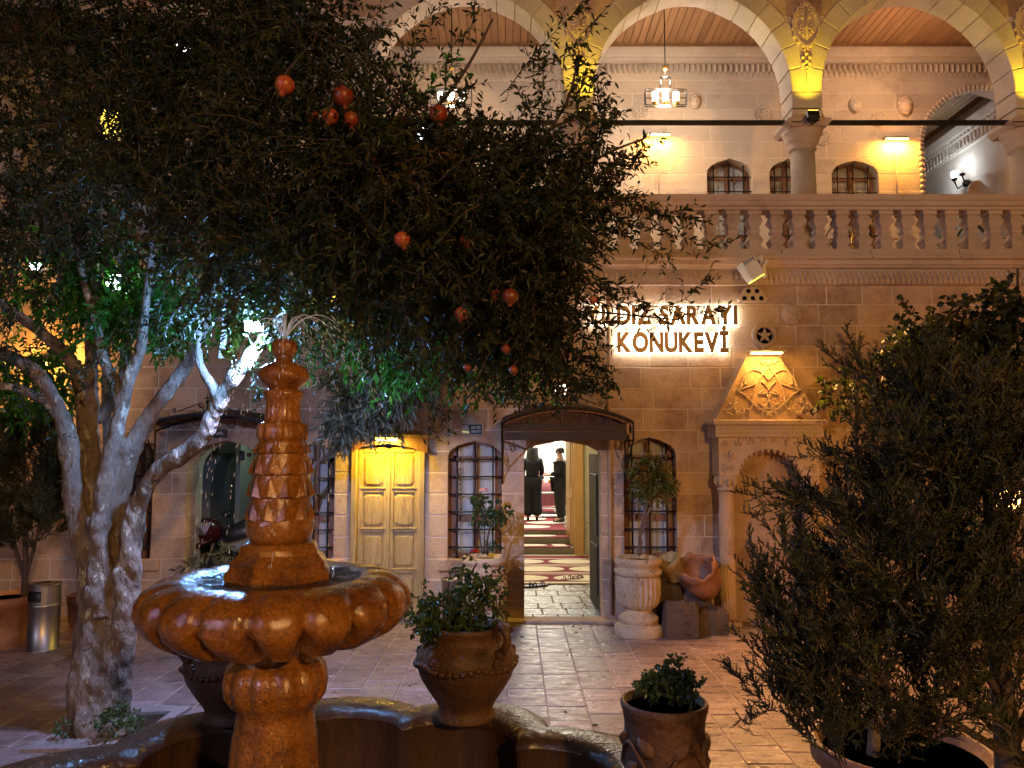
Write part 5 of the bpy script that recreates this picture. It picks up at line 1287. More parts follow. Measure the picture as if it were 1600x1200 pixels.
def proj(P):
    P = np.asarray(P); dy = P[..., 1]; dz = P[..., 2] - H
    f = dy * math.cos(PITCH) + dz * math.sin(PITCH); u = -dy * math.sin(PITCH) + dz * math.cos(PITCH)
    return 800 + FPX * P[..., 0] / f, 600 - FPX * u / f
Pl, Dl = leaves_on(T_, 22, .95, .0)
Ll = nr.uniform(.030, .056, len(Pl)); geoA = leaves_geo(Pl, Dl, Ll, Ll * .38, .2, .12)
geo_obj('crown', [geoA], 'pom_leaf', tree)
rad_ = np.linspace(.0032, .001, 7)[None].repeat(len(T_), 0)
geo_obj('twigs', [tubes_geo(T_, rad_, 3)], 'thin_bark', tree, kind='stuff')
# long loose sprays reaching past the crown's edge: each (list of px,py,Y)
sprays = [
 [(640, 130, 4.1), (650, 60, 4.1), (690, 10, 4.1)], [(700, 150, 4.1), (706, 90, 4.1), (745, 30, 4.05), (752, -10, 4)], [(650, 170, 4.1), (645, 150, 4.1), (640, 90, 4.1)],
 [(780, 150, 4.1), (820, 100, 4.1), (870, 50, 4.05), (908, 10, 4)], [(820, 120, 4.1), (880, 80, 4.05), (925, 30, 4)], [(800, 200, 4.1), (840, 150, 4.1), (850, 100, 4.1)],
 [(900, 180, 4.1), (905, 130, 4.1), (900, 90, 4.1)], [(905, 180, 4.1), (915, 120, 4.1), (930, 130, 4.1)], [(930, 260, 4.1), (945, 190, 4.1), (935, 140, 4.1)], [(930, 230, 4.1), (950, 180, 4.1), (965, 170, 4.1)],
 [(900, 330, 4.1), (950, 280, 4.1), (990, 240, 4.1), (1020, 215, 4.1)], [(930, 300, 4.1), (970, 250, 4.1), (1010, 240, 4.1)], [(930, 330, 4.1), (990, 300, 4.1), (1030, 320, 4.1), (1070, 320, 4.1)],
 [(940, 300, 4.1), (1000, 320, 4.1), (1050, 340, 4.1), (1110, 350, 4.1)], [(900, 370, 4.2), (960, 360, 4.2), (1010, 390, 4.2), (1040, 400, 4.2)], [(940, 340, 4.1), (1000, 350, 4.1), (1060, 365, 4.1), (1130, 380, 4.1)],
 [(900, 440, 4.2), (960, 470, 4.2), (1010, 480, 4.2), (1060, 470, 4.2), (1100, 430, 4.2)], [(920, 470, 4.2), (990, 490, 4.2), (1060, 490, 4.2), (1130, 480, 4.2)], [(900, 480, 4.2), (930, 500, 4.2), (960, 505, 4.2)],
 [(930, 430, 4.2), (970, 450, 4.2), (1010, 475, 4.2)], [(900, 510, 4.3), (930, 570, 4.3), (960, 600, 4.3)], [(880, 560, 4.3), (920, 600, 4.3), (925, 590, 4.3)], [(860, 540, 4.3), (900, 590, 4.3), (915, 610, 4.3)],
 [(540, 500, 5.2), (620, 520, 5.2), (660, 580, 5.3), (690, 640, 5.3)], [(560, 470, 5.2), (640, 520, 5.3), (680, 600, 5.3), (700, 680, 5.3)], [(620, 500, 5.0), (700, 560, 5.0), (735, 600, 5.0), (760, 625, 5.0)], [(600, 560, 5.0), (660, 600, 5.0), (675, 660, 5.0)],
 [(500, 500, 4.9), (470, 560, 4.9), (520, 600, 4.9), (540, 590, 4.9)], [(430, 500, 4.9), (400, 560, 4.9), (410, 620, 4.9)], [(440, 520, 4.9), (500, 560, 4.9), (540, 620, 4.9)], [(330, 460, 4.9), (300, 500, 4.9), (260, 540, 4.9)], [(260, 450, 4.9), (250, 520, 4.9), (265, 560, 4.9)],
 [(200, 480, 5.2), (160, 540, 5.2), (130, 580, 5.2), (110, 590, 5.2)], [(230, 480, 5.2), (200, 540, 5.2), (170, 590, 5.2)], [(100, 470, 5.3), (60, 530, 5.3), (20, 560, 5.3)], [(30, 480, 5.3), (10, 560, 5.3), (50, 650, 5.3)], [(-10, 500, 5.3), (40, 570, 5.3), (90, 690, 5.3)],
 [(780, 560, 4.5), (800, 610, 4.5), (830, 620, 4.5)], [(740, 540, 4.6), (760, 590, 4.6), (800, 600, 4.6)], [(820, 170, 4.1), (900, 175, 4.1), (925, 200, 4.1)], [(870, 240, 4.1), (930, 250, 4.1), (960, 300, 4.1)]]
TS = []
for sp_ in sprays:
    P = spline([at(*p) for p in sp_], 5); P = np.array([[*p] for p in P]); idx = np.linspace(0, len(P) - 1, 12); lo = np.floor(idx).astype(int).clip(0, len(P) - 2); f = (idx - lo)[:, None]
    M_ = P[lo] * (1 - f) + P[lo + 1] * f; M_ = M_ + np.cumsum(nr.normal(size=M_.shape) * .006, 0)
    TS.append(M_)
TS = np.stack(TS)
side_s, side_d = [], []
for M_ in TS:
    for k in range(1, 12):
        for _ in range(2):
            d = unit((M_[k] - M_[k - 1])[None])[0]; side_s.append(M_[k]); side_d.append(d * .5 + nr.normal(size=3) * .6)
SD = twigs(np.array(side_s), np.array(side_d), nr.uniform(.05, .16, len(side_s)), 5, droop=.3, wob=.4)
P1, D1 = leaves_on(TS, 22, .9); P2, D2 = leaves_on(SD, 4, .9)
Pa = np.concatenate([P1, P2]); Da = np.concatenate([D1, D2]); La = nr.uniform(.028, .052, len(Pa))
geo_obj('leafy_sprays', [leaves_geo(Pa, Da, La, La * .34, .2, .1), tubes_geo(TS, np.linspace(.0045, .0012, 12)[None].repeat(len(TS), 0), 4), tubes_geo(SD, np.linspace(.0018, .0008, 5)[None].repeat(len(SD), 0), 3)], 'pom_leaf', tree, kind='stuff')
# hanging pomegranates
fruits = [(445, 133, 3.35, 16), (536, 150, 3.4, 17), (516, 182, 3.4, 14), (548, 186, 3.45, 13), (685, 178, 3.4, 15), (583, 252, 3.6, 9), (628, 374, 3.45, 13), (728, 375, 3.6, 11), (775, 461, 3.7, 9), (797, 463, 3.6, 13), (721, 490, 3.6, 11), (790, 545, 3.8, 7), (802, 578, 3.8, 7), (488, 178, 3.6, 10), (927, 468, 3.9, 6), (730, 574, 4.0, 6)]
for a, b, Yk, r in fruits:
    Yk += (0 if a in (628, 797, 445) else .2); c = at(a, b, Yk); rr_ = r * Yk / FPX; q = MB()
    tilt = Matrix.Rotation(rnd.uniform(-.3, .3), 3, 'X') @ Matrix.Rotation(rnd.uniform(-.3, .3), 3, 'Y')
    def fr(th, r0, z, k): return r0 * (1 + .03 * math.cos(6 * th)), z
    pf = [(.001, rr_ * .94)] + [(rr_ * math.sin(t), rr_ * .96 * math.cos(t)) for t in [math.pi * k / 12 for k in range(1, 11)]] + [(rr_ * .24, -rr_ * .98), (rr_ * .22, -rr_ * 1.12)]
    pf = [(x, z) for x, z in pf][::-1]
    q.lathe(pf, c, 18, mod=fr, rot=tilt); ob = q.build('pomegranate', 'pom_skin', tree)
    q = MB(); q.ball(c + tilt @ Vector((0, 0, -rr_ * 1.05)), rr_ * .22, 8, 6)
    for k in range(6):
        th = k * math.pi / 3; b0 = c + tilt @ Vector((rr_ * .2 * math.cos(th), rr_ * .2 * math.sin(th), -rr_ * 1.05)); b1 = c + tilt @ Vector((rr_ * .3 * math.cos(th), rr_ * .3 * math.sin(th), -rr_ * 1.34)); q.tube([b0, b1], [rr_ * .09, rr_ * .015], 4)
    q.build('calyx', 'pom_skin', ob); q = MB()
    q.tube([c + Vector((0, 0, rr_ * .9)), c + Vector((.01, 0, rr_ * 1.6)), c + Vector((.03, .03, rr_ * 2.8))], [.004, .003, .0025], 5)
    q.build('stalk', 'thin_bark', ob)

# second tree behind: glossy lit leaves near the green lamp, and the willow-leaved oleander by the wood door
gt = thing('glossy_leaved_tree', at(180, 470, 6.6), 'glossy broad leaved tree lit green by a lamp behind the pale stems', 'tree')
bl2 = [(190, 450, 5.9, 90, 60, .35, 120), (215, 490, 5.6, 60, 40, .25, 46), (150, 400, 5.8, 60, 40, .3, 40), (300, 470, 6.2, 90, 60, .4, 70), (70, 420, 6.6, 100, 80, .5, 70), (640, 520, 6.4, 120, 70, .5, 130), (760, 540, 6.4, 90, 60, .4, 60), (520, 500, 6.6, 90, 60, .4, 60), (640, 210, 6.0, 120, 70, .5, 60), (300, 110, 6.6, 120, 80, .5, 60), (400, 480, 6.4, 60, 50, .4, 40), (60, 580, 7.6, 90, 60, .3, 110)]
S_, D_ = [], []
for (a, b, Yk, rx, ry, rd, nt) in bl2:
    c = np.array(at(a, b, Yk)); sc_ = Yk / FPX; v = unit(nr.normal(size=(nt, 3))) * (nr.random((nt, 1)) ** .5)
    S_.append(c + v * np.array([rx * sc_, rd, ry * sc_]) * .8); D_.append(unit(v + nr.normal(size=(nt, 3)) * .6))
S_ = np.concatenate(S_); D_ = np.concatenate(D_); T2 = twigs(S_, D_, nr.uniform(.25, .5, len(S_)), 6, droop=1.1, wob=.4)
Pl, Dl = leaves_on(T2, 14, .9); Ll = nr.uniform(.05, .10, len(Pl))
geo_obj('crown', [leaves_geo(Pl, Dl, Ll, Ll * .36, .15, .2), tubes_geo(T2, np.linspace(.004, .0015, 6)[None].repeat(len(T2), 0), 3)], 'glossy_leaf', gt)
limbs('trunk', [[(170, 980, 7.0, 14), (172, 760, 6.9, 11), (165, 600, 6.8, 8), (175, 480, 6.5, 6), (200, 400, 6.4, 4)]], 'bark', gt, 8)
limbs('limb', [[(175, 480, 6.5, 6), (300, 480, 6.3, 5), (460, 500, 6.4, 4), (640, 510, 6.4, 3), (770, 530, 6.4, 2)]], 'bark', gt, 6)
ol_ = thing('oleander_bush', at(505, 720, 7.9), 'grey green willow leaved bush leaning over the old wooden door', 'bush')
limbs('stem', [[(455, 850, 8.2, 6), (485, 740, 8.1, 5), (520, 705, 8.0, 4), (570, 670, 7.9, 3), (610, 640, 7.9, 2)], [(520, 705, 8.0, 4), (540, 660, 7.9, 2.5), (590, 600, 7.9, 2)]], 'bark', ol_, 6)
S_, D_ = [], []
for (a, b, Yk, rx, ry, rd, nt) in [(590, 625, 7.9, 55, 45, .3, 120), (640, 590, 7.9, 50, 40, .3, 70), (545, 665, 7.9, 22, 35, .2, 46), (560, 610, 7.9, 30, 40, .2, 40)]:
    c = np.array(at(a, b, Yk)); sc_ = Yk / FPX; v = unit(nr.normal(size=(nt, 3))) * (nr.random((nt, 1)) ** .5)
    S_.append(c + v * np.array([rx * sc_, rd, ry * sc_]) * .8); D_.append(unit(v * .5 + np.array([-.3, -.1, .1]) + nr.normal(size=(nt, 3)) * .5))
S_ = np.concatenate(S_); D_ = np.concatenate(D_); T3 = twigs(S_, D_, nr.uniform(.2, .34, len(S_)), 6, droop=1.4, wob=.3); Pl, Dl = leaves_on(T3, 18, .75); Ll = nr.uniform(.07, .12, len(Pl))
geo_obj('foliage', [leaves_geo(Pl, Dl, Ll, Ll * .16, .1, .3), tubes_geo(T3, np.linspace(.003, .0012, 6)[None].repeat(len(T3), 0), 3)], 'willow_leaf', ol_)

# grapevine on the right, with stem
vn = thing('grapevine', at(1500, 560, 7.2), 'dark grapevine trained along the wall above the juniper at the right', 'vine')
S_, D_ = [], []
for (a, b, Yk, rx, ry, rd, nt) in [(1560, 530, 7.4, 90, 90, .5, 150), (1480, 530, 7.5, 80, 55, .4, 120), (1590, 480, 7.3, 24, 50, .3, 24), (1430, 555, 7.6, 50, 35, .3, 50), (1590, 620, 7.0, 60, 60, .4, 70), (1500, 600, 7.4, 80, 50, .3, 60), (1330, 600, 8.3, 60, 40, .3, 40)]:
    c = np.array(at(a, b, Yk)); sc_ = Yk / FPX; v = unit(nr.normal(size=(nt, 3))) * (nr.random((nt, 1)) ** .5)
    S_.append(c + v * np.array([rx * sc_, rd, ry * sc_]) * .85); D_.append(unit(v + nr.normal(size=(nt, 3)) * .6))
S_ = np.concatenate(S_); D_ = np.concatenate(D_); T4 = twigs(S_, D_, nr.uniform(.15, .3, len(S_)), 5, droop=.8, wob=.5); Pl, Dl = leaves_on(T4, 11, 1.0); Ll = nr.uniform(.045, .085, len(Pl))
geo_obj('foliage', [leaves_geo(Pl, Dl, Ll, Ll * .85, .15, .15), tubes_geo(T4, np.linspace(.004, .0015, 5)[None].repeat(len(T4), 0), 3)], 'vine_leaf', vn)
limbs('stem', [[(1590, 980, 7.2, 6), (1580, 800, 7.2, 5), (1590, 640, 7.2, 4), (1550, 540, 7.3, 3), (1450, 550, 7.5, 2)], [(1590, 640, 7.2, 3), (1590, 420, 7.3, 2)]], 'thin_bark', vn, 6)

# ---------------- junipers: plumes of fine scale leaves
def juniper(label, trunk_paths, clumps, bx, seed, density=1.0, plume=.17):
    t = thing('juniper', bx, label, 'shrub')
    limbs('trunk', trunk_paths, 'thin_bark', t, 8)
    S_, D_, root = [], [], []
    for (a, b, Yk, rx, ry, rd, nt) in clumps:
        nt = int(nt * density); c = np.array(at(a, b, Yk)); sc_ = Yk / FPX; ns = max(3, nt // 8); v = unit(nr.normal(size=(ns, 3))) * (nr.random((ns, 1)) ** .4); v = np.repeat(v, 8, 0); nt = len(v); ax = unit(v * np.array([.85, .6, .25]) + np.repeat(nr.normal(size=(ns, 3)), 8, 0) * .25 + np.array([0, 0, .75])); s8 = nr.random((nt, 1)) * plume * 1.3
        S_.append(c + v * np.array([rx * sc_, rd, ry * sc_]) * .84 + ax * s8 + nr.normal(size=(nt, 3)) * .010); D_.append(unit(ax + nr.normal(size=(nt, 3)) * .30))
    S_ = np.concatenate(S_); D_ = np.concatenate(D_); n = len(S_)
    Tp = twigs(S_, D_, nr.uniform(plume * .7, plume * 1.5, n), 6, droop=-.15, wob=.25)
    # side shoots along each plume
    ps, ds = leaves_on(Tp, 15, .8); L2 = nr.uniform(.025, .055, len(ps)) * plume / .17
    Ts = twigs(ps, ds + np.array([0, 0, .35]), L2, 3, droop=-.1, wob=.15)
    pn, dn = leaves_on(Ts, 4, .55, 0); Ln = nr.uniform(.010, .018, len(pn)) * plume / .17
    pt, dt = leaves_on(Tp, 10, .6, .2); Lt = nr.uniform(.012, .02, len(pt)) * plume / .17
    geo_obj('foliage', [tubes_geo(Ts, np.linspace(.0038, .0014, 3)[None].repeat(len(Ts), 0) * plume / .17, 3), leaves_geo(np.concatenate([pn, pt]), np.concatenate([dn, dt]), np.concatenate([Ln, Lt]), .0055 * plume / .17, .3, 0)], 'juniper_needle', t)
    geo_obj('stems', [tubes_geo(Tp, np.linspace(.003, .001, 6)[None].repeat(n, 0), 3)], 'thin_bark', t, kind='stuff')
    return t
JY = 2.9
juniper('large dark bushy juniper filling the right foreground', [
  [(1580, 1290, JY, 24), (1573, 1150, JY, 20), (1563, 1050, JY, 17), (1555, 930, JY, 14), (1545, 800, JY, 10), (1535, 680, JY, 6)],
  [(1575, 1180, JY, 10), (1615, 1100, JY, 8), (1655, 1040, JY, 6), (1695, 960, JY, 5)], [(1570, 1100, JY, 8), (1515, 1020, JY - .1, 6), (1435, 960, JY - .1, 5), (1345, 900, JY - .1, 3), (1255, 860, JY - .1, 2)],
  [(1573, 1180, JY, 7), (1475, 1120, JY - .2, 5), (1355, 1060, JY - .2, 4), (1255, 1040, JY - .2, 2)], [(1555, 950, JY, 7), (1495, 860, JY - .1, 5), (1415, 780, JY - .1, 4), (1335, 720, JY - .1, 2)],
  [(1555, 900, JY, 6), (1595, 800, JY, 5), (1615, 700, JY, 3)], [(1563, 1050, JY, 6), (1615, 950, JY - .1, 5), (1655, 850, JY - .1, 4)]],
 [(1535, 740, JY, 110, 80, .3, 150), (1455, 750, JY, 100, 110, .3, 170), (1555, 810, JY, 120, 110, .35, 210), (1365, 880, JY, 105, 110, .3, 170), (1455, 900, JY, 120, 100, .35, 190), (1595, 930, JY, 90, 90, .3, 110), (1295, 1010, JY, 80, 90, .25, 110), (1275, 960, JY, 70, 50, .2, 55), (1395, 1020, JY, 90, 80, .3, 80),
  (1265, 1100, JY - .1, 80, 80, .2, 100), (1345, 1120, JY - .2, 70, 70, .2, 50), (1400, 670, JY, 36, 55, .2, 28), (1455, 690, JY, 60, 45, .2, 46), (1645, 730, JY, 60, 120, .3, 90), (1475, 1010, JY, 80, 50, .2, 22), (1655, 1000, JY, 50, 80, .2, 40), (1325, 790, JY, 50, 50, .2, 44), (1295, 1160, JY - .1, 80, 50, .2, 50), (1505, 970, JY - .1, 120, 70, .3, 70), (1615, 1010, JY, 70, 60, .2, 24), (1475, 660, JY, 50, 30, .2, 24), (1555, 660, JY, 70, 30, .2, 34), (1635, 660, JY, 60, 40, .2, 30), (1275, 1030, JY, 50, 60, .2, 40), (1455, 1090, JY - .1, 70, 60, .2, 40), (1560, 1110, JY - .15, 90, 60, .2, 60), (1340, 1190, JY - .2, 80, 50, .2, 50), (1500, 1010, JY - .15, 90, 60, .2, 70), (1460, 1200, JY - .3, 90, 40, .15, 30), (1590, 1200, JY - .2, 60, 50, .15, 40)],
 (at(1575, 1210, JY).x, JY, 0), 5, .92, .155)
juniper('slim potted conifer glowing orange from behind at the left wall', [
  [(38, 935, 8.0, 6), (40, 850, 8.0, 5), (38, 740, 8.0, 3), (36, 640, 8.0, 2)], [(40, 900, 8.0, 4), (60, 830, 8.0, 3), (75, 740, 8.0, 2)], [(38, 900, 8.0, 4), (15, 820, 8.0, 3), (8, 720, 8.0, 2)]],
 [(35, 690, 8.0, 30, 60, .2, 60), (20, 770, 8.0, 40, 60, .25, 70), (65, 760, 8.0, 40, 60, .25, 70), (85, 830, 8.0, 26, 50, .2, 36), (15, 850, 8.0, 40, 40, .2, 40), (55, 850, 8.0, 40, 40, .2, 40), (100, 750, 8.0, 20, 40, .2, 20)],
 (at(38, 960, 8.0).x, 8.0, .3), 6, 2.0, .26)

# ---------------- lamps in and behind the trees
def globe(px, py, Y, r, m, label, e, col, cordtop=None, group=None):
    p = at(px, py, Y); t = thing('tree_lamp', p, label, 'lamp', group)
    MB().ball(p, r, 14, 10).build('bulb', m, t); q = MB(); q.lathe([(.02, r * .9), (.035, r * .9), (.03, r * 1.5), (.006, r * 1.7)], p, 12); q.tube([p + Vector((0, 0, r * 1.6)), p + Vector((.02, .02, .35))], .004, 5); q.build('lamp_cap', 'black_plastic', t)
    lamp('tree_lamp_light', 'POINT', p, e, col, r, parent=t); t.children[-1].data.use_shadow = True
    return t
BW = (.42, .68, 1)
globe(290, 78, 6.0, .075, 'bulb_white', 'round white lamp high in the upper left of the crown', 14, BW)
globe(660, 208, 5.6, .055, 'bulb_white', 'round white lamp in the middle of the dark crown', 20, BW)
globe(178, 440, 5.95, .07, 'bulb_white', 'white lamp among green glowing leaves above the pale stems', 560, (.12, 1, .32))
globe(55, 415, 6.0, .04, 'bulb_white', 'small white lamp at the far left among the stems', 90, BW)
globe(655, 500, 6.9, .05, 'bulb_white', 'white lamp behind the leaves right of the yellow lantern', 110, (.5, .95, .9))
globe(415, 150, 6.2, .05, 'bulb_white', 'warm white lamp behind the three clustered pomegranates', 18, (1, .9, .8))
fl2 = thing('tree_floodlight', at(398, 508, 4.75), 'small bright floodlight strapped to the pale limb beside the fountain jets', 'floodlight')
p = at(398, 506, 4.95); Rm = Matrix.Rotation(R(35), 3, 'X'); MB().box(p, (.13, .06, .09), Rm, bev=.01).build('lamp_body', 'white_paint', fl2); MB().box(p + Rm @ Vector((0, -.032, 0)), (.11, .006, .07), Rm).build('lamp_glass', 'bulb_white', fl2)
lamp('tree_flood_light', 'POINT', p + Vector((.0, -.05, -.14)), 230, (.20, .46, 1), .05)
lamp('tree_flood_beam', 'SPOT', p + Vector((.0, .10, -.16)), 580, (.46, .52, 1), .05, target=Vector((-1.9, 7.9, 0)), spot=128, blend=.8)
def lantern(px, py, Y, s, label, e):
    p = at(px, py, Y); t = thing('yellow_lantern', p, label, 'lantern', 'yellow glass lanterns hanging in the tree')
    MB().lathe([(s * .9, -s * 1.3), (s, -s * 1.1), (s * .8, s * 1.1), (s * .5, s * 1.3)], p, 10).build('lamp_glass', 'lamp_yellow', t)
    q = MB(); q.lathe([(s * .55, s * 1.3), (s * .3, s * 1.7), (.01, s * 1.9)], p, 10)
    for k in range(5): th = k * 1.256; q.tube([p + Vector((s * math.cos(th), s * math.sin(th), -s * 1.2)), p + Vector((s * .82 * math.cos(th), s * .82 * math.sin(th), s * 1.2))], .004, 4)
    q.tube([p + Vector((0, 0, s * 1.8)), p + Vector((0, 0, s * 1.8 + .35))], .003, 4); q.build('lantern_cap', 'iron', t)
    lamp('lantern_light', 'POINT', p + Vector((0, 0, -s * 1.8)), e, (1, .82, .2), .04)
lantern(526, 457, 4.7, .045, 'yellow glass lantern hanging low in the crown right of the water jets', 4)
lantern(173, 187, 5.3, .07, 'yellow glass lantern hanging high among the left branches', 4)
# hidden warm lamp that lights the left wall orange, and one at the right wall
wl1 = thing('courtyard_wall_lamp', at(72, 566, FY - .2), 'amber wall lamp behind leaves lighting the left wall orange', 'lamp')
p = at(72, 566, FY - .14); MB().box(p + Vector((0, .05, .02)), (.16, .14, .05), bev=.01).build('lamp_housing', 'iron', wl1); MB().box(p + Vector((0, 0, -.02)), (.12, .08, .03)).build('lamp_tube', 'tube_warm', wl1)
lamp('courtyard_lamp_light', 'POINT', p + Vector((0, -.14, -.06)), 75, (1, .50, .08), .04)
MB().tube([at(107, 545, FY - .03), at(107, 720, FY - .03)], .012, 6).build('conduit_pipe', 'white_paint', None, org=at(107, 700, FY), label='thin pale conduit on the orange lit wall at the left', cat='pipe')
wl2 = thing('courtyard_wall_lamp', at(1575, 775, 7.0), 'amber lamp behind the juniper near the right edge', 'lamp')
p = at(1575, 780, 7.0); MB().box(p, (.20, .06, .16), bev=.01).build('lamp_glass', 'tube_warm', wl2); MB().tube([p + Vector((0, .05, 0)), Vector((7.2, p.y + .05, p.z + .1))], .015, 6).build('lamp_arm', 'iron', wl2)
lamp('courtyard_lamp_light', 'POINT', p + Vector((-.1, -.2, -.1)), 40, (1, .42, .07), .05)
# white cord sagging through the leaves
q = MB(); q.tube(spline([at(478, 497, 4.6), at(520, 507, 4.7), at(560, 508, 4.8), at(590, 500, 4.9), at(610, 488, 5.0)], 5), .004, 5); q.build('hanging_cord', 'cable_white', None, org=at(540, 507, 4.7), label='thin white cord sagging below the yellow lantern', cat='cord')
# ================================================================ POTS, URNS, PLANTS
def leafy(name, clusters, m, parent, Lr, wr, per=12, tl=(.1, .25), droop=.8, up=0, spread=.9, stemr=.002):
    S_, D_ = [], []
    for (a, b, Yk, rx, ry, rd, nt) in clusters:
        c = np.array(at(a, b, Yk)); sc_ = Yk / FPX; v = unit(nr.normal(size=(nt, 3))) * (nr.random((nt, 1)) ** .5)
        S_.append(c + v * np.array([rx * sc_, rd, ry * sc_]) * .8); D_.append(unit(v + nr.normal(size=(nt, 3)) * .5 + np.array([0, 0, up])))
    S_ = np.concatenate(S_); D_ = np.concatenate(D_); T = twigs(S_, D_, nr.uniform(tl[0], tl[1], len(S_)), 5, droop=droop, wob=.4); P, D = leaves_on(T, per, spread); L_ = nr.uniform(Lr[0], Lr[1], len(P))
    return geo_obj(name, [leaves_geo(P, D, L_, L_ * wr, .15, .15), tubes_geo(T, np.linspace(stemr, stemr * .4, 5)[None].repeat(len(T), 0), 3)], m, parent)
# big garlanded pot with handles, on the basin rim
def gpot(px, pbase, Y, label, handles, sc=1.0):
    b = at(px, pbase, Y); b.z = RIMZ + .012; s = Y / FPX * sc; t = thing('garlanded_pot', b, label, 'pot', 'dark glazed pots with rope garlands on the basin rim')
    prof = [(44, 0), (45, 3), (43, 8), (40, 14), (44, 24), (58, 44), (70, 64), (76, 84), (74, 98), (66, 108), (58, 114), (55, 120), (56, 126), (60, 132), (60, 138), (55, 139), (52, 132), (50, 122)]
    MB().lathe([(r * s, z * s) for r, z in prof], b, 48).build('pot_body', 'dark_terracotta', t)
    MB().lathe([(.001, 124 * s), (52 * s, 124 * s)], b, 24).build('pot_soil', 'soil', t)
    q = MB()
    for k in range(44):   # garland: overlapping leaves hung in swags
        th = 2 * math.pi * k / 44; z = (88 - 7 * abs(math.sin(th * 2.5))) * s; c = b + Vector((math.cos(th) * 75.5 * s, math.sin(th) * 75.5 * s, z))
        tg = Vector((-math.sin(th), math.cos(th), .35 if k % 2 else -.35)); q.tube([c - tg * 6 * s, c, c + tg * 6 * s], [1.4 * s, 5.4 * s, 1.6 * s], 6)
    q.build('garland', 'dark_terracotta', t)
    for k in range(5):
        th = 2 * math.pi * (k + .25) / 5 - 1.2; c = b + Vector((math.cos(th) * 76 * s, math.sin(th) * 76 * s, 93 * s)); q = MB()
        for j in range(6): a_ = j * math.pi / 3; q.ball(c + Vector((-math.sin(th) * math.cos(a_) * 5 * s, math.cos(th) * math.cos(a_) * 5 * s, math.sin(a_) * 5 * s)), 3.6 * s, 6, 5)
        q.ball(c, 3.6 * s, 6, 5); q.build('rosette', 'dark_terracotta', t)
    for az in handles:
        d = Vector((math.cos(az), math.sin(az), 0)); q = MB()
        q.tube(spline([b + d * 54 * s + Vector((0, 0, 132 * s)), b + d * 74 * s + Vector((0, 0, 146 * s)), b + d * 86 * s + Vector((0, 0, 130 * s)), b + d * 80 * s + Vector((0, 0, 112 * s)), b + d * 66 * s + Vector((0, 0, 104 * s))], 5), 6.2 * s, 8)
        q.ball(b + d * 72 * s + Vector((0, 0, 104 * s)), 9 * s, 8, 6, jit=.08); q.build('handle', 'dark_terracotta', t)
    return t, b, s
gp_, gb_, gs_ = gpot(728, 1108, 4.40, 'large dark garlanded pot with looped handle holding a rose bush', (-.75, 2.6))
gpot(362, 1112, 4.38, 'dark garlanded pot half hidden behind the fountain pedestal', (-.9, 3.9), .95)
rb = thing('rose_bush', gb_ + Vector((0, 0, 124 * gs_)), 'small leafy rose bush spilling left out of the big garlanded pot', 'plant')
limbs('stem', [[(715, 985, 4.4, 2.5), (720, 930, 4.4, 2), (745, 880, 4.4, 1.4)], [(705, 985, 4.4, 2.5), (690, 940, 4.35, 2), (660, 930, 4.3, 1.2)], [(725, 985, 4.4, 2), (760, 930, 4.4, 1.5), (770, 890, 4.4, 1)], [(700, 985, 4.4, 2), (665, 965, 4.3, 1.5), (645, 990, 4.25, 1)], [(712, 985, 4.4, 2), (700, 930, 4.4, 1.5), (705, 890, 4.4, 1)]], 'thin_bark', rb, 5)
leafy('foliage', [(745, 905, 4.4, 32, 38, .12, 42), (725, 950, 4.4, 38, 32, .14, 46), (685, 950, 4.35, 36, 26, .12, 34), (665, 975, 4.3, 24, 24, .1, 22), (655, 940, 4.3, 16, 18, .08, 8), (765, 940, 4.4, 22, 34, .1, 20), (715, 990, 4.3, 40, 12, .08, 14)], 'rose_leaf', rb, (.022, .040), .62, 9, (.05, .12))
def rose(px, py, Y, r, m, parent):
    p = at(px, py, Y); q = MB()
    for k in range(14):
        th = k * 2.4; rr2 = r * (.25 + .75 * k / 14); c = p + Vector((math.cos(th) * rr2 * .6, math.sin(th) * rr2 * .6, r * .35 * (1 - k / 14)))
        q.lathe([(.001, -r * .1), (r * .42, 0), (r * .5, r * .25), (r * .46, r * .27)], c, 7, rot=Matrix.Rotation(.7 * k / 14, 3, Vector((-math.sin(th), math.cos(th), 0))))
    return q.build('rose_flower', m, parent)
rose(741, 862, 4.42, .028, 'rose_red', rb)
# fluted stone urns
def urn(px, pbase, Y, label, k=1.0):
    b = at_z(px, pbase, 0); b = Vector((at(px, pbase, Y).x, Y, 0)); s = Y / FPX * k; t = thing('stone_urn', b, label, 'urn', 'weathered fluted stone urns flanking the arched doorway')
    q = MB(); q.lathe([(37, 0), (37.5, 3), (37, 14), (35, 16), (29, 17), (28, 20), (30, 21), (30, 27), (27, 30), (22, 33), (20, 36), (21, 40)], (0, 0, 0), 40); q.v = [(x * s + b.x, y * s + b.y, z * s) for x, y, z in q.v]; q.build('urn_foot', 'urn_stone', t)
    def fl_(th, r, z, kk): return r * (1 - .10 * (1 - abs(math.sin(th * 13))) * (1 < kk < 7)), z
    q = MB(); q.lathe([(21, 40), (27, 43), (32, 50), (34, 60), (34.5, 70), (34.5, 80), (33, 88), (30, 90)], (0, 0, 0), 156, mod=fl_); q.v = [(x * s + b.x, y * s + b.y, z * s) for x, y, z in q.v]; q.build('urn_body', 'urn_stone', t)
    q = MB(); q.lathe([(30, 89), (34, 91), (36.5, 94), (36, 98), (32, 100), (31, 103), (33, 105), (36, 108), (36.5, 112), (34, 116), (30, 117), (26, 116), (25, 110)], (0, 0, 0), 40); q.v = [(x * s + b.x, y * s + b.y, z * s) for x, y, z in q.v]; q.build('urn_rim', 'urn_stone', t)
    MB().lathe([(.001, 111 * s), (28 * s, 111 * s)], b, 20).build('urn_soil', 'soil', t)
    return t, b
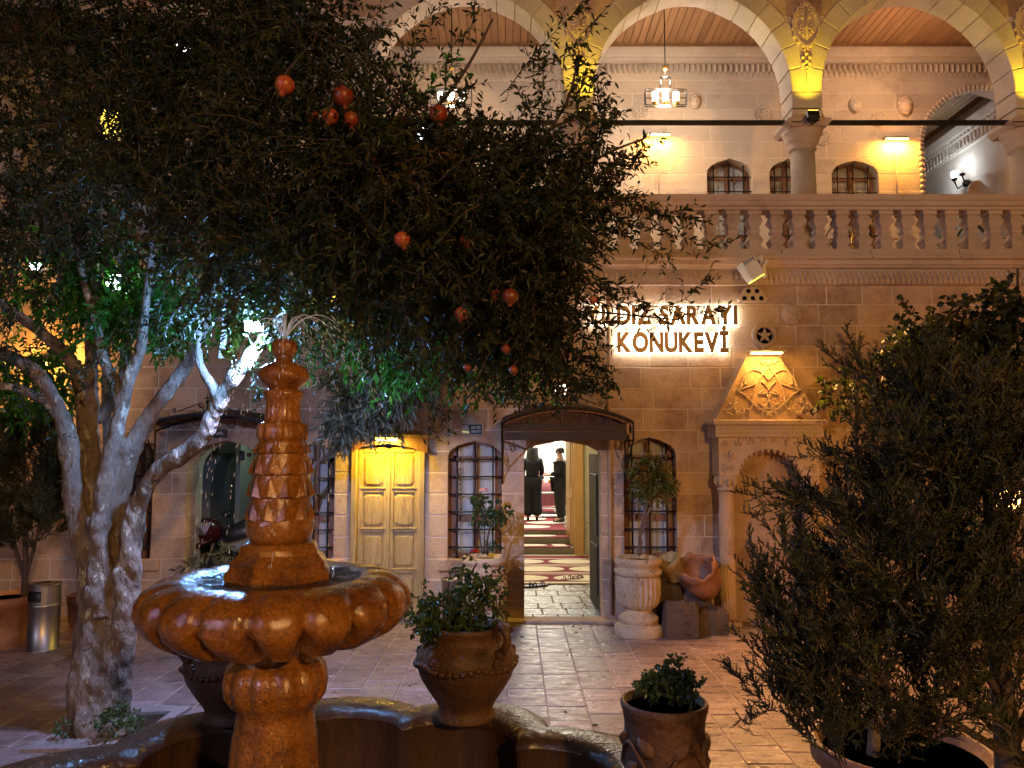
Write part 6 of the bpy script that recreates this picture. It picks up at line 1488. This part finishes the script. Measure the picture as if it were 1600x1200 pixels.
urn(998, 978, 8.45, 'fluted stone urn right of the arched doorway holding a clipped round topiary')
urn(758, 974, 8.5, 'fluted stone urn left of the arched doorway holding a tall flowering rose')
tp = thing('topiary_tree', at(1000, 862, 8.45), 'little topiary tree with round golden green crown in the right urn', 'tree')
limbs('trunk', [[(998, 868, 8.45, 3.4), (1001, 830, 8.45, 2.8), (1010, 790, 8.45, 2.4), (1020, 755, 8.45, 2)], [(1000, 868, 8.45, 2.6), (1006, 820, 8.45, 2.2), (1022, 780, 8.45, 1.8), (1030, 760, 8.45, 1.5)]], 'bark', tp, 6)
leafy('crown', [(1020, 752, 8.45, 38, 36, .24, 210), (1018, 728, 8.45, 28, 14, .16, 46)], 'box_leaf', tp, (.030, .052), .48, 12, (.07, .15), .3)
rs = thing('standard_rose', at(758, 862, 8.5), 'tall rose with one pink flower growing in the left urn', 'plant')
limbs('stem', [[(756, 866, 8.5, 2), (757, 820, 8.5, 1.6), (752, 775, 8.5, 1.2)], [(760, 866, 8.5, 2.4), (764, 830, 8.5, 2), (780, 800, 8.5, 1.3), (784, 780, 8.5, 1)], [(764, 850, 8.5, 1.2), (785, 835, 8.5, 1), (800, 820, 8.45, .7), (803, 802, 8.45, .5)], [(754, 866, 8.5, 1.6), (748, 830, 8.5, 1.2), (742, 805, 8.5, 1)]], 'thin_bark', rs, 5)
leafy('foliage', [(752, 800, 8.5, 18, 26, .14, 30), (782, 800, 8.5, 16, 18, .12, 22), (745, 780, 8.5, 10, 10, .08, 8), (770, 855, 8.5, 12, 6, .06, 8)], 'rose_leaf', rs, (.035, .06), .62, 7, (.05, .12))
rose(756, 767, 8.42, .05, 'rose_pink', rs)
# cylindrical pot with leaf relief on the basin rim
CYp = 3.48; b = Vector((at(1039, 1190, CYp).x, CYp, RIMZ + .012)); s = CYp / FPX
cyp = thing('relief_pot', b, 'dark cylindrical pot with carved leaf relief holding a small succulent', 'pot')
s_h = 1.13; MB().lathe([(r0, z0 * s_h) for r0, z0 in ([(60 * s, 0), (63 * s, 3 * s), (62 * s, 10 * s), (60 * s, 14 * s), (60 * s, 90 * s), (61 * s, 92 * s), (60 * s, 96 * s), (62 * s, 98 * s), (63 * s, 104 * s), (65 * s, 108 * s), (66 * s, 114 * s), (64 * s, 118 * s), (60 * s, 117 * s), (59 * s, 104 * s)])], b, 48).build('pot_body', 'dark_terracotta', cyp)
MB().lathe([(.001, 120 * s), (59.5 * s, 120 * s)], b, 24).build('pot_soil', 'soil', cyp)
q = MB(); qs = MB()
for k in range(14):
    th = 2 * math.pi * k / 14; z0_ = (42 + 36 * (k % 2)) * s; sg = 1 if k % 3 else -1
    n_, m_ = 7, 5; g = []
    for i in range(n_):
        u = i / (n_ - 1); wv = 11 * s * math.sin(math.pi * u ** .8); row = []
        for j in range(m_):
            w = -1 + 2 * j / (m_ - 1); t_ = th + (u - .5) * 30 * s * sg / (60 * s) * .9 + (w * wv * .7) / (60 * s); zz = z0_ + (u - .5) * 26 * s - w * wv * sg * .8
            r_ = 60.3 * s + (8.5 * s * (1 - abs(w) ** 1.5)) * math.sin(math.pi * min(1, max(0, u))) ** .6 + .3 * s; row.append((b.x + r_ * math.cos(t_), b.y + r_ * math.sin(t_), b.z + zz))
        g.append(row)
    qq = MB(); qq.sheet(g); qq.build('relief_leaf', 'dark_terracotta', cyp)
qs.tube([(b.x + 61.5 * s * math.cos(2 * math.pi * k / 60), b.y + 61.5 * s * math.sin(2 * math.pi * k / 60), b.z + (60 + 20 * math.sin(2 * math.pi * k / 60 * 4)) * s) for k in range(60)], 3.6 * s, 6, closed=True); qs.build('relief_stem', 'dark_terracotta', cyp)
su = thing('succulent', b + Vector((0, 0, .3)), 'low succulent with small thick leaves in the cylindrical relief pot', 'plant')
leafy('foliage', [(1045, 1070, CYp, 34, 18, .09, 90), (1075, 1076, CYp - .05, 18, 14, .07, 40), (1015, 1076, CYp, 18, 10, .07, 34), (1056, 1048, CYp, 14, 14, .03, 18)], 'rose_leaf', su, (.014, .026), .6, 12, (.03, .07), .1, up=.7, stemr=.003)
# terracotta pot behind the juniper with a cut sapling
JP = 3.45; b = Vector((at(1408, 1160, JP).x, JP, 0)); rp = 126 * JP / FPX
jp = thing('terracotta_pot', b, 'wide terracotta pot with a cut sapling behind the big juniper', 'pot')
zr = at(0, 1160, JP).z; MB().lathe([(rp * .66, 0), (rp * .8, zr * .5), (rp * .93, zr * .86), (rp * 1.02, zr * .88), (rp * 1.04, zr - .02), (rp * 1.0, zr), (rp * .93, zr - .01), (rp * .9, zr - .07)], b, 44).build('pot_body', 'terracotta', jp)
MB().lathe([(.001, zr - .06), (rp * .93, zr - .06)], b, 24).build('pot_soil', 'soil', jp)
sp_ = thing('cut_sapling', b + Vector((0, 0, zr - .07)), 'short pruned stump with a few sprigs in the wide terracotta pot', 'plant')
limbs('trunk', [[(1364, 1180, JP, 11), (1366, 1150, JP, 10), (1366, 1118, JP, 9.5)]], 'bark', sp_, 8); leafy('foliage', [(1372, 1100, JP, 14, 14, .05, 14)], 'willow_leaf', sp_, (.02, .05), .35, 6, (.04, .09))
# left: big planter for the conifer, smaller pot, steel bin
def planter(px, pbase, Y, rpx, hpx, label):
    b = Vector((at(px, pbase, Y).x, Y, 0)); s = Y / FPX; t = thing('terracotta_planter', b, label, 'pot', 'plain terracotta planters by the left wall')
    MB().lathe([(rpx * .95 * s, 0), (rpx * .97 * s, .02), (rpx * .84 * s, .03), (rpx * .98 * s, hpx * .8 * s), (rpx * 1.03 * s, hpx * .82 * s), (rpx * 1.06 * s, hpx * s), (rpx * .98 * s, hpx * s + .005), (rpx * .94 * s, hpx * .9 * s)], b, 40).build('pot_body', 'terracotta', t)
    MB().lathe([(.001, hpx * .92 * s), (rpx * .96 * s, hpx * .92 * s)], b, 20).build('pot_soil', 'soil', t)
planter(5, 1000, 8.0, 42, 75, 'large terracotta planter holding the orange lit conifer at the left edge')
planter(136, 982, 8.3, 28, 66, 'empty terracotta pot between the steel bin and the old trunk')
b = Vector((at(66, 1003, 7.85).x, 7.85, 0)); s = 7.85 / FPX
bn = thing('steel_bin', b, 'cylindrical brushed steel litter bin with dark opening by the planter', 'bin')
def oval(pf, zs_): q = MB(); q.lathe([(r * s, z * s) for r, z in pf], b, 36); return q
oval([(24, 0), (24, 2), (22, 3), (22.5, 66), (23, 67), (22.5, 68), (22.5, 70)], 1).build('bin_body', 'steel', bn)
q = MB()   # upper band with a cut-out opening
for k in range(36):
    th0, th1 = 2 * math.pi * k / 36, 2 * math.pi * (k + 1) / 36; tm = (th0 + th1) / 2
    op = -2.35 < (tm if tm < math.pi else tm - 2 * math.pi) < -1.3
    for z0_, z1_ in (((70, 74), (90, 97)) if op else ((70, 97),)):
        q.add([(b.x + 22.5 * s * math.cos(t_), b.y + 22.5 * s * math.sin(t_), z * s) for t_, z in ((th0, z0_), (th1, z0_), (th1, z1_), (th0, z1_))], [(0, 1, 2, 3)], True)
q.lathe([(23.5 * s, 96.5 * s), (24 * s, 99 * s), (20 * s, 99 * s), (19 * s, 96 * s)], b, 36); q.build('bin_hood', 'steel', bn)
MB().lathe([(20.5 * s, 60 * s), (20.5 * s, 95 * s), (.001, 95.5 * s)], b, 24).build('bin_liner', 'black_plastic', bn)
# ashtray drum behind the rose bush
b = Vector((at(706, 940, 8.6).x, 8.6, 0)); s = 8.6 / FPX
ad = thing('ashtray_drum', b, 'small steel drum with shallow tray between the wooden door and left urn', 'bin')
MB().lathe([(15 * s, 0), (15 * s, 76 * s), (17 * s, 77 * s), (17.5 * s, 79 * s), (15 * s, 80 * s), (13 * s, 77 * s), (.001, 76 * s)], b, 28).build('drum', 'steel', ad)
q = MB()
for k in range(9): q.ball(b + Vector((rnd.uniform(-.07, .07), rnd.uniform(-.07, .07), 78 * s)), .018, 6, 4, jit=.2)
q.build('crumpled_paper', 'white_paint', ad)
# weeds in the tree pit
wd = thing('pit_weeds', at_z(190, 1130, .02), 'low green weeds growing round the foot of the big trunk', 'plant')
leafy('foliage', [(185, 1120, 5.35, 22, 16, .1, 40), (215, 1128, 5.4, 16, 10, .08, 16), (108, 1142, 5.4, 14, 8, .06, 12), (170, 1135, 5.3, 14, 8, .05, 10)], 'rose_leaf', wd, (.02, .045), .45, 8, (.04, .1), .2, up=.5)
# pile of old vessels and stones by the niche
def stone(px, pb, Y, w, h, d, label, m='basalt', seed=1):
    b = Vector((at(px, pb, Y).x, Y, 0)); rg3 = random.Random(seed); t = MB(); n_ = 16; prof = [(.86, 0), (1.0, .03), (1.02, .3), (1, .6), (.95, .85), (.82, .97), (.5, 1.0), (.001, .97)]
    off = [rg3.uniform(.86, 1.1) for _ in range(n_)]
    def md_(th, r, z, k): 
        j = int(round(th / (2 * math.pi) * n_)) % n_; sq = 1 / max(abs(math.cos(th)), abs(math.sin(th))) ** .7; return r * off[j] * sq * (1 + rg3.uniform(-.05, .05)), z + (rg3.uniform(-.05, .05) if k > 2 else 0)
    t.lathe(prof, (0, 0, 0), n_, mod=md_, smooth=False); t.v = [(x * w / 2 + b.x, y * d / 2 + b.y, z * h) for x, y, z in t.v]
    return t.build('stone_block', m, None, org=b, label=label, cat='stone')
stone(1062, 972, 8.35, .36, .38, .30, 'rough hollowed basalt block on the ground beside the right urn', seed=2)
stone(1112, 970, 8.5, .34, .27, .30, 'speckled squarish stone under the leaning broken pot', seed=5)
ob = stone(1045, 960, 8.72, .34, .50, .26, 'dark tall stone at the back carrying the wooden mortar', seed=8); stone(1085, 955, 8.75, .38, .46, .25, 'dark stone wedged behind the pile against the wall', seed=9)
wm = thing('wooden_mortar', at(1048, 892, 8.6), 'old wooden mortar lying tilted on top of the stones', 'mortar'); Rm = Matrix.Rotation(R(62), 3, 'Z') @ Matrix.Rotation(R(-50), 3, 'Y') @ Matrix.Rotation(R(0), 3, 'X')
ax = (at(1042, 872, 8.55) - at(1060, 905, 8.65)); Rm = ax.to_track_quat('Z', 'Y').to_matrix(); c0 = at(1058, 902, 8.66)
q = MB(); q.lathe([(.10, 0), (.105, .02), (.095, .05), (.115, .17), (.13, .19), (.135, .24), (.13, .26), (.11, .26), (.09, .2), (.001, .16)], c0, 28, rot=Rm); q.build('mortar_body', 'old_door_wood', wm)
bpv = thing('broken_jar', at(1095, 900, 8.5), 'broken terracotta jar leaning with its jagged mouth upward beside the niche', 'jar')
ax = (at(1078, 858, 8.4) - at(1108, 925, 8.6)); Rm = ax.to_track_quat('Z', 'Y').to_matrix(); c0 = at(1108, 930, 8.6); rgj = random.Random(4)
def jag(th, r, z, k): return r, z + (.05 * math.sin(th * 3) + .02 * math.sin(th * 11) if k in (6, 7, 8) else 0)
q = MB(); q.lathe([(.04, -.02), (.12, .03), (.19, .14), (.215, .25), (.205, .31), (.225, .33), (.22, .40), (.20, .40), (.19, .33), (.19, .26), (.001, .10)], c0, 40, mod=jag, rot=Rm); q.build('jar_body', 'terracotta', bpv)

# ================================================================ MOTORBIKE in the storage room
mx = at(330, 880, FY + .75); mo = thing('motorbike', (mx.x, FY + .8, 0), 'dark red motorbike parked in the left archway, headlight and mirror showing', 'motorbike')
Ym = FY + .75
def wheel(c):
    q = MB(); q.tube([Vector((c.x + .25 * math.cos(a), c.y, c.z + .25 * math.sin(a))) for a in [2 * math.pi * k / 28 for k in range(28)]], .05, 8, closed=True); w = q.build('wheel', 'rubber', mo)
    q = MB(); q.tube([Vector((c.x + .19 * math.cos(a), c.y, c.z + .19 * math.sin(a))) for a in [2 * math.pi * k / 28 for k in range(28)]], .012, 6, closed=True)
    for k in range(6): a = k * math.pi / 3; q.tube([c, c + Vector((.19 * math.cos(a), 0, .19 * math.sin(a)))], .012, 5)
    q.build('rim', 'chrome', w)
xf = at(322, 900, Ym).x; wheel(Vector((xf, Ym - .1, .30))); wheel(Vector((xf + 1.0, Ym + .3, .30)))
q = MB(); q.tube([Vector((xf, Ym - .1, .3)), Vector((xf + .12, Ym - .06, .9)), Vector((xf + .16, Ym - .04, 1.05))], .028, 8); q.build('fork', 'chrome', mo)
q = MB(); p = at(318, 828, Ym - .15); q.lathe([(.001, .14), (.10, .10), (.16, .0), (.17, -.12), (.12, -.2)], p, 14, sx=1.25, rot=Matrix.Rotation(R(70), 3, 'X')); q.build('fairing', 'red_paint', mo)
p = at(313, 823, Ym - .32); q = MB(); q.add([p + Vector(v) for v in ((-.10, 0, .08), (.06, -.02, .04), (.14, 0, .06), (.07, -.03, -.10), (-.04, -.03, -.09), (.02, -.07, -.0))], [(0, 5, 1), (1, 5, 2), (2, 5, 3), (3, 5, 4), (4, 5, 0)]); q.build('headlight', 'chrome', mo)
q = MB(); p = at(312, 852, Ym - .28); q.tube([p + Vector((-.14, 0, -.06)), p + Vector((0, -.03, .0)), p + Vector((.16, 0, .08))], [.02, .035, .015], 8); q.build('mudguard', 'red_paint', mo)
q = MB(); a_ = at(322, 815, Ym); q.tube([a_ + Vector((-.2, .05, .0)), a_, a_ + Vector((.25, .1, .06))], .014, 6); q.build('handlebar', 'black_plastic', mo)
q = MB(); p = at(354, 803, Ym); q.ball(p, .075, 12, 8, sz=.5); q.tube([p, a_ + Vector((.22, .1, .05))], .008, 5); q.build('mirror', 'black_plastic', mo)
q = MB(); q.tube([(xf + .2, Ym, .85), (xf + .45, Ym + .1, .95), (xf + .75, Ym + .2, .82), (xf + 1.1, Ym + .3, .9)], [.12, .17, .11, .08], 10); q.build('tank_and_seat', 'black_plastic', mo)
q = MB(); q.tube([(xf + .45, Ym + .1, .45), (xf + .5, Ym + .1, .7)], [.2, .14], 8); q.tube([(xf + .5, Ym, .3), (xf + 1.1, Ym + .2, .35)], .05, 8); q.build('engine', 'iron', mo)
q = MB(); p = at(372, 850, Ym - .2); q.add([p + Vector(v) for v in ((-.22, 0, -.02), (.05, -.1, .08), (.18, .1, .10), (.12, .0, -.12), (-.1, -.05, -.06))], [(0, 1, 2), (0, 2, 3), (0, 3, 4)]); q.build('cover_sheet', 'grey_plaster', mo)
dp = thing('dry_potted_plant', at(350, 870, FY - .2), 'wilted pale leaved plant behind the bowl in front of the motorbike', 'plant')
b = Vector((at(350, 960, 8.7).x, 8.7, 0)); MB().lathe([(.10, 0), (.13, .1), (.15, .3), (.17, .42), (.17, .47), (.14, .45)], b, 20).build('plant_pot', 'terracotta', dp)
leafy('foliage', [(350, 868, 8.7, 18, 14, .1, 20), (300, 885, 8.7, 14, 6, .06, 8)], 'willow_leaf', dp, (.06, .12), .3, 6, (.08, .16), 1.5)

# ================================================================ PEOPLE IN THE HALL
def skin_body(name, joints, edges, radii, m, parent, root=0, lv=2):
    me = bpy.data.meshes.new(name); me.from_pydata([tuple(Vector(j) - ORG[parent.name]) for j in joints], edges, []); o = link(name, me, parent); me.materials.append(MATS[m])
    md = o.modifiers.new('k', 'SKIN'); sub = o.modifiers.new('s', 'SUBSURF'); sub.levels = lv; sub.render_levels = lv
    sv = me.skin_vertices[0].data
    for i, r in enumerate(radii): sv[i].radius = r if isinstance(r, tuple) else (r, r); sv[i].use_root = (i == root)
    md.use_smooth_shade = True
    dg = bpy.context.evaluated_depsgraph_get(); m2 = bpy.data.meshes.new_from_object(o.evaluated_get(dg)); o.modifiers.clear(); o.data = m2; m2.name = name
    for pgn in m2.polygons: pgn.use_smooth = True
    if not m2.materials: m2.materials.append(MATS[m])
    return o
FZ = .36
def person(px, Y, hgt, label, facing, female, armpose):
    x = at(px, 750, Y).x; o = Vector((x, Y, FZ)); t = thing('person', o, label, 'person'); k = hgt / 1.68; c, s_ = math.cos(facing), math.sin(facing)
    def W(a, b, z): return (x + (a * c - b * s_) * k, Y + (a * s_ + b * c) * k, FZ + .012 + z * k)   # a: right, b: forward
    hw = .085; sh = .165 if female else .195
    J = [W(0, 0, .95), W(0, -.01, 1.10), W(0, 0, 1.28), W(0, .0, 1.40), W(0, .015, 1.50), W(0, .03, 1.585),
         W(hw, 0, .90), W(hw + .01, .02, .50), W(hw + .015, -.02, .09), W(hw + .02, .13, .03),
         W(-hw, 0, .90), W(-hw - .01, .02, .50), W(-hw - .02, -.02, .09), W(-hw - .03, .13, .03)]
    rad = [.125, .095, .125, .085, .045, .088, .10, .06, .042, .03, .10, .06, .042, .03]
    E = [(0, 1), (1, 2), (2, 3), (3, 4), (4, 5), (0, 6), (6, 7), (7, 8), (8, 9), (0, 10), (10, 11), (11, 12), (12, 13)]
    for sx, (el, wr, hd) in zip((1, -1), armpose):
        n_ = len(J); J += [W(sx * sh, 0, 1.36), W(sx * el[0], el[1], el[2]), W(sx * wr[0], wr[1], wr[2]), W(sx * hd[0], hd[1], hd[2])]; rad += [.055, .038, .028, .026]; E += [(3, n_), (n_, n_ + 1), (n_ + 1, n_ + 2), (n_ + 2, n_ + 3)]
    rad = [r * k for r in rad]
    body = skin_body('body', J, E, rad, 'skin', t)
    # fingers
    for i in (17, 21):
        h = Vector(J[i]); d = (h - Vector(J[i - 1])).normalized(); sd = d.orthogonal().normalized(); q = MB()
        for f in range(4): a0 = h + sd * (f - 1.5) * .016; q.tube([a0 - d * .01, a0 + d * .035, a0 + d * (.06 + .008 * (f in (1, 2))) + d.cross(sd) * .015], [.009, .008, .006], 6)
        q.tube([h + sd * .02, h + sd * .045 + d * .03], [.010, .007], 6); q.build('fingers', 'skin', body)
    # face
    hc = Vector(J[5]); q = MB(); fw = Vector(W(0, 1, 0)) - Vector(W(0, 0, 0)); rt = Vector(W(1, 0, 0)) - Vector(W(0, 0, 0)); fw.normalize(); rt.normalize()
    q.tube([hc + fw * .095 + Vector((0, 0, .01)), hc + fw * .125 - Vector((0, 0, .02)), hc + fw * .10 - Vector((0, 0, .03))], [.010, .014, .008], 6)
    for sx in (-1, 1): q.ball(hc + rt * sx * .088 * k - Vector((0, 0, .01)), .02, 8, 6)
    q.build('nose_and_ears', 'skin', body); q = MB()
    for sx in (-1, 1): q.ball(hc + rt * sx * .03 + fw * .085 + Vector((0, 0, .01)), .010, 6, 5)
    q.build('eyes', 'hair', body)
    # clothing: shirt
    Jc = [J[0], J[1], J[2], J[3]] ; rc = [.19, .155 if female else .18, .19, .13]; Ec = [(0, 1), (1, 2), (2, 3)]
    for i in (14, 18):
        n_ = len(Jc); w_ = Vector(J[i + 1]); w2 = Vector(J[i + 2]); Jc += [J[i], J[i + 1], tuple(w_ + (w2 - w_) * .85)]; rc += [.085, .065, .05]; Ec += [(3, n_), (n_, n_ + 1), (n_ + 1, n_ + 2)]
    skin_body('shirt', Jc, Ec, [r * k for r in rc], 'black_cloth', t)
    fl_ = .155 if female else .085
    Jt = [J[0], J[6], J[7], tuple(Vector(J[8]) - Vector((0, 0, .02))), J[10], J[11], tuple(Vector(J[12]) - Vector((0, 0, .02)))]
    skin_body('trousers', Jt, [(0, 1), (1, 2), (2, 3), (0, 4), (4, 5), (5, 6)], [.20 * k, .16 * k, .12 * k, fl_ * k, .16 * k, .12 * k, fl_ * k], 'black_cloth', t)
    for i in (8, 12):
        q = MB(); a0 = Vector(J[i]); a0.z = FZ + .045; q.tube([a0 - fw * .05, a0 + fw * .06, a0 + fw * .17], [.04, .042, .03], 8, flat=.8); q.build('shoe', 'black_plastic', t)
    q = MB()
    if female:
        for k2 in range(26):
            th = math.pi + (k2 - 13) * .11; d = rt * math.sin(th) + fw * math.cos(th)
            q.tube([hc + Vector((0, 0, .10)), hc + d * .095 + Vector((0, 0, .05)), hc + d * .105 - Vector((0, 0, .08)), hc + d * .12 + fw * -.02 - Vector((0, 0, .22)), hc + d * .10 - fw * .05 - Vector((0, 0, .36 + .03 * math.sin(k2 * 2.1)))], [.03, .034, .036, .036, .012], 6)
    q.lathe([(.001, .115)] + [(.103 * math.sin(a_), .112 * math.cos(a_)) for a_ in (.4, .8, 1.2, 1.6, 1.9)], hc - fw * .018, 16); q.build('hair', 'hair', t)
    return t
person(832, 17.6, 1.66, 'person seen from behind, long dark hair, black top and wide trousers', 0.0, True, (((.22, .0, 1.12), (.20, .14, .98), (.16, .22, 1.0)), ((.23, .0, 1.10), (.22, .10, .90), (.20, .16, .86))))
person(876, 17.2, 1.64, 'person in dark shirt and trousers facing left by the serving trolley', R(75), False, (((.22, .02, 1.12), (.16, .22, 1.06), (.12, .32, 1.06)), ((.22, .02, 1.12), (.17, .22, 1.05), (.12, .32, 1.05))))
# serving trolley
tx = at(859, 780, 18.4).x; tv = thing('serving_trolley', (tx, 18.4, FZ), 'grey metal serving trolley on wheels between the two people', 'trolley')
for sx in (-.28, .28):
    for sy in (-.2, .2):
        q = MB(); q.tube([(tx + sx, 18.4 + sy, FZ + .1), (tx + sx, 18.4 + sy, FZ + 1.0)], .016, 8); q.build('post', 'steel', tv)
        q = MB(); q.lathe([(.045, -.012), (.05, 0), (.045, .012)], (tx + sx, 18.4 + sy, FZ + .055), 14, rot=Matrix.Rotation(R(90), 3, 'Y')); q.build('wheel', 'rubber', tv)
for z in (.22, .58, .95): MB().box((tx, 18.4, FZ + z), (.6, .44, .03), bev=.008).build('shelf', 'steel', tv)
# set table with red cloth
ttx = at(852, 770, 19.6).x; tt = thing('laid_table', (ttx, 19.6, FZ), 'table with dark red striped cloth behind the serving trolley', 'table')
MB().box((ttx, 19.6, FZ + .73), (2.6, .9, .03)).build('table_top', 'pale_wood', tt)
q = MB(); g = [[(ttx - 1.32 + 2.64 * i / 80, 19.13 + .02 * math.sin(i * 1.6) * (1 - z / .75), FZ + z) for i in range(81)] for z in (.22, .5, .752)]; g.append([(ttx - 1.32 + 2.64 * i / 80, 20.07, FZ + .752) for i in range(81)]); q.sheet(g); q.build('cloth', 'table_cloth', tt)
for sx in (-1.2, 1.2):
    for sy in (-.38, .38): MB().box((ttx + sx, 19.6 + sy, FZ + .36), (.06, .06, .715)).build('leg', 'pale_wood', tt)
for k, (dx, m, r) in enumerate(((-.3, 'white_paint', .07), (-.12, 'rose_red', .09), (.12, 'gold', .06), (.35, 'rose_pink', .08), (.55, 'white_paint', .06))):
    p = Vector((ttx + dx, 19.35, FZ + .762)); lb = ['white serving bowl at the left end of the laid table', 'red flower bunch in a bowl on the laid table', 'small golden bowl on the laid table', 'pink flower bunch in a bowl on the laid table', 'white serving bowl near the right end of the laid table'][k]
    t = thing('serving_bowl', p, lb, 'bowl'); MB().lathe([(.03, 0), (.05, .01), (r, .07), (r * 1.05, .09), (r * .95, .09), (.001, .03)], p, 18).build('bowl', 'white_paint' if k in (1, 3) else m, t)
    if k in (1, 3):
        q = MB()
        for j in range(12): q.ball(p + Vector((rnd.uniform(-r, r) * .8, rnd.uniform(-r, r) * .8, .12 + rnd.uniform(0, .12))), .035, 7, 5, jit=.15)
        q.build('flowers', m, t)
# sandals by the carpet
def sandal_pair(px, py, label, m, ang, sc=1.0):
    c = at_z(px, py, .02); t = thing('sandals', (c.x, c.y, .012), label, 'shoes')
    for j, (dx, dy, da) in enumerate(((0, 0, 0), (.16, .08, .35))):
        Rz = Matrix.Rotation(ang + da, 3, 'Z'); o_ = Vector((c.x + dx, c.y + dy, .012)); q = MB(); n_ = 16
        sole = [Vector((.14 * math.cos(a_), (.048 - .01 * math.cos(a_ * 1)) * math.sin(a_), 0)) for a_ in [2 * math.pi * k / n_ for k in range(n_)]]
        vs = [o_ + Rz @ v * sc for v in sole] + [o_ + Rz @ (v + Vector((0, 0, .025))) * sc for v in sole]
        q.add(vs, [tuple(range(n_))[::-1], tuple(range(n_, 2 * n_))] + [(k, (k + 1) % n_, n_ + (k + 1) % n_, n_ + k) for k in range(n_)]); so = q.build('sole', m, t)
        q = MB()
        for xx, hh in ((.06, .06), (.02, .07), (-.07, .06)):
            q.tube([o_ + Rz @ Vector((xx, -.045, .02)) * sc, o_ + Rz @ Vector((xx, -.02, hh)) * sc, o_ + Rz @ Vector((xx, .02, hh)) * sc, o_ + Rz @ Vector((xx, .045, .02)) * sc], .010, 6, flat=.5)
        q.build('strap', m, so)
sandal_pair(888, 906, 'brown leather sandals at the right edge of the hall carpet', 'leather_brown', .5)
sandal_pair(826, 917, 'black sandals just inside the doorway at the left', 'black_plastic', .1)
# gallery: gilded chairs glimpsed through the balusters
def gchair(px, label, m):
    x = at(px, 380, 10.9).x; b = Vector((x, 10.9, GF)); t = thing('gallery_chair', b, label, 'chair', 'ornate chairs standing behind the balusters')
    for sx in (-.2, .2):
        for sy in (-.2, .2): q = MB(); q.tube([b + Vector((sx, sy, 0)), b + Vector((sx * .9, sy * .9, .45))], [.015, .025], 6); q.build('leg', m, t)
    MB().box(b + Vector((0, 0, .47)), (.48, .46, .07), bev=.02).build('seat', 'black_cloth', t)
    q = MB(); q.tube(spline([b + Vector((-.2, .2, .5)), b + Vector((-.24, .22, .8)), b + Vector((-.1, .25, 1.02)), b + Vector((0, .25, 1.06)), b + Vector((.1, .25, 1.02)), b + Vector((.24, .22, .8)), b + Vector((.2, .2, .5))], 4), .022, 6); q.tube([b + Vector((0, .24, .5)), b + Vector((0, .25, 1.05))], .02, 6); q.build('backrest', m, t)
    for sx in (-1, 1): q = MB(); q.tube([b + Vector((sx * .23, .2, .72)), b + Vector((sx * .25, 0, .74)), b + Vector((sx * .23, -.2, .70)), b + Vector((sx * .22, -.2, .48))], .018, 6); q.build('armrest', m, t)
gchair(1325, 'chair with bright chrome frame seen between balusters right of the column', 'chrome'); gchair(1368, 'gilded chair seen between balusters below the barred gallery window', 'gold'); gchair(1535, 'dark framed chair seen between balusters at the far right', 'black_plastic')

# fallen leaves on the paving
n_ = 130; P = np.stack([nr.uniform(-4.5, 4.2, n_), nr.uniform(4.9, 8.9, n_), np.full(n_, .014)], 1); D = nr.normal(size=(n_, 3)); D[:, 2] = .03
L_ = nr.uniform(.03, .055, n_); geo_obj('fallen_leaves', [leaves_geo(P, D, L_, L_ * .4, .1, 0)], 'box_leaf', None, label='scattered small dry leaves on the paving', kind='stuff')
